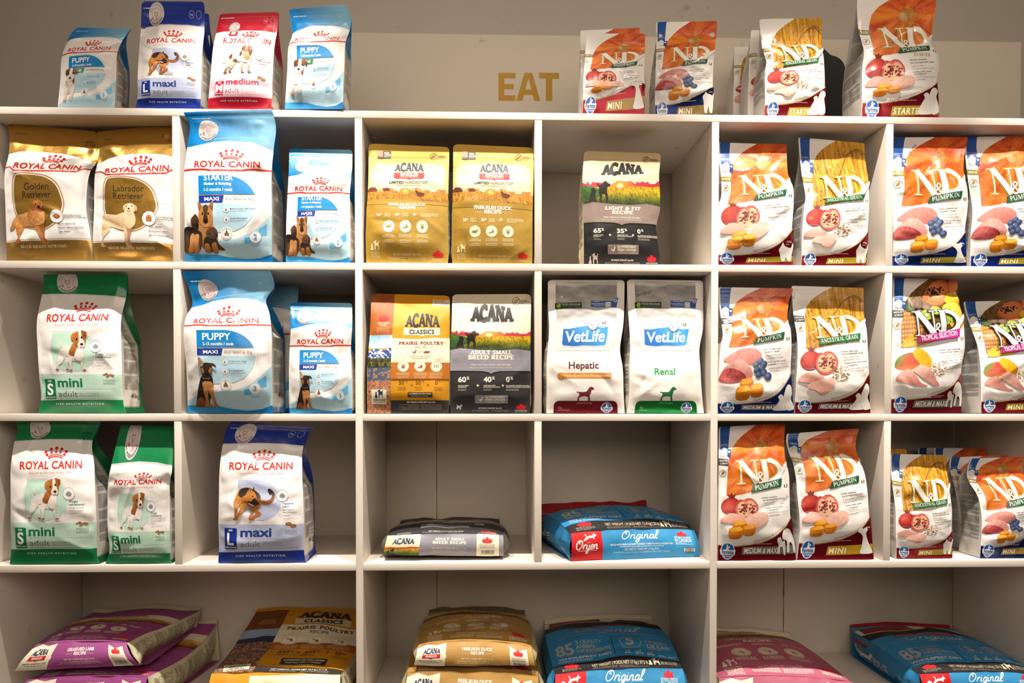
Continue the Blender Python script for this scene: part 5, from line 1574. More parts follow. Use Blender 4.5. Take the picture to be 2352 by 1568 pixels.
    A.blob([(X(o + u), Yd(16.8 + d)) for u, d in ((0, 11.6), (4, 11.2), (12, 11.4), (15, 14.6), (17, 17), (20, 17.6), (22.8, 15.6), (22.4, 14.2), (19.6, 13.6), (18.6, 10), (17, 7), (17.4, 1), (18.4, .2), (15, 0), (14.6, 4.6), (11, 5.6), (6, 5), (3.4, 3.4), (3.4, .8), (4.6, .2), (1, 0), (1.4, 3), (3, 6.4), (3.4, 9.4), (.6, 10.6))], '#6d2430' if bar else '#1d6a38', n=4)
    A.fill([(X(9), Yd(0))] + [(X(9 + 6 - 6 * math.cos(a)), Yd(10 + 6.4 * math.sin(a))) for a in (0, .5, 1, 1.57)] + [(X(85 + 6 * math.sin(a)), Yd(10 + 6.4 * math.cos(a))) for a in (0, .5, 1, 1.57)] + [(X(91), Yd(0))], foot, FOIL)
    A.text('canine formula', X(48), Yd(12.6), 2.2 * k, '#cfa0a0' if bar else '#9ad0a8', 'c', w=20 * k)
    A.text('2kg', X(15), Yd(6.4), 2.2 * k, '#d9b0b0' if bar else '#b8e0c2')
    A.greek(X(15), Yd(3.6), X(30), 1, 1, 1 * k, '#c98a8e' if bar else '#9ad0a8')
    farmina(A, X, Yd, 77, 7.4, 7)
    if date:
        A.text('26/10/25', X(11.5), Yd(152), 3.6 * k, '#1a1718', w=21 * k, rot=.24, sh=.1)
    return A


# ------------------------------------------------------------------ artwork: white bags with a fruit or grain picture
def picture(kind):
    if kind == 'pumpkin':
        def f(x, y):
            dx, dy = x - 62, (y - 149)
            a = np.arctan2(dy, dx); r = np.hypot(dx, dy)
            rib = NZ[2](a * 3.2 + 9, r * .012) + .5 * NZ[5](a * 9, r * .03)
            c = mix(np.tile(lin('#d8541a'), (len(x), 1)), lin('#e88a2c'), np.clip(.5 + .55 * rib - .012 * (y - 130), 0, 1))
            c = mix(c, lin('#a83410'), np.clip(sstep(.2, .9, -rib) * .7 + .35 * sstep(158, 180, y), 0, 1))
            st = sstep(.45, .8, NZ[6](a * 26, r * .05)) * .35 + sstep(.5, .9, NZ[8](x * .9, y * .9)) * .3
            return np.clip(mix(c, lin('#f6b468'), st), 0, 1)
    elif kind == 'grain':
        def f(x, y):
            n = NZ[1](x * .75 + y * .05, y * .05) + .6 * NZ[4](x * 1.8 - y * .12, y * .10)
            c = mix(np.tile(lin('#c98f22'), (len(x), 1)), lin('#8e5410'), np.clip(sstep(.1, .9, n), 0, 1))
            c = mix(c, lin('#e6b648'), sstep(.2, .9, -n) * .8)
            return np.clip(c, 0, 1)
    else:
        def f(x, y):
            n = NZ[1](x * .4, y * .4)
            return np.clip(mix(np.tile(lin('#8a5a22'), (len(x), 1)), lin('#3d2c14'), .5 + .5 * n), 0, 1)
    return f


def pomegranate(A):
    s = A.ell
    s(16.5, 71, 13.2, radial([(0, '#d2503c'), (.5, '#b22a26'), (1, '#6e1418')], (12, 76), 20, .1, .3), sp=1.5)
    A.fill([(14, 83), (11.6, 89), (15, 87.4), (16.6, 91), (18.6, 87), (22.4, 88.6), (20.4, 83)], '#7a2a1c')
    A.line([(8, 62), (22, 60), (30, 62)], .6, '#8d8783')
    A.blob([(22, 62), (22.6, 74), (27, 80.5), (33, 80), (37, 82), (45, 80.6), (52, 72), (53, 62), (46, 55), (38, 51.4), (29, 53.4)], radial([(0, '#d98a78'), (.8, '#d0645a'), (1, '#a8302c')], (38, 66), 17), sp=1.6)
    A.blob([(25, 62), (26, 73), (31, 77.5), (36, 75), (40, 78.4), (46, 76.6), (50, 69), (50, 62), (44, 57), (38, 54.4), (30, 56)], '#e2b48e', sp=1.6)
    rr = random.Random(4)
    for i in range(74):
        a, r = rr.uniform(0, 6.28), math.sqrt(rr.random())
        x, y = 38 + 11.8 * r * math.cos(a), 66.4 + 9.6 * r * math.sin(a)
        if abs(x - 38 - (y - 60) * .15) < 1.5 or (y < 60 and abs(x - 38) < 4):
            continue
        q = rr.uniform(.9, 1.5)
        A.ell(x, y, q, rr.choice(('#7d1620', '#5c0f18', '#97202a', '#a82c34')), ry=q * .85, n=7)


def chickenm(A, two=1):
    fl = lambda a, b, p0, p1: grad(a, b, p0, p1, .07, .35, .6, 7)
    if two == 1:
        A.blob([(3, 50), (6, 56), (14, 61), (24, 60), (33, 55), (36, 50), (26, 46), (12, 47)], fl('#e6b6a6', '#d8978a', (18, 61), (18, 46)))
        A.blob([(33, 50), (40, 55), (52, 59), (62, 58), (67, 52), (65, 45), (56, 38), (46, 36), (38, 42)], fl('#ecc4b4', '#dba392', (50, 58), (50, 37)))
    else:
        A.blob([(2, 47), (6, 53), (15, 56), (26, 53), (33, 48), (34, 43), (22, 41), (8, 43)], fl('#e3b0a0', '#d39488', (16, 56), (16, 42)))
        A.blob([(13, 38), (20, 43), (32, 45), (43, 46), (49, 40), (46, 32), (38, 25), (31, 24), (24, 30), (16, 33)], fl('#ecc2b2', '#d89a8a', (32, 46), (32, 25)))


def cubes(A, ox=0, oy=0):
    T, F, S = '#e39c22', '#d27e12', '#b9660c'
    for x, y, s in ((27, 41, 1.0), (22, 31, 1.06), (40, 34, .94)):
        x += ox; y += oy
        P = lambda q: [(x + a * s, y + b * s) for a, b in q]
        A.blob(P([(-9, 4), (-6, 8), (4, 9), (9, 5), (8, -3), (4, -8), (-6, -8), (-9, -4)]), grad(F, S, (x, y + 6), (x + 4, y - 8), .1, .5), n=2)
        A.fill(P([(-9, 3), (-5, 8), (4, 9), (9, 4.6), (3, 1.6), (-6, 1)]), grad(T, '#ecb040', (x - 6, y), (x + 6, y + 8), .08, .5))
        A.fill(P([(9, 4.4), (3, 1.6), (4, -7.6), (8, -3)]), grad(S, F, (x + 3, y), (x + 9, y), .08, .5))


def lamb(A):
    fl = lambda a, b, p0, p1, n=.14: grad(a, b, p0, p1, n, .35, .6, 7)
    A.blob([(5, 70), (14, 78), (28, 84), (44, 84), (54, 78), (57, 68), (52, 60), (40, 62), (28, 68), (14, 66)], fl('#d9978c', '#bf6a64', (30, 84), (34, 62)))
    A.blob([(1, 45), (4, 57), (12, 66), (24, 71), (34, 67), (42, 58), (45, 50), (40, 44), (28, 42), (14, 42)], fl('#dba69a', '#c07068', (26, 70), (24, 43)))
    A.blob([(1, 45), (3, 55), (10, 60), (20, 59), (30, 54), (36, 47), (28, 42), (14, 40.6)], fl('#b8504e', '#8d2f34', (8, 60), (24, 42), .35))
    for x, y, r in ((49, 62, 4.4), (55, 66, 4.2), (60, 62, 4.3), (57, 57, 4.5), (50, 55, 4.2), (60, 51, 4.6), (53, 49, 4.2), (66, 46, 5)):
        A.ell(x, y, r, radial([(0, '#6d83ad'), (.5, '#37486f'), (1, '#161d36')], (x - 1.4, y + 1.6), r * 1.7), n=14)


def grains(A, ox=0, oy=0, n=90):
    rr = random.Random(8)
    for i in range(n):
        lo = i > n * .5
        a = rr.uniform(0, 6.28); q = math.sqrt(rr.random())
        x, y = 58 + ox + 12.5 * q * math.cos(a), (46 if lo else 54) + oy + 6 * q * math.sin(a)
        t = rr.uniform(-.7, .5); L = rr.uniform(1.4, 2.4)
        c = rr.choice(('#b8862e', '#8f6420', '#d3a54a', '#a87832') if not lo else ('#9a6a34', '#7a5024', '#b88a52', '#8a5c2c'))
        A.fill([(x - L * math.cos(t), y - L * math.sin(t)), (x - .55 * math.sin(t), y + .55 * math.cos(t)), (x + L * math.cos(t), y + L * math.sin(t)), (x + .55 * math.sin(t), y - .55 * math.cos(t))], c)


def tropical_food(A):
    fl = lambda a, b, p0, p1: grad(a, b, p0, p1, .09, .35, .6, 7)
    A.blob([(3, 65), (6, 74), (15, 79), (27, 79), (34, 72), (33, 62), (24, 57), (12, 57), (5, 60)], lambda x, y: np.clip(mix(mix(np.tile(lin('#b8442a'), (len(x), 1)), lin('#6b8a2c'), sstep(14, 2, x + (66 - y) * .7)), lin('#d08a3c'), sstep(66, 57, y) * .6), 0, 1), sp=1.4)
    A.blob([(24, 78), (27, 84), (33, 85), (42, 79), (49, 70), (50, 61), (46, 56), (38, 60), (30, 68)], fl('#e6b01e', '#c98a10', (30, 84), (46, 58)))
    grains(A, 2, 4, 70)
    A.blob([(4, 46), (8, 54), (17, 58), (24, 54), (30, 46), (36, 36), (46, 30), (36, 30), (22, 34), (10, 40)], fl('#d79a8c', '#c07a70', (16, 58), (30, 32)))
    A.blob([(24, 56), (32, 61), (42, 60), (52, 50), (58, 38), (62, 29), (52, 32), (42, 40), (32, 48)], fl('#dcaa9a', '#c4847a', (38, 60), (52, 32)))


def nd(kind, food, foot, who, size, tagc, sil, ribbon=True, mm=False, starter=False, H=180, date=False):
    A = Art(H, '#f0edea')
    X = lambda u: u
    Yd = lambda d: d
    PIC = [(10, 87), (11, 100), (12, 120), (14, 137), (19, 150), (28, 161), (40, 170), (52, 177), (58, H + 1), (101, H + 1), (101, 129), (95, 121), (88, 111), (80, 103), (66, 96.4), (50, 92), (34, 88.4), (20, 86.6)]
    A.fill(PIC, picture({'pumpkin': 'pumpkin', 'ancestral': 'grain', 'tropical': 'dark'}[kind]), sp=1.35)
    if kind == 'pumpkin':
        A.blob([(58, 155), (64, 163), (68, 158), (76, 152), (72, 140), (66, 134), (60, 138), (62, 148)], radial([(0, '#b98a3c'), (1, '#c9742a')], (66, 150), 13, .3, .3))
        A.blob([(52, 146), (55, 152), (62, 153), (67, 148), (66, 142), (58, 140)], radial([(0, '#d8b07c'), (1, '#b07a44')], (58, 148), 8, .2, .5))
    elif kind == 'ancestral':
        rr = random.Random(3)
        for i in range(46):
            x, y = rr.uniform(16, 92), rr.uniform(96, 168)
            a = rr.uniform(-.9, 2.4); L = rr.uniform(8, 22)
            q = np.array([(x, y), (x + .5 * L * math.cos(a), y + .5 * L * math.sin(a)), (x + L * math.cos(a + .25), y + L * math.sin(a + .25))])
            if inside(np.array(PIC), q).all():
                A.line(q, .55, rr.choice(('#e3c078', '#d9a94a', '#7a4a12', '#efd596')), .15, smooth=3)
        w = spline([(36, 112), (46, 126), (58, 140), (72, 158), (86, 166), (97, 158)], 7, False)
        for i, p in enumerate(w[:-1]):
            for sg in (-1, 1):
                d = w[i + 1] - p; d = d / np.linalg.norm(d); n_ = np.array([-d[1], d[0]]) * sg
                A.fill([p, p + d * 1.2 + n_ * 1.3, p + d * 3.4 + n_ * 1.2, p + d * 1.6 + n_ * .1], '#5f3a12' if sg > 0 else '#b98436')
        for y in (100, 106, 112, 92, 96):
            for i in range(8):
                x = 18 + i * 9 + (y % 5)
                A.fill([(x, y), (x + 1.2, y + 2.2), (x + 3.4, y + 3), (x + 2, y + .6)], rr.choice(('#6a3f10', '#e0b860', '#8a5a1c')))
    else:
        A.blob([(45, 152), (52, 166), (64, 176), (78, 179), (86, 172), (84, 158), (74, 146), (60, 142)], radial([(0, '#d8834a'), (.8, '#c0622e'), (1, '#8a4420')], (66, 160), 24))
        rr = random.Random(6)
        for i in range(46):
            a = rr.uniform(0, 6.28); q = math.sqrt(rr.random())
            A.ell(64 + 14 * q * math.cos(a) , 163 + 6.4 * q * math.sin(a) + .35 * 14 * q * math.cos(a) * .6, rr.uniform(.9, 1.6), '#1f1a1c', n=7)
        A.blob([(76, 150), (84, 160), (96, 160), (100, 150), (94, 143), (82, 143)], grad('#d8b02a', '#c08a1a', (80, 158), (92, 143), .05))
        A.blob([(88, 160), (99, 166), (100, 178), (86, 178)], grad('#b8503a', '#d08a4a', (88, 176), (99, 162)))
        A.blob([(70, 138), (82, 146), (95, 144), (100, 130), (98, 112), (84, 104), (74, 116)], grad('#e0c04a', '#c99a2a', (80, 144), (92, 106), .12, .3))
        A.blob([(10, 92), (12, 130), (20, 136), (32, 132), (38, 118), (36, 100), (26, 90)], lambda x, y: np.clip(mix(np.tile(lin('#a85f24'), (len(x), 1)), lin('#e0a860'), sstep(-.1, .5, np.sin(x * .95 + y * .55) * np.sin(x * .95 - y * .55))), 0, 1), sp=.9)
        for a in range(9):
            A.fill([(18 + a * .8, 134), (14 + a * 3.2, 150 + (a % 3) * 4), (21 + a * .9, 135)], ('#2f4a24', '#46642f')[a % 2])
        for x, y, r in ((26, 146, 10), (40, 140, 8)):
            A.ell(x + 8, y - 2, r, radial([(0, '#7a5634'), (1, '#3f2a18')], (x + 6, y), r, .2, .8), ry=r * .7, n=18)
        for x, y, r in ((44, 128, 9), (58, 134, 8), (68, 119, 9), (80, 122, 7)):
            A.ell(x, y, r, radial([(0, '#e4e6b4'), (.25, '#dde09a'), (.35, '#86a832'), (.85, '#94b43c'), (1, '#5a4a22')], (x, y), r, ry=r * .8), ry=r * .8, n=22, sp=.9)
            for a in range(12):
                A.ell(x + .42 * r * math.cos(a * .52), y + .34 * r * math.sin(a * .52), r * .05, '#23240f', n=5)
        A.blob([(11, 88), (16, 100), (30, 104), (44, 98), (60, 97), (70, 98), (55, 93.4), (35, 88.6)], grad('#e6b840', '#c98e24', (20, 102), (50, 90), .2, .5))
    # name
    for o, c in ((.035, '#c9a02e' if kind != 'tropical' else '#3a2a18'), (0, '#f1eeea')):
        g = .9 if o else 0
        A.text('N', 24 - g * .6 - o * 10, 101 + g * .2, 32, c, w=33 + o * 20, font='serif', T=.21, t=.05, foot=.14, fh=.035, o=o)
        A.text('D', 60 - g * .6 - o * 10, 101.4 + g * .2, 32, c, w=31 + o * 20, font='serif', T=.19, t=.05, foot=.1, fh=.035, o=o)
        A.text('&', 52 - g * .3, 101 + g * .2, 14.5, c, w=11.4, font='serif', T=.13, t=.05, foot=.06, fh=.03, o=o)
    A.fill([(88, 118), (94, 124), (101, 130), (101, 126), (95, 117), (89, 110)], '#f0edea')
    if kind == 'tropical':
        A.fill([(27, 91.5), (29, 101), (88, 106.4), (86, 96)], grad('#8e1c63', '#b8248a', (30, 95), (86, 100)))
        A.text('TROPICAL SELECTION', 33, 94, 6.4, '#f0dce8', w=50, b=.015, rot=.085)
    elif kind == 'pumpkin':
        A.fill([(43, 89.4), (46, 98.6), (88, 104.6), (86, 94.4)], '#12553a')
        A.text('PUMPKIN', 49, 91.8, 6, '#eae6da', w=34, rot=.135, font='serif', T=.16, t=.07, foot=.12, fh=.04, tr=.06)
    else:
        A.fill([(26, 91), (28, 100), (88, 105.4), (86, 96)], '#1c6a38')
        A.text('ANCESTRAL GRAIN', 29.5, 93.4, 5.6, '#eae6da', w=54, rot=.085, font='serif', T=.15, t=.07, foot=.12, fh=.04, tr=.03)
    flag_it(A, X, Yd, 91, 96.5, 5.2)
    # food
    if kind == 'tropical':
        tropical_food(A)
        lines = (('chicken, spelt, oats and', 0), ('tropical fruits recipe', 0), ('huhn, dinkel, hafer mit', 1), ('tropischen fruchten rezept', 1), ('ricetta pollo, farro, avena', 0), ('e frutti tropicali', 0), ('recette poulet, epeautre,', 1), ('avoine et fruits tropicaux', 1))
    elif food == 'lamb':
        lamb(A); cubes(A, 10, -4)
        lines = (('lamb, pumpkin and', 0), ('blueberry recipe', 0), ('lamm, kurbis und', 1), ('heidelbeere rezept', 1), ('ricetta agnello, zucca', 0), ('e mirtillo', 0), ('recette agneau, potiron', 1), ('et myrtille', 1))
    elif kind == 'pumpkin':
        pomegranate(A); chickenm(A, 1); cubes(A)
        lines = (('chicken, pumpkin', 0), ('and pomegranate recipe', 0), ('huhn, kurbis', 1), ('und granatapfel rezept', 1), ('ricetta pollo, zucca', 0), ('e melograno', 0), ('recette poulet, potiron', 1), ('et grenade', 1))
    else:
        grains(A); pomegranate(A); chickenm(A, 2)
        lines = (('chicken, spelt, oats', 0), ('and pomegranate recipe', 0), ('huhn, dinkel, hafer und', 1), ('granatapfel rezept', 1), ('ricetta pollo, farro, avena', 0), ('e melograno', 0), ('recette poulet, epeautre,', 1), ('avoine et grenade', 1))
    if starter:
        A.text('STARTER', 63, 86, 4, '#a89a6a', w=22, rot=-.05, font='serif', T=.14, t=.06, foot=.1, fh=.04, tr=.04)
    yy = 80
    for i, (t, g) in enumerate(lines):
        A.text(t, 58 + i * 1.5, yy, 2.2, '#55504e' if not g else '#96918e', sh=.0 if not g else .2, b=.01 if not g else 0, rot=.03)
        yy -= 3.6 if i % 2 == 0 else 4.8
    # foot
    fc = [(0, 14), (20, 13.4), (40, 14.8), (58, 18), (76, 25), (89, 35), (100, 48)]
    cv = spline([(-6, 14.2)] + fc + [(106, 56)], 5, False); cv = cv[(cv[:, 0] >= -.01) & (cv[:, 0] <= 100.01)]
    A.fill(np.concatenate([cv, [(100, 0), (0, 0)]]), foot, FOIL)
    A.line(cv, 1.0, '#a38a3c')

    def wp(X_, Y_, W):
        u = 46 + X_
        yb = np.interp(u, cv[:, 0], cv[:, 1]) + 1.6
        return X_, Y_ + yb - np.interp(46, cv[:, 0], cv[:, 1]) - 1.6
    A.text('Nutrition System for Carnivores', 46, np.interp(46, cv[:, 0], cv[:, 1]) + 2.2, 2.7, '#7d7350', w=42, warp=wp)
    A.text('2.5kg', 90, 29, 2, '#e9d5d5', b=.02); A.greek(89, 26, 98, 1, 1, .9, '#d9b5b5')
    farmina(A, X, Yd, 12, 9.2, 8.2)
    A.text(who, 31, 15, 3.4, '#ece4e2', w=len(who) * 2.5, b=.01)
    A.greek(31 + len(who) * 2.5 + 2, 17, 72, 2, 1.6, .7, '#d2a9ac')
    if mm:
        A.fill([(29.5, 5.4), (30.6, 12.6), (100, 13.6), (100, 6)], '#6f6c6a')
        A.text(size, 32.5, 6.6, 4.9, '#efecea', w=44, sh=.2, b=.02)
    else:
        A.fill([(37, 3.4), (38.6, 10.8), (100, 11.6), (98.6, 4.4)], tagc)
        A.text(size, 40, 4.8, 4.6, '#efe9d0', w=len(size) * 5.6, sh=.18, b=.02, tr=.12)
    W_ = '#e4e2de'
    if sil == 'scottie':
        A.blob([(82, 14), (80, 20), (83, 25), (85, 29), (87, 25), (91, 23), (96, 22), (98, 28), (99.4, 24), (98, 14), (96, 5), (92, 6), (90, 10), (88, 5), (84, 6)], W_, n=3)
    elif sil == 'sit':
        A.blob([(78, 26), (82, 30), (86, 29), (91, 31), (92, 26), (90, 22), (93, 14), (97, 8), (98, 4.6), (82, 4.6), (84, 10), (85, 18), (82, 23)], W_, n=3)
    elif sil == 'pair':
        A.blob([(76, 8), (78, 14), (76, 18), (77.4, 22), (81, 22), (83, 18), (86, 18), (86, 6), (84, 6), (83, 12), (80, 12), (79, 6)], W_, n=3)
        A.blob([(83, 24), (86, 31), (91, 33), (96, 29), (99, 20), (99.4, 8), (97, 7), (96, 14), (92, 16), (91, 8), (88, 8), (88, 18), (84, 20)], W_, n=3)
    else:
        A.blob([(72, 5), (76, 12), (80, 18), (78, 22), (82, 25), (86, 22), (88, 14), (90, 6), (88, 4.6)], W_, n=3)
        A.blob([(86, 20), (89, 30), (93, 35), (97, 33), (98, 26), (96, 20), (99, 12), (100, 6), (90, 5)], W_, n=3)
    # left-hand marks
    A.ring(5.5, 117, 4.2, .45, '#4f6a3c' if kind == 'pumpkin' else '#8a7a5a', n=22); A.blob([(3.4, 115.6), (5, 119), (7.6, 119.6), (7, 116)], '#a3863a', n=3)
    A.greek(1.6, 111.6, 9.4, 1, 1, .7, '#7a8a6a')
    if mm:
        A.fill([(0, 128), (0, 137.4), (13, 136), (13, 126.6)], '#3e3d3f')
        A.text('MEDIUM', 1.4, 132.8, 2.2, '#d6d4d2', w=10, b=.02); A.text('& MAXI', 2.2, 129, 2.2, '#d6d4d2', w=9.4, b=.02); A.text(who, 1.4, 139, 1.4, '#6a6664')
    else:
        A.fill([(0, 128), (0, 134.6), (14, 132), (14, 126)], tagc if not starter else '#8d8420')
        A.text('MINI' if not starter else 'STARTER', 1.6, 129.2, 3, '#efe9d0', w=9.6, b=.02, rot=-.14)
    if ribbon:
        A.fill([(2, 149), (2, H + 1), (17, H + 1), (14, 150), (8, 146)], '#0e4c9c')
        A.text('FarminaGenius', 3, 155.5, 1.7, '#cfdcee', w=10.4); A.greek(3, 153.6, 13, 1, 1, .5, '#9ab2d4')
        A.fill([(2.6, 149), (8.4, 152.6), (13, 149), (12, 141.6), (7, 139), (3, 142)], '#e3e1df')
        A.fill([(13, 150), (18.4, 149.4), (16.6, 138), (11.6, 139.4)], '#153f86'); A.ell(15, 146, 1.6, '#c8d2e4', n=12)
    if date:
        A.text('26/10/25', 24, 155, 3, '#2a2626', w=16, rot=.95)
    return A


def arts_rest():
    R = {'duck': acana_duck(), 'light': acana_heritage('light'), 'small': acana_heritage('small'), 'prairie': acana_prairie(),
         'hepatic': vetlife('Hepatic', '#5e2440', '#8e2634', True, False), 'renal': vetlife('Renal', '#1d9a4c', '#1f9a4a', False, True)}
    WINE, BLUE, OL, OL2 = '#8c1426', '#14389a', '#9c8b1c', '#8a7030'
    R['nd_mini_adult'] = nd('pumpkin', 'chicken', WINE, 'ADULT', 'MINI', OL, 'scottie')
    R['nd_mini_puppy'] = nd('pumpkin', 'chicken', WINE, 'PUPPY', 'MINI', '#b08a1c', 'sit')
    R['nd_pouch'] = nd('pumpkin', 'chicken', WINE, 'PUPPY', 'MINI', '#a07a20', 'sit', ribbon=False)
    R['nd_mm_adult'] = nd('pumpkin', 'chicken', WINE, 'ADULT', 'MEDIUM & MAXI', OL, 'pair', mm=True)
    R['nd_starter'] = nd('pumpkin', 'chicken', WINE, 'PUPPY', 'STARTER', OL, 'two', ribbon=False, starter=True)
    R['lamb_mini_puppy'] = nd('pumpkin', 'lamb', BLUE, 'PUPPY', 'MINI', OL, 'sit', date=True)
    R['lamb_mini_adult'] = nd('pumpkin', 'lamb', BLUE, 'ADULT', 'MINI', OL, 'scottie')
    R['lamb_small'] = nd('pumpkin', 'lamb', '#0f2560', 'ADULT', 'MINI', OL2, 'scottie')
    R['lamb_mm'] = nd('pumpkin', 'lamb', BLUE, 'PUPPY', 'MEDIUM & MAXI', OL, 'two', mm=True)
    R['grain_mini'] = nd('ancestral', 'chicken', WINE, 'ADULT', 'MINI', OL, 'scottie')
    R['grain_mm'] = nd('ancestral', 'chicken', WINE, 'PUPPY', 'MEDIUM & MAXI', OL, 'two', ribbon=False, mm=True)
    R['grain_starter'] = nd('ancestral', 'chicken', WINE, 'PUPPY', 'STARTER', OL, 'two', ribbon=False, starter=True)
    R['trop_mm'] = nd('tropical', 'chicken', '#8f1c34', 'ADULT DOG', 'MEDIUM & MAXI', OL, 'pair', mm=True)
    R['trop_mini'] = nd('tropical', 'chicken', '#8f1c34', 'ADULT DOG', 'MINI', OL, 'scottie')
    return R


# ------------------------------------------------------------------ room shell and shelving
def mat_board(name, col, rough, grain=.02, stain=None, spec=.4):
    m = D.materials.new(name); m.use_nodes = True
    nt = m.node_tree; b = nt.nodes['Principled BSDF']
    b.inputs['Roughness'].default_value = rough
    b.inputs['Specular IOR Level'].default_value = spec
    tc = nt.nodes.new('ShaderNodeTexCoord')
    n = nt.nodes.new('ShaderNodeTexNoise'); n.inputs['Scale'].default_value = 2.2; n.inputs['Detail'].default_value = 6
    nt.links.new(tc.outputs['Object'], n.inputs['Vector'])
    r = nt.nodes.new('ShaderNodeValToRGB')
    c = lin(col)
    r.color_ramp.elements[0].position = .35; r.color_ramp.elements[0].color = (*(c * (1 - grain)), 1)
    r.color_ramp.elements[1].position = .65; r.color_ramp.elements[1].color = (*np.minimum(c * (1 + grain), 1), 1)
    nt.links.new(n.outputs['Fac'], r.inputs['Fac'])
    out = r.outputs['Color']
    if stain:
        # small scuffs and glue marks
        n2 = nt.nodes.new('ShaderNodeTexNoise'); n2.inputs['Scale'].default_value = 26; n2.inputs['Detail'].default_value = 3
        nt.links.new(tc.outputs['Object'], n2.inputs['Vector'])
        r2 = nt.nodes.new('ShaderNodeValToRGB'); r2.color_ramp.elements[0].position = .70; r2.color_ramp.elements[1].position = .78
        nt.links.new(n2.outputs['Fac'], r2.inputs['Fac'])
        mx = nt.nodes.new('ShaderNodeMix'); mx.data_type = 'RGBA'
        nt.links.new(r2.outputs['Color'], mx.inputs[0]); nt.links.new(out, mx.inputs[6]); mx.inputs[7].default_value = (*lin(stain), 1)
        out = mx.outputs[2]
    nt.links.new(out, b.inputs['Base Color'])
    n3 = nt.nodes.new('ShaderNodeTexNoise'); n3.inputs['Scale'].default_value = 90
    nt.links.new(tc.outputs['Object'], n3.inputs['Vector'])
    bp = nt.nodes.new('ShaderNodeBump'); bp.inputs['Strength'].default_value = .05; bp.inputs['Distance'].default_value = .002
    nt.links.new(n3.outputs['Fac'], bp.inputs['Height']); nt.links.new(bp.outputs['Normal'], b.inputs['Normal'])
    return m


M_BOARD = mat_board('white_laminate', '#e6ddd2', .30, .015, '#cdb594')
M_BACK = mat_board('shelf_back_laminate', '#dcd3c6', .34, .02)
M_WALL = mat_board('painted_wall', '#c3bbaf', .62, .03, '#a69d91')
M_PANEL = mat_board('painted_panel', '#d3cabb', .55, .03, '#b5ac9e')
M_FLOOR = mat_board('shop_floor', '#8d7f70', .35, .06)
M_CEIL = mat_board('ceiling_paint', '#d8d2c8', .7, .02)
M_BLACK = mat_board('black_vinyl', '#151413', .5, .02)
M_GOLD = mat_board('gold_vinyl', '#b98d1e', .34, .05)
M_SEAM = mat_board('joint_filler', '#5d5348', .8, .1)


def box(name, x0, x1, y0, y1, z0, z1, mat, parent=None, bev=.0012):
    v = np.array([(x, y, z) for x in (x0, x1) for y in (y0, y1) for z in (z0, z1)])
    f = np.array([(0, 1, 3, 2), (4, 6, 7, 5), (0, 4, 5, 1), (2, 3, 7, 6), (0, 2, 6, 4), (1, 5, 7, 3)])
    me = to_mesh(name, v, f, None, mats=[mat], smooth=False)
    o = D.objects.new(name, me); COL.objects.link(o)
    if bev:
        m = o.modifiers.new('bevel', 'BEVEL'); m.width = bev; m.segments = 2; m.limit_method = 'ANGLE'
    if parent is not None:
        o.parent = parent
        o.location = -np.array(parent.location)
    return o


UX = [-1.2540, -.8217, -.4107, 0.0, .4098, .8191, 1.229]     # centres of the uprights
BZ = [.6009, .2558, -.0892, -.4333, -.7773]                  # upper faces of the boards
TH = .0168
DEP = .380
SHELF = {i + 1: BZ[i] for i in range(5)}


def flat_mesh(name, c):
    t = D.objects.new('outline', c)
    me = D.meshes.new_from_object(t)
    me.name = name
    D.objects.remove(t)
    return me


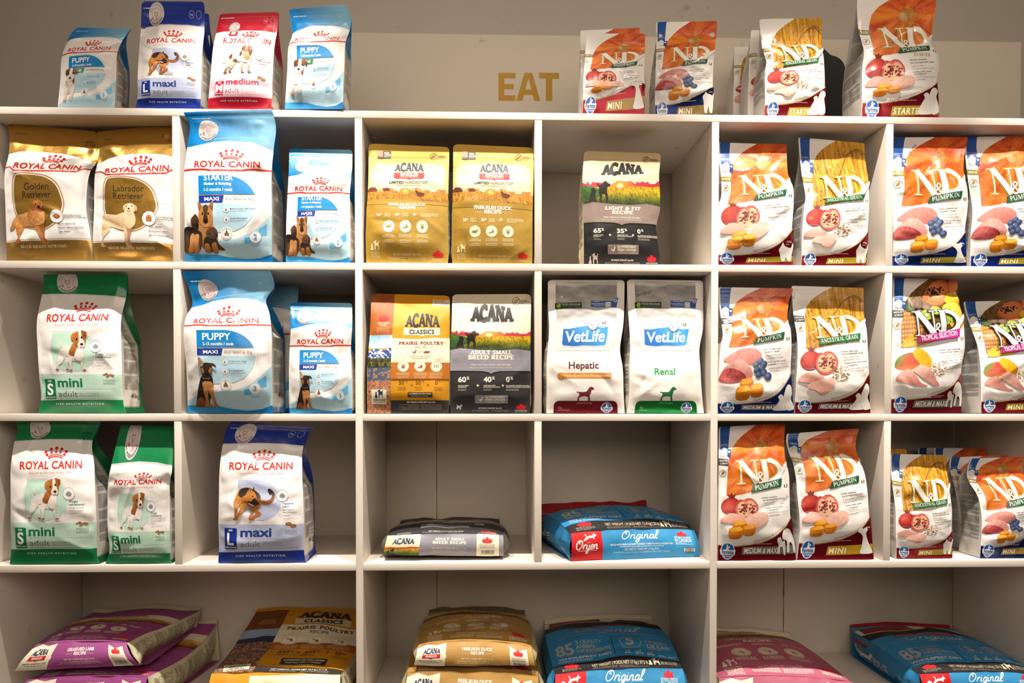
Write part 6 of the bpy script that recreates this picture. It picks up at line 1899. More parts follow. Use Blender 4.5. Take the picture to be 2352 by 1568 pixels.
def build_room():
    tag(box('wall_back', -3.2, 3.2, DEP + .02, DEP + .12, FLOOR_Z, CEIL_Z, M_WALL, bev=0), kind='structure')
    tag(box('floor', -3.2, 3.2, -4.2, DEP + .12, FLOOR_Z - .05, FLOOR_Z, M_FLOOR, bev=0), kind='structure')
    tag(box('ceiling', -3.2, 3.2, -4.2, DEP + .12, CEIL_Z, CEIL_Z + .05, M_CEIL, bev=0), kind='structure')
    # the shelving: one fixed carcass
    root = empty('display_shelving', (0, DEP / 2, FLOOR_Z))
    tag(root, 'built-in white cubby shelving that carries all the pet food bags', 'shelving')
    h = TH / 2
    x0, x1 = UX[0] - h, UX[6] + h
    box('shelf_board', x0, x1, 0, DEP, BZ[0] - TH, BZ[0], M_BOARD, root)
    for k in (0, 2, 4, 6):
        box('upright', UX[k] - h, UX[k] + h, 0, DEP - .002, FLOOR_Z, BZ[0] - TH, M_BOARD, root)
    for z in BZ[1:] + [FLOOR_Z + .09]:
        for a, b in ((0, 2), (2, 4), (4, 6)):
            box('shelf_board', UX[a] + h, UX[b] - h, 0, DEP - .002, z - TH, z, M_BOARD, root)
    for k in (1, 3, 5):
        for i in range(3):
            box('divider', UX[k] - h, UX[k] + h, .0004, DEP - .003, BZ[i + 1], BZ[i] - TH, M_BOARD, root)
    for a, b in ((0, 2), (2, 4), (4, 6)):
        box('back_panel', UX[a] + .0005, UX[b] - .0005, DEP, DEP + .006, FLOOR_Z, BZ[0] - TH * .5, M_BACK, root, bev=0)
    # dark joints in the backs
    for px, py0, py1 in ((1003, 975, 1560), (1800, 1306, 1480)):
        a, b = px_on_y(px, py0, DEP), px_on_y(px, py1, DEP)
        for z1_, z0_ in ((BZ[2] - TH, BZ[3]), (BZ[3] - TH, BZ[4])):
            if px > 1500 and z1_ > BZ[3]:
                continue
            n = Noise(int(px))
            zz = np.linspace(z0_ + .002, z1_ - .002, 60)
            w = .0007 + .0010 * np.clip(n(zz / .03, zz * 0), 0, 1)
            v = np.concatenate([np.stack([a[0] - w, zz * 0 + DEP - .0006, zz], 1), np.stack([a[0] + w, zz * 0 + DEP - .0006, zz], 1)])
            k = np.arange(59)
            f = np.stack([k, k + 60, k + 61, k + 1], 1)
            me = to_mesh('back_joint', v - np.array(root.location), f, None, mats=[M_SEAM])
            o = D.objects.new('back_joint', me); COL.objects.link(o); o.parent = root
    # raised panel on the wall above the shelving
    p0 = px_on_y(740, 77, DEP); p1 = px_on_y(2347, 92, DEP)
    tag(box('trim_1', p0[0], p1[0], DEP, DEP + .0199, BZ[0], (p0[2] + p1[2]) / 2, M_PANEL, bev=.002), kind='structure')
    # gold lettering on that panel
    root = empty('wall_sign', px_on_y(1212, 230, DEP))
    tag(root, 'gold vinyl capital letters reading EAT on the taupe wall above the shelves', 'sign')
    for ch, xa, xb, pts in (('E', 1145, 1184, None), ('A', 1186, 1241, None), ('T', 1238, 1284, None)):
        ya, yb = 168, 231
        a = px_on_y(xa, yb, DEP); b = px_on_y(xb, ya, DEP)
        w, hh = b[0] - a[0], b[2] - a[2]
        if ch == 'E':
            P = [(0, 0), (1, 0), (1, .19), (.34, .19), (.34, .42), (.9, .42), (.9, .60), (.34, .60), (.34, .81), (1, .81), (1, 1), (0, 1)]
        elif ch == 'T':
            P = [(.34, 0), (.66, 0), (.66, .80), (1, .80), (1, 1), (0, 1), (0, .80), (.34, .80)]
        else:
            P = [(0, 0), (.25, 0), (.315, .22), (.685, .22), (.75, 0), (1, 0), (.66, 1), (.34, 1)]
        holes = [(.37, .40), (.63, .40), (.5, .82)] if ch == 'A' else None
        c = D.curves.new('letter', 'CURVE'); c.dimensions = '2D'; c.fill_mode = 'BOTH'; c.extrude = .0004
        for poly in [P] + ([holes] if holes else []):
            s = c.splines.new('POLY'); s.points.add(len(poly) - 1); s.use_cyclic_u = True
            for q, (u, v_) in zip(s.points, poly):
                q.co = (u * w, v_ * hh, 0, 1)
        c.materials.append(M_GOLD)
        o = D.objects.new('letter', flat_mesh('letter', c)); COL.objects.link(o)
        o.parent = root
        o.rotation_euler = (math.pi / 2, 0, 0)
        o.location = Vector((a[0], DEP - .0005, a[2])) - root.location
    # black animal silhouette on the panel, half hidden behind a bag
    q = [(1890, 112), (1897, 116), (1908, 126), (1920, 130), (1932, 138), (1940, 152), (1941, 172), (1936, 190), (1937, 204), (1944, 218), (1949, 234), (1950, 268), (1850, 268), (1848, 180), (1868, 150), (1880, 125)]
    pts = np.array([px_on_y(x, y, DEP - .0006) for x, y in spline(q, 5)])
    pts = pts[pts[:, 2] > BZ[0] + .001]
    c = D.curves.new('dog_silhouette_decal', 'CURVE'); c.dimensions = '2D'; c.fill_mode = 'BOTH'; c.extrude = .0004
    s = c.splines.new('POLY'); s.points.add(len(pts) - 1); s.use_cyclic_u = True
    o0 = pts.mean(0)
    for k, p in zip(s.points, pts):
        k.co = (p[0] - o0[0], p[2] - o0[2], 0, 1)
    c.materials.append(M_BLACK)
    o = D.objects.new('dog_silhouette_decal', flat_mesh('dog_silhouette_decal', c)); COL.objects.link(o)
    o.rotation_euler = (math.pi / 2, 0, 0); o.location = (o0[0], DEP - .0006, o0[2])
    tag(o, 'black silhouette decal on the wall beside the small ancestral grain starter bag', 'decal')


build_room()

RCA = arts_rc()
RST = arts_rest()
FILMW = dict(sidetop=None)


def rcbag(label, art, rows, Y, sh, depth, seed, dark, **kw):
    kw.setdefault('header', {'mini': 143, 'maxi': 139, 'medium': 125}.get(art, 129))
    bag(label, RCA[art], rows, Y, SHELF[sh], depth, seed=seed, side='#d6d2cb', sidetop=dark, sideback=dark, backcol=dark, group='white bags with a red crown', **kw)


def ndbag(label, art, rows, Y, sh, depth, seed, foot, **kw):
    kw.setdefault('header', 174)
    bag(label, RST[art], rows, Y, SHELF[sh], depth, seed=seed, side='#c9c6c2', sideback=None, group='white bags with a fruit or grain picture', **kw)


GREEN, NAVY, CRIM, SKY = '#0c6b40', '#12308f', '#b3122c', '#0a72b4'
WINE, BLUE = '#8c1426', '#14389a'

# ---- top shelf, left
rcbag('small blue-topped puppy bag standing alone at the far left of the top shelf', 'puppymini',
      [(0, 131.5, 258, 262, 258), (18, 133.5, 236, 264, 234), (60, 139, 180, 267, 174), (100, 142.5, 128, 270, 120), (129, 155, 94, 283, 91), (145, 163, 78, 293, 77), (160, 177, 63, 302, 65.7)], (.034, .040), 1, .070, 1, SKY, corner=.002, weight='800g')
rcbag('navy-topped bag with a walking shepherd dog at the left of the top shelf', 'maxi',
      [(0, 312, 250, 460.5, 250), (13, 315.8, 228, 461, 228), (44, 316, 184, 462, 184), (80, 318, 137, 464, 136), (107, 320.5, 104.5, 466, 104), (139, 324, 60.5, 470, 61), (164, 325.5, 3, 469, 4)], (.003, .003), 1, .085, 2, NAVY, corner=.006, weight='1kg')
rcbag('navy bag almost hidden behind the navy-topped shepherd bag on the top shelf', 'maxi',
      [(0, 346, 262, 487, 262), (60, 348, 170, 486, 168), (107, 350, 118, 483, 116), (139, 352, 82, 482, 80), (164, 352, 34, 480, 31)], (.118, .118), 1, .07, 3, NAVY, hidden=True)
rcbag('red-topped bag with a brown and white spaniel on the top shelf', 'medium',
      [(0, 477.5, 248.5, 622.6, 249), (15.2, 479, 226.5, 625, 227.5), (44, 483, 185, 625.5, 185), (103, 491, 100, 631.7, 98.5), (125, 497, 73, 636.6, 72), (153, 505, 32.3, 641.6, 27.4)], (.003, .006), 1, .085, 4, CRIM, corner=.006, weight='1kg')
rcbag('blue-topped puppy bag leaning at the right end of the left group on the top shelf', 'puppymini',
      [(0, 654.6, 249.6, 788, 247), (18, 656, 221, 788.5, 216), (60, 660, 160, 791, 152), (100, 663, 105, 794, 96.4), (129, 671.8, 75, 804, 65.4), (145, 668, 50, 806, 42), (160, 663.5, 22.4, 796, 10)], (.001, -.002), 1, .070, 5, SKY, corner=.003, weight='800g')

# ---- top shelf, right
ndbag('flat pumpkin pouch in front of its twin, beside the gold letters', 'nd_pouch',
      [(0, 1337, 262, 1479, 262), (14, 1339, 232, 1479.5, 214), (50, 1340, 200, 1480, 194), (87, 1341, 163, 1480, 157), (118, 1343, 140, 1480.5, 131), (150, 1345, 110, 1481.5, 108), (180, 1347.5, 77, 1482, 77.5)], (.022, .022), 1, .026, 6, WINE, corner=.004, sideprint=False, bulge=.006)
ndbag('pumpkin pouch mostly hidden behind the front pouch beside the gold letters', 'nd_pouch',
      [(0, 1334, 266, 1466, 266), (50, 1334, 192, 1466, 186), (118, 1333.5, 133, 1467, 124), (180, 1333, 70, 1469.5, 63.4)], (.074, .074), 1, .026, 7, WINE, corner=.004, sideprint=False, hidden=True, bulge=.006)
ndbag('lamb and blueberry bag with a blue foot on the top shelf', 'lamb_small',
      [(0, 1504, 270, 1638, 270), (14, 1504.4, 243, 1637, 236), (48, 1505, 205, 1637, 200), (87, 1506, 163, 1638, 158), (118, 1507, 131, 1640, 126), (150, 1507.5, 95, 1645, 91), (180, 1507, 51, 1647, 48)], (.040, .034), 1, .075, 8, '#0f2560', corner=.004)
ndbag('small golden ancestral grain starter bag on the top shelf', 'grain_starter',
      [(0, 1755, 271, 1893, 271), (14, 1757, 243, 1894, 240), (48, 1757.5, 206, 1894.4, 200), (87, 1757.5, 164, 1893.5, 158), (108, 1760, 142, 1892, 134), (135, 1751, 111, 1888, 104), (155, 1747, 82, 1887.5, 80), (180, 1744, 44, 1888.4, 41)], (.030, .030), 1, .075, 9, WINE, corner=.005)
ndbag('grey bag half hidden behind the left edge of the golden starter bag', 'grain_starter',
      [(0, 1717.5, 279, 1848, 279), (48, 1718, 215, 1849, 212), (87, 1720, 175, 1849, 172), (135, 1721, 125, 1848, 122), (180, 1725, 69.6, 1848, 68)], (.128, .128), 1, .055, 10, WINE, hidden=True)
ndbag('short white bag furthest back behind the golden starter bag', 'grain_starter',
      [(0, 1684, 287, 1800, 287), (48, 1684, 230, 1800, 228), (87, 1685.5, 195, 1800, 192), (135, 1686, 150, 1800, 148), (180, 1686.6, 108, 1800, 107)], (.222, .222), 1, .055, 11, WINE, hidden=True)
ndbag('tall pumpkin starter bag at the right of the top shelf, its top above the view', 'nd_starter',
      [(0, 1978, 276, 2154, 276), (14, 1979.5, 238, 2153, 236), (48, 1980, 203, 2150, 190), (80, 1982, 146, 2157, 143), (87, 1984, 132, 2156, 131), (118, 1979, 96, 2140, 96), (135, 1971, 66, 2141, 68), (150, 1968.5, 34, 2147, 34), (180, 1969.6, -14, 2151, -14)], (.030, .026), 1, .10, 12, WINE)

# ---- second row
GOLD = '#c2954a'
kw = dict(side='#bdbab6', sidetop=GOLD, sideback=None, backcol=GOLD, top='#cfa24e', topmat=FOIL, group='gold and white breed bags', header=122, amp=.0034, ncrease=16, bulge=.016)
bag('gold and white golden retriever breed bag at the left wall of its cubby', RCA['golden'],
    [(0, 16, 599, 212, 599), (20, 15, 557, 209, 552), (60, 12.6, 478, 198, 474), (98, 11.5, 393, 207, 395), (122, 20.7, 350, 225, 366), (138, 22, 318, 228, 335), (152, 16, 283, 221, 302)], (.022, .026), SHELF[2], .10, seed=13, **kw)
bag('gold and white labrador breed bag leaning against the divider', RCA['labrador'],
    [(0, 214.5, 599, 416, 601), (20, 213.5, 558, 416, 562), (60, 216, 478, 417, 480), (98, 218, 402, 416, 400), (122, 224, 372, 415, 352), (138, 228, 336, 416, 318), (152, 222, 303, 416, 283)], (.022, .022), SHELF[2], .10, seed=14, **kw)
rcbag('large blue starter bag whose top leans out over the shelf edge', 'starter',
      [(0, 425.4, 599, 625.4, 600), (10, 425, 582, 625, 582), (50, 424, 496, 624.5, 496), (100, 423.5, 392, 624, 393), (130, 431, 332, 629, 339), (150, 436, 288, 634, 291), (168, 420.6, 257.5, 624, 249.7)], (.004, .004), 2, .11, 15, SKY, lean=[(0, 0), (50, -.012), (100, -.012), (130, -.006), (152, -.012), (168, -.022)], amp=.003, ncrease=14, corner=.002, seal=.945, weight='4kg')
rcbag('smaller blue starter bag beside the large one', 'starter',
      [(0, 657, 602, 803.5, 602), (10, 657, 588, 803.5, 588), (50, 657.5, 520, 803.5, 520), (100, 660.5, 445, 803.5, 445), (130, 663, 401, 807, 405), (150, 664, 375, 809, 377), (168, 664.7, 341.8, 809.6, 344)], (.012, .014), 2, .075, 16, SKY, corner=.006)


def acbag(label, art, rows, Y, sh, depth, seed, side, back, **kw):
    kw.setdefault('amp', .0016)
    bag(label, RST[art], rows, Y, SHELF[sh], depth, header=125, seed=seed, side=side, sideback=None, backcol=back, group='matt bags with a maple leaf', corner=kw.pop('corner', .010), seal=.94, **kw)


acbag('left one of two golden duck recipe bags', 'duck', [(0, 841, 603, 1028.8, 604), (58, 842, 484, 1028, 486), (73, 844, 460, 1029, 464), (110, 846.3, 396, 1030.8, 396), (128, 846.6, 364, 1031.5, 366), (146, 846.3, 329.4, 1032, 337.7)], (.010, .010), 2, .085, 17, '#c9c2a8', '#b08d38')
acbag('right one of two golden duck recipe bags', 'duck', [(0, 1038.7, 604, 1222.6, 605), (58, 1039, 494, 1223, 498), (73, 1039.7, 463, 1223.6, 471), (110, 1040.7, 397, 1225.6, 399), (128, 1040.8, 366, 1226, 368), (146, 1040.7, 330.8, 1226, 339)], (.012, .012), 2, .085, 18, '#c9c2a8', '#b08d38')
acbag('dark-footed light and fit recipe bag alone in its cubby', 'light', [(0, 1341, 609, 1518, 610), (30, 1341, 548, 1510, 550), (49, 1340.6, 516, 1507, 520), (74, 1339.5, 472, 1516, 476), (106, 1338, 408, 1513.7, 405), (128, 1340, 374, 1516, 376), (146, 1341.7, 346.6, 1518, 352)], (.030, .030), 2, .085, 19, '#cfc8a8', '#201e20')
ndbag('wine-footed pumpkin bag at the left of its cubby under the top shelf', 'nd_mini_adult',
      [(0, 1647, 607, 1820, 607), (14, 1647, 586, 1819, 584), (48, 1648, 540, 1819, 524), (87, 1652, 472, 1823, 462), (108, 1657, 446, 1822, 432), (135, 1656, 405, 1810, 400), (155, 1652, 370, 1807, 366), (180, 1650, 327, 1807, 332)], (.012, .010), 2, .095, 20, WINE)
ndbag('golden ancestral grain bag next to the wine-footed pumpkin bag under the top shelf', 'grain_mini',
      [(0, 1840, 612, 1988, 611), (14, 1841, 587, 1990, 586), (48, 1842, 541, 1992.6, 530), (87, 1847, 478, 1996, 472), (108, 1850, 452, 1996, 446), (135, 1842, 405, 1994, 406), (155, 1837.5, 364, 1987, 364), (180, 1833.7, 315, 1986, 329)], (.026, .026), 2, .095, 21, WINE, lean=[(0, 0), (55, -.002), (108, .006), (140, .012), (180, .03)])
ndbag('blue-footed lamb bag with a handwritten date under the top shelf', 'lamb_mini_puppy',
      [(0, 2047, 609, 2218, 609), (14, 2047, 588, 2217, 586), (48, 2047.5, 544, 2216, 532), (87, 2050, 476, 2222.6, 471), (108, 2050, 442, 2222, 436), (135, 2048, 392, 2213, 390), (155, 2048, 356, 2215, 354), (180, 2049, 315, 2223.6, 315)], (.004, .004), 2, .095, 22, BLUE, amp=.003, ncrease=14)
ndbag('blue-footed lamb bag cut off by the right edge of the view', 'lamb_mini_adult',
      [(0, 2228, 610, 2398, 610), (14, 2228.5, 588, 2397, 586), (48, 2229.5, 544, 2397, 530), (87, 2233, 476, 2402, 470), (108, 2227, 438, 2400, 432), (135, 2220, 388, 2392, 384), (155, 2217, 354, 2388, 350), (180, 2214.5, 314, 2388, 313)], (.022, .014), 2, .090, 23, BLUE)

# ---- third row
rcbag('green-topped bag with a terrier, alone in its cubby in the third row', 'mini',
      [(0, 87.5, 945, 290, 945), (5, 91, 938, 286, 938), (16, 94.4, 918, 283, 918), (46.5, 90, 859, 280.4, 859.5), (80, 86.5, 800, 279, 800), (109.4, 84.8, 739, 278, 736), (143, 97, 674, 289.6, 681.5), (156, 101, 650, 293, 656), (165, 100, 630, 292, 629)], (.030, .032), 3, .10, 24, GREEN, lean=[(0, 0), (50, -.004), (100, .004), (143, .020), (158, .016), (165, .004)], amp=.0028, ncrease=14, corner=.001, seal=.965, weight='4kg', bulge=.014)
rcbag('large blue-topped shepherd puppy bag with a bulging domed front', 'puppymaxi',
      [(0, 431, 948, 626, 948), (10, 431, 928, 626, 928), (50, 428, 844, 624.5, 844), (99, 423, 750, 622.7, 749), (118, 430, 722, 618, 716), (129, 441, 703, 611, 692), (148, 434, 662, 630, 655), (164, 415.5, 623, 620.4, 618)], (.004, .004), 3, .11, 25, SKY, lean=[(0, 0), (50, -.008), (100, -.004), (129, .018), (150, .012), (164, .002)], amp=.003, ncrease=14, corner=.002, seal=.95, bulge=.022, weight='4kg')
rcbag('second shepherd puppy bag hidden behind the large domed one', 'puppymaxi',
      [(0, 500, 941, 676, 941), (50, 500, 858, 674, 858), (99, 503, 771, 671, 769), (129, 508, 716, 676, 712), (148, 512, 690, 684, 686), (164, 514, 660, 686.5, 656)], (.145, .145), 3, .09, 26, SKY, corner=.004)
rcbag('small blue-topped shepherd puppy bag with a ribbed top edge', 'puppymaxi',
      [(0, 666, 949, 808.6, 949), (10, 665, 935, 808.5, 935), (50, 664, 870, 807.5, 870), (99, 665.5, 796, 806, 795), (129, 668, 752, 809, 749), (150, 667.5, 720, 809, 722), (164, 667.4, 694, 809, 696)], (.008, .010), 3, .075, 27, SKY, corner=.006)
acbag('yellow prairie poultry bag with a river landscape strip', 'prairie', [(0, 843.4, 949, 1031, 949), (30, 843.8, 886, 1031.5, 886), (60, 845, 830, 1032.5, 830), (95, 849, 772, 1032.8, 772), (125, 852, 712, 1033, 716), (146, 853.3, 673.8, 1033.4, 679)], (.006, .008), 3, .085, 28, '#cfc8b0', '#b86a1c')
acbag('upright grey small breed bag with two dogs in a meadow', 'small', [(0, 1034, 949, 1217.4, 949), (50, 1034.4, 854, 1218, 854), (74, 1035, 806, 1218.4, 806), (110, 1037.4, 742, 1219, 744), (128, 1038.4, 706, 1219.6, 710), (146, 1039, 676, 1220, 675)], (.010, .010), 3, .085, 29, '#cfc8b0', '#302e30')
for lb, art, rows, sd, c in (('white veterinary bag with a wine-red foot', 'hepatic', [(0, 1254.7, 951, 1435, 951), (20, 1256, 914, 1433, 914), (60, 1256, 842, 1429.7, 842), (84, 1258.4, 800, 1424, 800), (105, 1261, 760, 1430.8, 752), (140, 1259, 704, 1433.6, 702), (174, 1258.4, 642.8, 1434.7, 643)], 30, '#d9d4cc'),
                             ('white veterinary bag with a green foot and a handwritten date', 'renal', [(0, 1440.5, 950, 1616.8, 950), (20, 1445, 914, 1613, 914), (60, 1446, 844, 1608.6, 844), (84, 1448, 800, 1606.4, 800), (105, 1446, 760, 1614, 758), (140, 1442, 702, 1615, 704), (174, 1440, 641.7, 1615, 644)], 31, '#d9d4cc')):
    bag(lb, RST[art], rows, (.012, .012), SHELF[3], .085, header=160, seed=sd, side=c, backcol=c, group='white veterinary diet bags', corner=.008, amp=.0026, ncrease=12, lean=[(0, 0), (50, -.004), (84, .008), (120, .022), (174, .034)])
ndbag('blue-footed lamb bag in the third row', 'lamb_mm',
      [(0, 1648, 948, 1822.6, 948), (14, 1648, 926, 1820, 925), (48, 1650, 870, 1816, 856), (87, 1655, 800, 1818, 790), (108, 1660, 770, 1816, 757), (135, 1656, 734, 1808, 728), (155, 1652, 700, 1812, 694), (180, 1650, 659, 1822.6, 662.4)], (.008, .008), 3, .095, 32, BLUE, amp=.003, lean=[(0, 0), (55, -.006), (108, .004), (140, .020), (180, .022)])
ndbag('golden ancestral grain bag in the third row', 'grain_mm',
      [(0, 1825, 948, 1998, 947), (14, 1826, 923, 1996, 922), (48, 1829, 872, 1995.5, 856), (87, 1832, 802, 1993, 796), (108, 1830, 768, 1991, 762), (135, 1823, 728, 1985, 724), (155, 1820, 696, 1984, 696), (180, 1818, 656, 1984, 661)], (.010, .010), 3, .095, 33, WINE, lean=[(0, 0), (55, -.004), (108, .012), (140, .026), (180, .034)])
ndbag('large tropical fruit bag in the third row', 'trop_mm',
      [(0, 2046, 948, 2207, 947), (14, 2046.5, 916, 2207, 914), (48, 2047, 868, 2207.8, 850), (87, 2049, 800, 2216, 792), (108, 2049.5, 764, 2214, 752), (135, 2050, 716, 2207, 712), (155, 2050.5, 684, 2201, 682), (180, 2051, 638, 2198.4, 641.6)], (.008, .008), 3, .09, 34, WINE, bulge=.018)
ndbag('smaller tropical fruit bag cut off by the right edge of the view', 'trop_mini',
      [(0, 2253, 945, 2402, 944), (14, 2253, 922, 2402, 918), (48, 2253, 880, 2402, 866), (87, 2250, 822, 2403, 815), (108, 2244, 790, 2398, 782), (135, 2229, 750, 2382, 742), (155, 2220, 724, 2374, 718), (180, 2213, 692.7, 2366, 689)], (.020, .016), 3, .09, 35, WINE, lean=[(0, 0), (55, -.002), (100, .008), (140, .030), (180, .045)])

# ---- fourth row
rcbag('large green-topped terrier bag in the lower left cubby', 'mini',
      [(0, 22.5, 1291, 227, 1290), (6, 25, 1280, 224, 1280), (16, 26.4, 1259, 223, 1257.7), (46.5, 24.6, 1198, 221.6, 1198), (80, 24.5, 1136, 219, 1134), (109.4, 24.8, 1076, 217, 1072), (143, 34, 1011, 213.5, 1009), (157, 41, 986, 225, 985), (165, 36, 969.5, 233, 967)], (.008, .010), 4, .11, 36, GREEN, lean=[(0, 0), (50, -.006), (100, .002), (143, .026), (158, .020), (165, .010)], amp=.0028, ncrease=14, corner=.001, seal=.965, weight='4kg', bulge=.016)
rcbag('narrower green-topped terrier bag beside the large one', 'mini',
      [(0, 242, 1290, 394, 1290), (6, 247, 1282, 392, 1282), (16, 251, 1270, 391.5, 1269), (46.5, 248, 1218.6, 390, 1218), (80, 247, 1164, 390, 1163), (109.4, 248, 1110.7, 390.4, 1108), (143, 257, 1062.5, 396, 1065), (155, 268, 1016, 398, 1018), (165, 278, 976, 400, 978.7)], (.010, .012), 4, .085, 37, GREEN, amp=.0026, ncrease=12, corner=.002)
rcbag('navy-topped walking shepherd bag alone in its cubby in the fourth row', 'maxi',
      [(0, 501.5, 1290, 702.6, 1289), (6, 502, 1281, 700, 1279), (13, 503, 1266.8, 698.4, 1263), (44, 502, 1202.5, 698.4, 1202), (80, 503, 1136, 696, 1135), (107, 504.5, 1078.6, 694, 1078), (139, 512.5, 1017, 698.4, 1021), (154, 520, 986, 712, 992), (164, 531, 967.5, 719.8, 981)], (.010, .012), 4, .11, 38, NAVY, lean=[(0, 0), (50, -.006), (100, .002), (139, .024), (156, .018), (164, .006)], amp=.0030, ncrease=15, corner=.001, seal=.965, weight='4kg', bulge=.014)
ndbag('wine-footed pumpkin bag with a grey size band in the fourth row', 'nd_mm_adult',
      [(0, 1647.5, 1284, 1827, 1282), (14, 1648, 1250, 1822, 1248), (48, 1649, 1200, 1815, 1184), (87, 1650, 1138, 1813.5, 1128), (108, 1650, 1102, 1812, 1090), (135, 1650.5, 1056, 1803, 1050), (155, 1651, 1024, 1801, 1016), (180, 1651, 980.6, 1803.7, 971)], (.010, .010), 4, .095, 39, WINE, amp=.0026)
ndbag('tilted wine-footed pumpkin bag leaning left in the fourth row', 'nd_mini_puppy',
      [(0, 1829, 1282, 2005, 1283), (14, 1834, 1246, 2001, 1240), (48, 1837, 1200, 1996, 1180), (87, 1831, 1132, 1991, 1116), (108, 1828, 1096, 1985, 1084), (125, 1822, 1066, 1975, 1058), (140, 1812, 1040, 1966, 1032), (155, 1807, 1020, 1966, 1012), (180, 1807, 995.8, 1974, 983.4)], (.014, .014), 4, .095, 40, WINE, amp=.003, ncrease=14, lean=[(0, 0), (55, 0), (108, .016), (140, .030), (180, .036)])
ndbag('small golden ancestral grain bag in front in the fourth row', 'grain_mini',
      [(0, 2058, 1284, 2186, 1283), (14, 2058.5, 1257, 2186, 1254), (48, 2057.7, 1226, 2186, 1214), (87, 2057, 1173, 2186, 1167), (108, 2054, 1145, 2183, 1140), (135, 2048, 1102, 2178, 1098), (155, 2046, 1076, 2174, 1076), (180, 2046, 1041.8, 2172.4, 1045)], (.020, .020), 4, .08, 41, WINE, lean=[(0, 0), (55, -.002), (108, .008), (140, .016), (180, .032)])
ndbag('small lamb bag in front at the right edge of the view', 'lamb_small',
      [(0, 2249, 1285, 2374, 1284), (14, 2252, 1252, 2374, 1250), (48, 2254.7, 1220, 2376, 1206), (87, 2253, 1172, 2376, 1164), (108, 2246, 1140, 2370, 1132), (135, 2222, 1098, 2352, 1090), (155, 2222, 1076, 2348, 1066), (180, 2229.7, 1053, 2353, 1048)], (.022, .018), 4, .08, 42, '#0f2560', lean=[(0, 0), (55, 0), (108, .010), (140, .028), (180, .036)], amp=.003)
ndbag('second lamb bag half hidden behind the front lamb bag', 'lamb_small',
      [(0, 2204, 1268, 2322, 1268), (14, 2204, 1238, 2322, 1236), (48, 2205, 1206, 2322, 1194), (87, 2200, 1160, 2322, 1152), (108, 2195, 1130, 2320, 1124), (135, 2185, 1092, 2312, 1088), (155, 2181, 1074, 2310, 1068), (180, 2182.6, 1050, 2316, 1045)], (.130, .130), 4, .055, 43, '#0f2560', lean=[(0, 0), (55, 0), (108, .008), (140, .022), (180, .030)])
ndbag('third lamb bag, back row, showing only its ribboned top', 'lamb_small',
      [(0, 2150, 1256, 2262, 1256), (48, 2150, 1196, 2262, 1188), (108, 2149, 1120, 2264, 1116), (155, 2147, 1064, 2265, 1060), (180, 2146, 1028, 2266, 1030)], (.222, .222), 4, .045, 44, '#0f2560', hidden=True)
ndbag('furthest lamb bag, back row, blue ribbon just visible', 'lamb_small',
      [(0, 2112, 1246, 2218, 1246), (48, 2112, 1188, 2218, 1182), (108, 2111, 1116, 2219, 1112), (155, 2110, 1062, 2220, 1060), (180, 2109, 1028, 2222, 1029)], (.300, .300), 4, .045, 45, '#0f2560', hidden=True)
ndbag('ancestral grain bag hidden behind the small golden one, yellow corner showing', 'grain_mini',
      [(0, 1976, 1264, 2092, 1264), (48, 1974, 1206, 2090, 1198), (108, 1970, 1124, 2088, 1120), (155, 1966, 1068, 2084, 1064), (180, 1964, 1031, 2082, 1031)], (.135, .135), 4, .065, 46, WINE, hidden=True)


# ------------------------------------------------------------------ large sacks lying on their backs, foot end towards the viewer
def script(A, txt, x, y, h, col, w=None, pw=.1, shear=.32):
    """brush script; h = height of the tall letters"""
    G = {
        'O': (.92, [spline([(.62, .93), (.36, 1.0), (.12, .74), (.08, .34), (.26, .03), (.52, .06), (.74, .36), (.74, .74), (.56, .95), (.38, .82), (.40, .66), (.52, .64)], 6, False)]),
        'r': (.36, [[(.04, .02), (.08, .5)], spline([(.07, .3), (.16, .47), (.27, .52), (.33, .44)], 5, False)]),
        'i': (.27, [spline([(.08, .5), (.07, .1), (.14, .0), (.26, .1)], 5, False), [(.085, .68), (.09, .73)]]),
        'j': (.26, [spline([(.1, .5), (.09, -.1), (.02, -.4), (-.14, -.42), (-.12, -.22), (.12, -.02), (.24, .1)], 6, False), [(.105, .68), (.11, .73)]]),
        'g': (.5, [spline([(.38, .44), (.24, .52), (.08, .34), (.08, .1), (.2, 0), (.34, .14), (.39, .42)], 5, False), spline([(.4, .5), (.37, -.1), (.28, -.42), (.1, -.44), (.06, -.26), (.3, -.04), (.5, .1)], 6, False)]),
        'n': (.54, [[(.06, .02), (.08, .5)], spline([(.07, .26), (.18, .46), (.31, .5), (.35, .38), (.34, .1), (.42, .0), (.54, .1)], 5, False)]),
        'a': (.54, [spline([(.38, .44), (.24, .52), (.08, .34), (.08, .1), (.2, 0), (.34, .14), (.39, .42)], 5, False), spline([(.4, .5), (.37, .1), (.44, 0), (.55, .1)], 5, False)]),
        'l': (.3, [spline([(.0, .1), (.2, .6), (.27, .95), (.18, 1.02), (.08, .84), (.07, .12), (.16, 0), (.28, .1)], 6, False)]),
        'e': (.4, [spline([(.06, .22), (.26, .26), (.32, .42), (.2, .52), (.07, .36), (.07, .1), (.2, 0), (.4, .12)], 6, False)]),
    }
    tot = sum(G[c][0] for c in txt)
    sx = (w / A.k) / (tot + shear * .5) if w else h / A.k
    hh = h / A.ky
    o = A.P([(x, y)])[0]
    cx = 0
    vs, ts, n = [], [], 0
    for c in txt:
        for st in G[c][1]:
            p = np.array(st, float)
            q = np.stack([(p[:, 0] + cx + shear * p[:, 1]) * sx, p[:, 1] * hh], 1) + o
            v, t = band(q, pw * hh if c != 'O' else pw * hh * .9)
            vs.append(v); ts.append(t + n); n += len(v)
        cx += G[c][0]
    A.put(np.concatenate(vs), np.concatenate(ts), col)


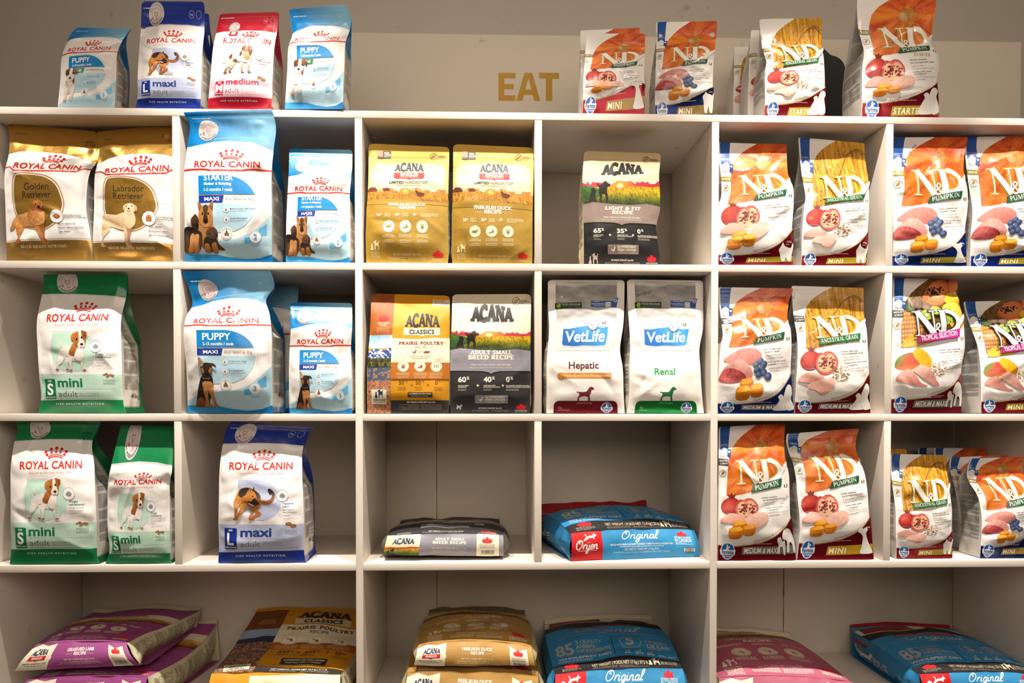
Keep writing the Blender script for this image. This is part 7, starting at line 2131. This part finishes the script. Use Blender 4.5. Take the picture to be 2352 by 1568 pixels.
def barcode(A, x0, y0, x1, y1, col='#222', bg=None):
    if bg:
        m = (x1 - x0) * .08
        A.rect(x0 - m, y0 - m * .6, x1 + m, y1 + m * 1.6, bg)
    rr = random.Random(2)
    x = x0
    while x < x1:
        w = rr.choice((.012, .02, .03)) * (x1 - x0)
        A.rect(x, y0, min(x + w, x1), y1, col); x += w + rr.choice((.012, .02, .03)) * (x1 - x0)
    A.text('0 64992 12345 1', (x0 + x1) / 2, y1 + abs(y1 - y0) * .26 * (1 if not A.up else -1), abs(y1 - y0) * .18, col, 'c', w=(x1 - x0) * 1.1)


def running_dog(A, cx, cy, s, col):
    A.blob([(cx + x * s, cy + y * s) for x, y in ((-1.1, .35), (-.8, .05), (-.75, -.3), (-1.0, -.55), (-.72, -.5), (-.55, -.15), (-.1, -.25), (.4, -.3), (.6, -.5), (.72, -.62), (.78, -.45), (1.05, -.3), (1.1, -.18), (.8, -.1), (.65, .1), (.7, .3), (.5, .22), (.3, .1), (-.2, .12), (-.5, .3), (-.9, .5), (-1.25, .62))], col, n=3)


def up(A):
    A.ref(0, 0, 1, up=True)
    return (lambda u: u), (lambda d: d)


def end_small():
    A = Art(20, '#8b8993', MATTE, sp=1.2); X, Y = up(A)
    A.rect(0, 0, 29, 20, grad('#ecd9a2', '#e9dfc2', (0, 10), (29, 10)))
    A.fill([(0, 8.2), (5, 8.8), (10, 8), (16, 8.4), (22, 9), (29, 8.4), (29, 5), (0, 5)], '#c2404a')
    A.fill([(0, 7.2), (14, 7), (29, 7.4), (29, 0), (0, 0)], field_col(A, [(0, '#26331c'), (2.4, '#4d5c20'), (4.4, '#a89a22'), (7, '#d8ab24')], .7))
    dogs_sil(A, 6.4, 1.2, 5.4, '#22201c') if False else None
    A.ref(0, 20, 1); dogs_sil(A, 6.6, 18.4, 5.6, '#22201c'); X, Y = up(A)
    acana_word(A, 15, 11.6, 19, 4.2, '#22305a')
    slab(A, 'ADULT SMALL', 54, 14.4, 2.2, '#e9e4d2', w=26); slab(A, 'BREED RECIPE', 54, 11.4, 2.2, '#e9e4d2', w=29)
    for i in range(26):
        A.ell(42 + i, 9.8, .14, '#3a383c', n=5)
    A.text('NET WEIGHT | POIDS NET 6 kg | 13.2 lb', 54, 6.6, 1.5, '#d8d2c2', 'c', w=29)
    A.text('COMPLETE PET FOOD FOR ADULT DOGS: SMALL BREEDS', 54, 4.6, .9, '#d8d2c2', 'c', w=27); A.text('NOURRITURE COMPLETE POUR CHIENS ADULTES : PETITES RACES', 54, 3.2, .9, '#d8d2c2', 'c', w=32)
    A.rect(77, 0, 96, 20, '#e6dec4')
    A.ref(0, 20, 1); maple(A, 86, 7.6, 9.6); X, Y = up(A)
    A.text('PROUDLY CRAFTED IN CANADA', 86, 10.8, .9, '#333', 'c', w=13); A.text('NOS ALIMENTS SONT FIERS', 86, 9.4, .9, '#333', 'c', w=13); A.greek(79.5, 8.2, 92.5, 1, 1, .5, '#555', 'c')
    barcode(A, 81, 6, 92, 2.4)
    return A


def top_small(H):
    A = Art(H, '#2c2b2d', MATTE, sp=1.3); X, Y = up(A)
    A.fill([(0, 0), (100, 0), (100, 7), (60, 9), (30, 9), (0, 6)], '#38373a')
    A.text('NET WEIGHT | POIDS NET 6 kg | 13.2 lb', 50, 5.6, 1.6, '#dad5c8', 'c', w=30, b=.02)
    A.greek(30, 4, 48, 3, 1.2, .6, '#8d8878', 'r'); A.greek(52, 4, 72, 3, 1.2, .6, '#8d8878'); A.greek(8, 4, 20, 3, 1.3, .6, '#aaa598')
    A.fill([(80, 4.5), (81, 9), (84, 7.8), (87, 9.6), (90, 7.6), (94, 8), (93, 4.2)], LEAF); A.greek(78, 3.4, 94, 3, 1.2, .7, '#c8c2b4', 'r')
    A.rect(28, 14, 70, 26, '#6f6d74'); A.text('1st INGREDIENT FRESH CHICKEN', 52, 18, 3, '#d8d2c4', 'c', w=28, b=.02); A.ell(36, 20, 3, '#d8d2c4', ry=2)
    for u in (14, 44, 74):
        A.text('60%' if u < 20 else '40%' if u < 50 else '0%', u, 36, 5, '#d8d2c4', b=.03)
    A.rect(0, 48, 100, 78, '#8b8993'); slab(A, 'ADULT SMALL', 50, 64, 5, '#d8d2c4', w=50); slab(A, 'BREED RECIPE', 50, 56, 5, '#d8d2c4', w=54)
    A.rect(0, 78, 100, 100, field_col(A, [(78, '#2a3a1c'), (90, '#a89a22'), (100, '#c24a40')]))
    return A


def end_orijen(kg, H=24):
    A = Art(H, '#2f86bb', MATTE, sp=1.2); X, Y = up(A)
    A.rect(0, 0, 100, H, grad('#2c86bd', '#3490c6', (0, 0), (100, 0), .05, .4))
    A.rect(0, 0, 24, H, '#c3141c')
    A.ref(0, H, 1); running_dog(A, 14.6, 4.6, 4.6, '#f0ebe6'); X, Y = up(A)
    script(A, 'Orijen', 2.6, H * .42, 7.4, '#f0ebe6', w=18, pw=.13, shear=.18)
    A.greek(5, H * .36, 19, 1, 1, .7, '#e6b0b0')
    script(A, 'Original', 38, H * .70, 6, '#f1eee8', w=31, pw=.12)
    A.text('MADE WITH FRESH OR RAW CHICKEN, TURKEY & WILD-CAUGHT FISH', 54.5, H * .50, 1.25, '#e9eef0', 'c', w=49, b=.02); A.greek(37, H * .44, 72, 1, 1, .6, '#cfe0ea', 'c')
    A.text('NET WEIGHT | POIDS NET ' + kg, 54, H * .33, 1.7, '#dfe6ea', 'c', w=27); A.text('COMPLETE DOG FOOD | ALL BREEDS | ALL LIFE STAGES', 54, H * .24, 1, '#cfdde6', 'c', w=44)
    A.ref(0, H, 1); maple(A, 88, H * .24, 8); X, Y = up(A)
    A.text('PROUDLY CRAFTED', 88, H * .70, 1.3, '#e6ecef', 'c', w=13, b=.01); A.text('IN CANADA', 88, H * .58, 2.6, '#e6ecef', 'c', w=13, b=.01); A.greek(81.5, H * .53, 94.5, 2, .9, .5, '#cfe0ea')
    barcode(A, 88, H * .38, 95, H * .20, '#222', '#e6e6e2')
    return A


def top_orijen(kg, H):
    A = Art(H, '#2f86bb', MATTE, sp=1.4); X, Y = up(A)
    A.rect(0, 0, 100, H, grad('#2f8ac2', '#2c84bb', (0, 0), (100, 0), .05, .4))
    A.fill([(0, 0), (24, 0), (100, 0), (100, 13), (60, 13.4), (0, 12)], '#262425')
    A.text('NET WEIGHT | POIDS NET ' + kg, 52, 5.8, 3.2, '#b5a88c', 'c', w=44, b=.01); A.greek(30, 3.4, 49, 2, 1.4, .7, '#7a705c'); A.greek(51, 3.4, 74, 2, 1.4, .7, '#7a705c')
    A.ref(0, H, 1); maple(A, 14, H - 6.4, 12); dog_pair_icon(A, 79, H - 4.6, 9, '#c9bfa6'); X, Y = up(A)
    A.greek(6, 5, 21, 3, 1.4, .8, '#8d8474'); A.greek(84, 10, 97, 4, 1.6, .9, '#8d8474')
    C = '#a7aaa9'
    A.text('85', 5, 25, 15, C, w=14, b=.03)
    for i, t in enumerate(('% QUALITY', 'ANIMAL', 'INGREDIENTS')):
        A.text(t, 21, 36.6 - i * 5.6, 4.2, C, w=(21, 16, 27)[i], b=.02)
    A.text("INGREDIENTS D'ORIGINE ANIMALE DE QUALITE", 5, 22, 1.8, C, w=43); A.text('WHOLEPREY DIET', 5, 17.6, 2.6, '#d5dcdf', w=43, b=.02); A.text('REGIME WHOLEPREY', 5, 14.6, 1.7, '#d5dcdf', w=27)
    A.line([(50, 16), (50.6, 48)], .5, '#12304e')
    A.text('5', 64, 30, 10, C, 'c', b=.03); A.ring(64.5, 34.6, 8.4, .6, C); A.text('FIRST', 64.5, 42.6, 1.8, C, 'c'); A.text('INGREDIENTS', 64.5, 26, 1.7, C, 'c')
    A.text('FRESH', 77, 35, 5.6, C, w=17, b=.02); A.text('OR RAW', 77, 28, 5.6, C, w=19, b=.02); A.greek(77, 26, 95, 1, 1, .8, C)
    A.ref(0, H, 1)
    for u in (60, 69, 78):
        chicken_icon(A, u, H - 21, 2.6, C)
    X, Y = up(A)
    for u in (60, 69, 78, 87, 95):
        A.greek(u - 3, 17.4, u + 3, 2, 1.4, .9, '#d5dcdf', 'c')
    script(A, 'Original', 22, 58, 11, C, w=55, pw=.11)
    A.text('MADE WITH FRESH OR RAW CHICKEN, TURKEY & WILD-CAUGHT FISH', 50, 51, 2, C, 'c', w=82)
    A.rect(20, 71, 74, 75, '#8a1418'); A.text('BIOLOGICALLY APPROPRIATE NUTRITION', 47, 72, 2, '#c88a84', 'c', w=48, b=.01)
    A.rect(0, 76, 100, 92, '#1a191a'); A.rect(0, 92, 100, H, '#d8d0b8'); A.rect(4, 93, 50, H, '#8a1216')
    A.blob([(60, 92), (66, 99), (74, 98), (84, 99), (92, 93), (80, 91)], '#2a2422')
    return A


def end_acana(col, words, kg, lamb):
    A = Art(22, col, MATTE, sp=1.2); X, Y = up(A)
    A.fill([(0, 0), (25, 0), (25, 8), (26, 10), (25, 12), (25, 21), (16, 19.4), (8, 21.4), (0, 19)], '#ece4cc')
    acana_word(A, 13, 13, 15, 3.6, '#22305a')
    A.fill([(5.4, 12.2), (20.6, 12.2), (20.6, 8.6), (14.4, 8.4), (13, 7.6), (11.6, 8.4), (5.4, 8.6)], '#c62430'); A.text('SINGLES', 13, 9.6, 1.8, '#f3e6d6', 'c', w=9.4, b=.03)
    A.text('LIMITED INGREDIENT DIET', 13, 5.2, 1.3, '#2a2722', 'c', w=20, b=.015); A.greek(6, 3.6, 20, 1, 1, .6, '#6a655a', 'c')
    for t, d, w in ((words[0], 15, 26), (words[1], 12, 11.4)):
        A.text(t, 52, d, 2.2, '#f8f2e6', 'c', w=w, b=.03)
    A.line([(39, 12.8), (45, 12.8)], .2, '#efe4cc'); A.line([(59, 12.8), (65, 12.8)], .2, '#efe4cc')
    A.text('NET WT. | POIDS NET ' + kg, 52, 7.6, 1.4, '#e6d8bc', 'c', w=27, b=.01); A.text('COMPLETE PET FOOD FOR DOGS | ALL BREEDS | ALL LIFE STAGES', 52, 5.4, .95, '#e6d8bc', 'c', w=34); A.text('ALIMENT COMPLET POUR CHIEN | TOUTES RACES | TOUT STADE', 52, 3.8, .95, '#e6d8bc', 'c', w=37)
    A.fill([(79, 0), (95, 0), (95, 19), (87, 17), (80, 19.6)], '#ece4cc')
    A.ref(0, 22, 1); maple(A, 87, 9.4, 9); X, Y = up(A)
    A.text('PROUDLY CRAFTED IN CANADA', 87, 10.4, .85, '#8a6a5a', 'c', w=12); A.greek(81, 9, 93, 2, 1.1, .5, '#9a7a6a', 'c')
    barcode(A, 82, 6.6, 92, 2.6)
    return A


def top_acana(col, words, H, kg):
    A = Art(H, col, MATTE, sp=1.4); X, Y = up(A)
    CR = '#e6dcc4'
    A.text('NET WT. | POIDS NET ' + kg, 50, 11, 2.2, CR, 'c', w=34, b=.01); A.greek(28, 8.6, 49, 3, 1.4, .7, CR, 'r'); A.greek(51, 8.6, 74, 3, 1.4, .7, CR)
    A.ref(0, H, 1); dog_pair_icon(A, 14, H - 16, 11, CR); maple(A, 88, H - 11, 13); X, Y = up(A)
    A.greek(8, 13, 21, 7, 1.7, .8, CR, 'c'); A.greek(80, 8.6, 96, 3, 1.5, .9, CR, 'c')
    for i, u in enumerate((29, 50, 71)):
        A.ell(u, 36, 7.6, '#d9cfb2', n=28); A.ring(u, 36, 6.4, .25, col)
        stomach_icon(A, u, 36, 3.4, col) if i == 1 else chicken_icon(A, u, 36, 2.8, col) if i == 0 else shield_icon(A, u, 36, 3.2, col, '#d9cfb2')
        A.greek(u - 8, 26, u + 8, 4, 1.6, .8, CR, 'c', seed=i)
    for u, t in ((14, '50%'), (42, '50%'), (66, '0%')):
        A.text(t, u, 49, 3.6, CR, b=.02); A.greek(u + 9, 52, u + 20, 3, 1.5, .7, CR)
    A.text(words[0], 50, 64, 4.6, CR, 'c', w=50, b=.03); A.text(words[1], 50, 57.6, 4.6, CR, 'c', w=23, b=.03)
    A.rect(0, 76, 100, 92, field_col(A, [(76, '#3a2a14'), (84, '#a8742a'), (92, '#d8b070')], .8))
    A.rect(0, 91, 100, H, '#e4d8bc'); A.text('LIMITED INGREDIENT DIET', 50, 95, 3, '#2a2722', 'c', w=50, b=.02)
    A.rect(25, 100.5, 70, H, '#c62430'); A.text('SINGLES', 47, 101.6, 4, '#e6d8c4', 'c', w=28, b=.03)
    return A


def end_prairie():
    A = Art(16, '#d8941a', MATTE, sp=1.2); up(A)
    A.fill([(30, 0), (100, 0), (100, 16), (60, 15), (30, 14)], '#e9e2c6')
    A.ref(0, 16, 1); maple(A, 87, 11, 8); up(A)
    acana_word(A, 50, 4, 18, 4, '#22305a')
    return A


def top_prairie(H):
    A = Art(H, '#d2921a', MATTE, sp=1.3); up(A)
    A.rect(0, 0, 31, 62, lambda x, y: np.clip(mix(np.tile(lin('#4a3a38'), (len(x), 1)), lin('#a8806a'), sstep(-.4, .6, NZ[1](x * .9, y * .7) + .8 * NZ[4](x * 2.2, y * 1.6))) + mix(np.zeros((len(x), 3)), lin('#8a4c14'), sstep(.4, .9, NZ[9](x * .4, y * .4))), 0, 1), sp=.9)
    A.fill([(0, 62), (31, 60), (31, 70), (20, 72), (0, 69)], '#2c3350'); A.rect(0, 69, 31, 82, '#8fa8c0')
    A.fill([(5, 17), (26, 16), (27, 6), (7, 5)], '#e2dcc2')
    for i in range(4):
        A.greek(9, 14 - i * 2.4, 24, 1, 1, 1.1, '#3a3832', 'c', seed=i)
    A.fill([(31, 0), (100, 0), (100, 10), (70, 10.4), (31, 12)], '#38352f')
    A.text('NET WEIGHT / POIDS NET 14.5 kg | 31.9 lb', 66, 5.2, 2.4, '#ece4c8', 'c', w=44, b=.02); A.greek(44, 3, 64, 2, 1.4, .7, '#9a958a', 'r'); A.greek(68, 3, 90, 2, 1.4, .7, '#9a958a')
    A.rect(48, 14.5, 84, 25, '#35312f', r=1); A.text('1st INGREDIENT HAS FRESH CHICKEN', 66, 20.6, 2.2, '#ece4c8', 'c', w=32, b=.03); A.text('POULET FRAIS COMME 1er INGREDIENT', 66, 16.8, 1.8, '#ece4c8', 'c', w=28, b=.02)
    for u, t in ((40, '50'), (61, '50'), (86, '0')):
        A.text(t, u, 38, 6.4, '#5a2c0c', b=.02); A.text('%', u + (9.6 if t == '50' else 5), 40.4, 3.6, '#5a2c0c'); A.greek(u - 1, 35, u + 11, 4, 1.6, .7, '#8a5418', 'c')
    for u in (56.5, 80):
        A.rect(u - 1.6, 40.4, u + 1.6, 41.4, '#5a2c0c'); A.rect(u - .5, 39.2, u + .5, 42.6, '#5a2c0c')
    A.rect(31, 48, 100, 64, '#a85c1a')
    for i, u in enumerate((44, 65, 86)):
        A.greek(u - 9, 54, u + 9, 4, 1.6, .8, '#d8b07c', 'c', seed=i)
    A.fill([(31, 60), (100, 60), (100, 86), (31, 88)], '#e6dcc0')
    for u in (44, 65, 86):
        A.ell(u, 63, 7.4, '#ece2c6', n=26); A.ring(u, 63, 6.2, .25, '#a87a3c'); stomach_icon(A, u, 63, 3, '#8a4a16')
    slab(A, 'PRAIRIE POULTRY', 66, 79, 4.6, '#7a4014', w=58); A.text('RECIPE', 66, 73.4, 3.4, '#4a3a24', 'c', w=16, b=.01)
    A.rect(0, 82, 31, H, '#7a3e14'); A.greek(10, 96, 24, 4, 1.8, .9, '#b88a5a')
    A.rect(41, 89.4, 90, 98, '#d9cfae', r=1.4); slab(A, 'CLASSICS', 66, 91.4, 5, INK, w=34)
    acana_word(A, 66, 99.5, 48, 9, INK)
    return A


def sack(label, ends, tops, near, base, L, prof, side, seed, depth=None, arch=.012, drop=.02, sideart=None, flap=.03, flapcol=None, taper=.0, group='large food sacks lying flat', lean=0.0, skew=0.0):
    """near: ((px, py, y) bottom left, bottom right, top right, top left) of the foot end in the photo; prof: [(share of length, height over the near edge)]"""
    BL, BR, TR, TL = [px_on_y(*q) for q in near]
    w = np.linalg.norm((TR - TL)[:2]); ax = (TR - TL) * [1, 1, 0]; ax /= np.linalg.norm(ax)
    bk = np.array([-ax[1], ax[0], 0]); bk = bk if bk[1] > 0 else -bk
    bk = bk + ax * skew
    wb = np.linalg.norm((BR - BL)[:2])
    He, Ht = ends.H, L / w * 100
    org = (BL + BR) / 2 + bk * L / 2; org[2] = base
    n1, n2, n3 = Noise(seed + 200), Noise(seed + 201), Noise(seed + 202)
    hE = np.linalg.norm((TL + TR - BL - BR) / 2)
    row = int(np.argmin([abs(base - b_) if base > b_ - .01 else 9 for b_ in BZ]))
    row = 3 if base > BZ[4] + .2 else 4
    walls = UX if row < 4 else UX[::2]
    xlo = max(w_ for w_ in walls if w_ < org[0]) + TH / 2 + .0006
    xhi = min(w_ for w_ in walls if w_ > org[0]) - TH / 2 - .0006

    def cl(P):
        i = P[:, 1] > -.0005
        P[:, 0] = np.where(i, np.clip(P[:, 0], xlo, xhi), P[:, 0])
        P[:, 1] = np.minimum(P[:, 1], DEP - .002)
        P[:, 2] = np.maximum(P[:, 2], base + .0006)
        return P

    def E(x, y):
        u = np.asarray(x) / 100; v = np.asarray(y) / He
        P = BL + (BR - BL) * u[:, None] + ((TL - BL) + ((TR - TL) - (BR - BL)) * u[:, None]) * v[:, None]
        P[:, 2] += arch * (1 - np.abs(2 * u - 1) ** 2.4) * np.clip(v, 0, 1.2)
        d = .010 * np.sin(np.clip(v, 0, 1) * math.pi) + (.0030 * n1(u * w / .06, v * hE / .03) + .0020 * n2(u * w / .026, v * hE / .024)) * (1 - (2 * u - 1) ** 8)
        P -= (bk / np.linalg.norm(bk))[None] * d[:, None]
        return cl(P)
    ps = [a for a, _ in prof]; pz = np.array([[b, 0, 0] for _, b in prof])

    def T(x, y):
        u = np.asarray(x) / 100; s = np.clip(np.asarray(y) / Ht, -.02, 1.02); sc = np.clip(s, 0, 1)
        c = (TL + TR) / 2
        half = (TR - TL) / 2 * (1 + .05 * np.sin(sc * math.pi) - taper * sc)[:, None]
        P = c + half * (2 * u - 1)[:, None] + bk * (s * L)[:, None]
        P[:, 2] += arch * (1 - np.abs(2 * u - 1) ** 2.4) * (1 - .3 * sc)
        P[:, 2] += hermite(ps, pz, sc)[:, 0] - drop * np.sin(sc * math.pi) ** .6 * np.abs(2 * u - 1) ** 3.5
        q = sstep(0, .06, sc)
        P[:, 2] += (.0040 * n1(u * w / .09 + 5, sc * L / .08) + .0022 * n2(u * w / .035, sc * L / .04 + 3) + .0016 * n3(u * w / .2, sc * L / .02)) * q * (1 - (2 * u - 1) ** 8)
        return cl(P)

    def S(sgn):
        def f(x, y):                                  # x: 0 near .. 100 far, y: 0 bottom .. 100 top
            s = np.asarray(x) / 100; v = np.asarray(y) / 100
            U = np.full(len(s), 0.0 if sgn < 0 else 100.0)
            tp = T(U, s * Ht)
            bt = tp.copy()
            nb = BL if sgn < 0 else BR
            bt[:, 2] = nb[2] + (base + .001 - nb[2]) * sstep(0, .15, s)
            inn = (nb - tp[:1])[0, :2]
            bt[:, :2] = bt[:, :2] + inn * (1 - sstep(0, .2, s))[:, None] - ax[None, :2] * (sgn * .012 * sstep(0, .2, s))[:, None]
            P = bt + (tp - bt) * v[:, None]
            P += ax[None] * (sgn * (.016 * np.sin(np.clip(v, 0, 1) * math.pi) * sstep(0, .12, s) * (1 - .7 * sstep(.8, 1, s)) + .0025 * n3(s * L / .03, v * 2.2 + 7) * (1 - (2 * v - 1) ** 4)))[:, None]
            return cl(P)
        return f
    root = empty('dog_food_sack', org)
    tag(root, label, 'pet food bag', group)
    r = .0035
    b = Builder(); b.patch(E, 0, 100, 0, He, int(w / r), max(6, int(hE / r)), ends.base, MATTE); b.prints(E, ends); b.done('end_panel', root, org)
    b = Builder(); b.patch(T, 0, 100, 0, Ht, int(w / r), int(L / r), tops.base, MATTE); b.prints(T, tops); b.done('top_panel', root, org)
    for sgn in (-1, 1):
        f = S(sgn)
        b = Builder()
        b.patch(f, 0, 100, 0, 100, int(L / .005), 18, side, MATTE, flip=(sgn < 0))
        a = sideart
        if a:
            b.prints(f if sgn > 0 else (lambda x, y, f=f: f(100 - x, y)), a)
        b.done('side_panel', root, org)
    b = Builder()

    def bot(x, y):
        u = x / 100
        P = BL + (BR - BL) * u[:, None] + bk * (y * L)[:, None]
        P[:, 2] = P[:, 2] + (base + .0008 - P[:, 2]) * sstep(0, .15, y)
        return cl(P)
    b.patch(bot, 0, 100, 0, 1, 20, 20, tops.base if not callable(tops.base) else side, MATTE, flip=True)

    def back(x, y):
        t = T(x, np.full(len(x), Ht)); q = bot(x, np.ones(len(x)))
        return q + (t - q) * y[:, None]
    b.patch(back, 0, 100, 0, 1, 20, 8, side, MATTE, flip=False)
    b.done('bottom_panel', root, org)
    b = Builder()

    def fl(x, y):
        t = T(x, np.full(len(x), Ht - .01))
        t = t + np.array([[0, 1, 0]]) * (np.minimum(.02, np.maximum(DEP - .004 - t[:, 1], 0)) * y)[:, None]
        t[:, 2] += flap * y * (.75 + .25 * n1(x / 20, y))
        return t
    b.patch(fl, 0, 100, 0, 1, 40, 8, flapcol or side, MATTE)
    b.done('rear_seal', root, org)
    return root


def side_text(col, bg=None, orij=False):
    A = Art(100, col, MATTE, sp=2.5); A.ref(0, 0, 1, up=True)
    if orij:
        A.rect(8, 70, 34, 82, '#8a1418'); script(A, 'Original', 8, 36, 26, '#d5dcdf', w=34, pw=.11)
        A.greek(44, 52, 66, 4, 8, 4, '#c5d0d6')
        A.ref(0, 100, 1); dog_pair_icon(A, 78, 74, 12, '#181818'); A.ref(0, 0, 1, up=True)
        A.text('ALL BREEDS', 84, 54, 11, '#152a3c', w=13, b=.01); A.text('ALL LIFE STAGES', 84, 38, 11, '#152a3c', w=13, b=.01); A.greek(84, 28, 97, 2, 8, 3, '#152a3c')
        return A
    x = 6
    k = 0
    while x < 92:
        w = (20, 14, 24, 17)[k % 4]
        w = min(w, 94 - x)
        if w > 6:
            A.greek(x, 84, x + w, 17, 4.2, 2.2, '#8b8672', seed=k, fill=.9)
        x += w + 3; k += 1
    return A


def sacks():
    CREAM_S = '#cfc6a6'
    st = side_text(CREAM_S)
    ORANGE, MAUVE, DUCK = '#cf8f16', '#9b4a86', '#b28a48'
    # fourth row
    sack('grey and black small breed sack lying flat in an otherwise empty cubby', end_small(), top_small(112),
         ((881, 1274, .030), (1157, 1277, .034), (1156, 1228, .040), (890, 1230, .036)), BZ[3], .285,
         [(0, 0), (.10, .006), (.40, .010), (.75, .000), (1, -.014)], '#5a584e', 60, arch=.004, drop=.016, flap=.006, flapcol='#3d3c36')
    sack('blue sack with a red square lying flat, touching the right wall of its cubby', end_orijen('11.4 kg | 25 lb'), top_orijen('11.4 kg | 25 lb', 108),
         ((1310, 1289, .012), (1608, 1279, .058), (1594, 1217, .066), (1311, 1224, .016)), BZ[3], .285,
         [(0, 0), (.12, .016), (.45, .034), (.8, .022), (1, .004)], '#2b7db2', 61, arch=.006, drop=.018, flap=.034, flapcol='#8a1216', sideart=side_text('#2b7db2', orij=True), skew=-.02)
    # bottom row, left
    sack('mauve lamb recipe sack underneath, its cream side panel showing', end_acana(MAUVE, ('GRASS-FED LAMB', 'RECIPE'), '6 kg | 13.2 lb', True), top_acana(MAUVE, ('GRASS-FED LAMB', 'RECIPE'), 105, '6 kg | 13.2 lb'),
         ((54, 1618, .016), (346, 1614, .016), (338, 1553, .022), (62, 1560, .022)), BZ[4], .345,
         [(0, 0), (.1, .002), (.5, .004), (.8, .012), (1, .022)], CREAM_S, 62, arch=.004, drop=.012, flap=.008, sideart=st, skew=.10)
    sack('mauve lamb recipe sack on top of its twin at the lower left', end_acana(MAUVE, ('GRASS-FED LAMB', 'RECIPE'), '6 kg | 13.2 lb', True), top_acana(MAUVE, ('GRASS-FED LAMB', 'RECIPE'), 105, '6 kg | 13.2 lb'),
         ((34, 1540, .020), (322, 1527, .024), (290, 1476, .040), (84, 1480, .036)), BZ[4] + .093, .320,
         [(0, 0), (.15, .008), (.45, .006), (.8, -.002), (1, -.012)], CREAM_S, 63, arch=.006, drop=.012, flap=.006, sideart=st, taper=-.42, skew=.03)
    sack('large orange poultry recipe sack with a scenery strip, sloping up to the back', end_prairie(), top_prairie(112),
         ((478, 1606, .016), (786, 1604, .016), (782, 1549, .030), (486, 1546, .030)), BZ[4], .335,
         [(0, 0), (.12, .004), (.4, .010), (.75, .032), (1, .052)], '#cfc6a6', 64, arch=.004, drop=.010, flap=.008, flapcol=ORANGE, sideart=st)
    # bottom row, middle
    sack('golden duck recipe sack underneath another in the bottom middle cubby', end_acana(DUCK, ('FREE-RUN DUCK', 'RECIPE'), '6 kg | 13.2 lb', False), top_acana(DUCK, ('FREE-RUN DUCK', 'RECIPE'), 108, '6 kg | 13.2 lb'),
         ((928, 1614, .016), (1240, 1618, .016), (1236, 1553, .026), (936, 1544, .026)), BZ[4], .33,
         [(0, 0), (.1, .003), (.45, .006), (.8, 0), (1, -.012)], '#b5aa84', 65, arch=.006, drop=.012, flap=.006)
    sack('golden duck recipe sack lying on top of another', end_acana(DUCK, ('FREE-RUN DUCK', 'RECIPE'), '6 kg | 13.2 lb', False), top_acana(DUCK, ('FREE-RUN DUCK', 'RECIPE'), 108, '6 kg | 13.2 lb'),
         ((951, 1527, .026), (1231, 1539, .026), (1221, 1486, .040), (961, 1483, .040)), BZ[4] + .096, .315,
         [(0, 0), (.12, .010), (.42, .012), (.75, .004), (1, -.010)], '#b5aa84', 66, arch=.014, drop=.012, flap=.010, flapcol='#6a5c3c')
    sack('large blue sack with a red square in the bottom middle cubby', end_orijen('17 kg | 37.5 lb', 22), top_orijen('17 kg | 37.5 lb', 108),
         ((1268, 1622, .014), (1578, 1618, .014), (1568, 1535, .034), (1276, 1548, .034)), BZ[4], .330,
         [(0, 0), (.10, .010), (.35, .030), (.7, .036), (1, .022)], '#2b7db2', 67, arch=.006, drop=.016, flap=.012, flapcol='#cfc6a6')
    # bottom row, right
    sack('pink lamb recipe sack lying against the left wall of the bottom right cubby', end_acana('#b45f78', ('GRASS-FED LAMB', 'RECIPE'), '11.4 kg | 25 lb', True), top_acana('#b45f78', ('GRASS-FED LAMB', 'RECIPE'), 108, '11.4 kg | 25 lb'),
         ((1640, 1622, .014), (1966, 1622, .014), (1958, 1566, .034), (1652, 1556, .034)), BZ[4], .330,
         [(0, 0), (.12, .010), (.4, .022), (.75, .022), (1, .008)], '#a8a07e', 68, arch=.010, drop=.022, flap=.010, flapcol='#d8ccb0', taper=.10)
    sack('blue sack with a red square at the bottom right, its left side showing', end_orijen('11.4 kg | 25 lb', 22), top_orijen('11.4 kg | 25 lb', 108),
         ((2116, 1612, .014), (2396, 1606, .014), (2384, 1548, .034), (2112, 1548, .034)), BZ[4], .335,
         [(0, 0), (.10, .010), (.35, .024), (.7, .026), (1, .010)], '#2b7db2', 69, arch=.006, drop=.018, flap=.014, flapcol='#8a1216', sideart=side_text('#2b7db2', orij=True))


sacks()
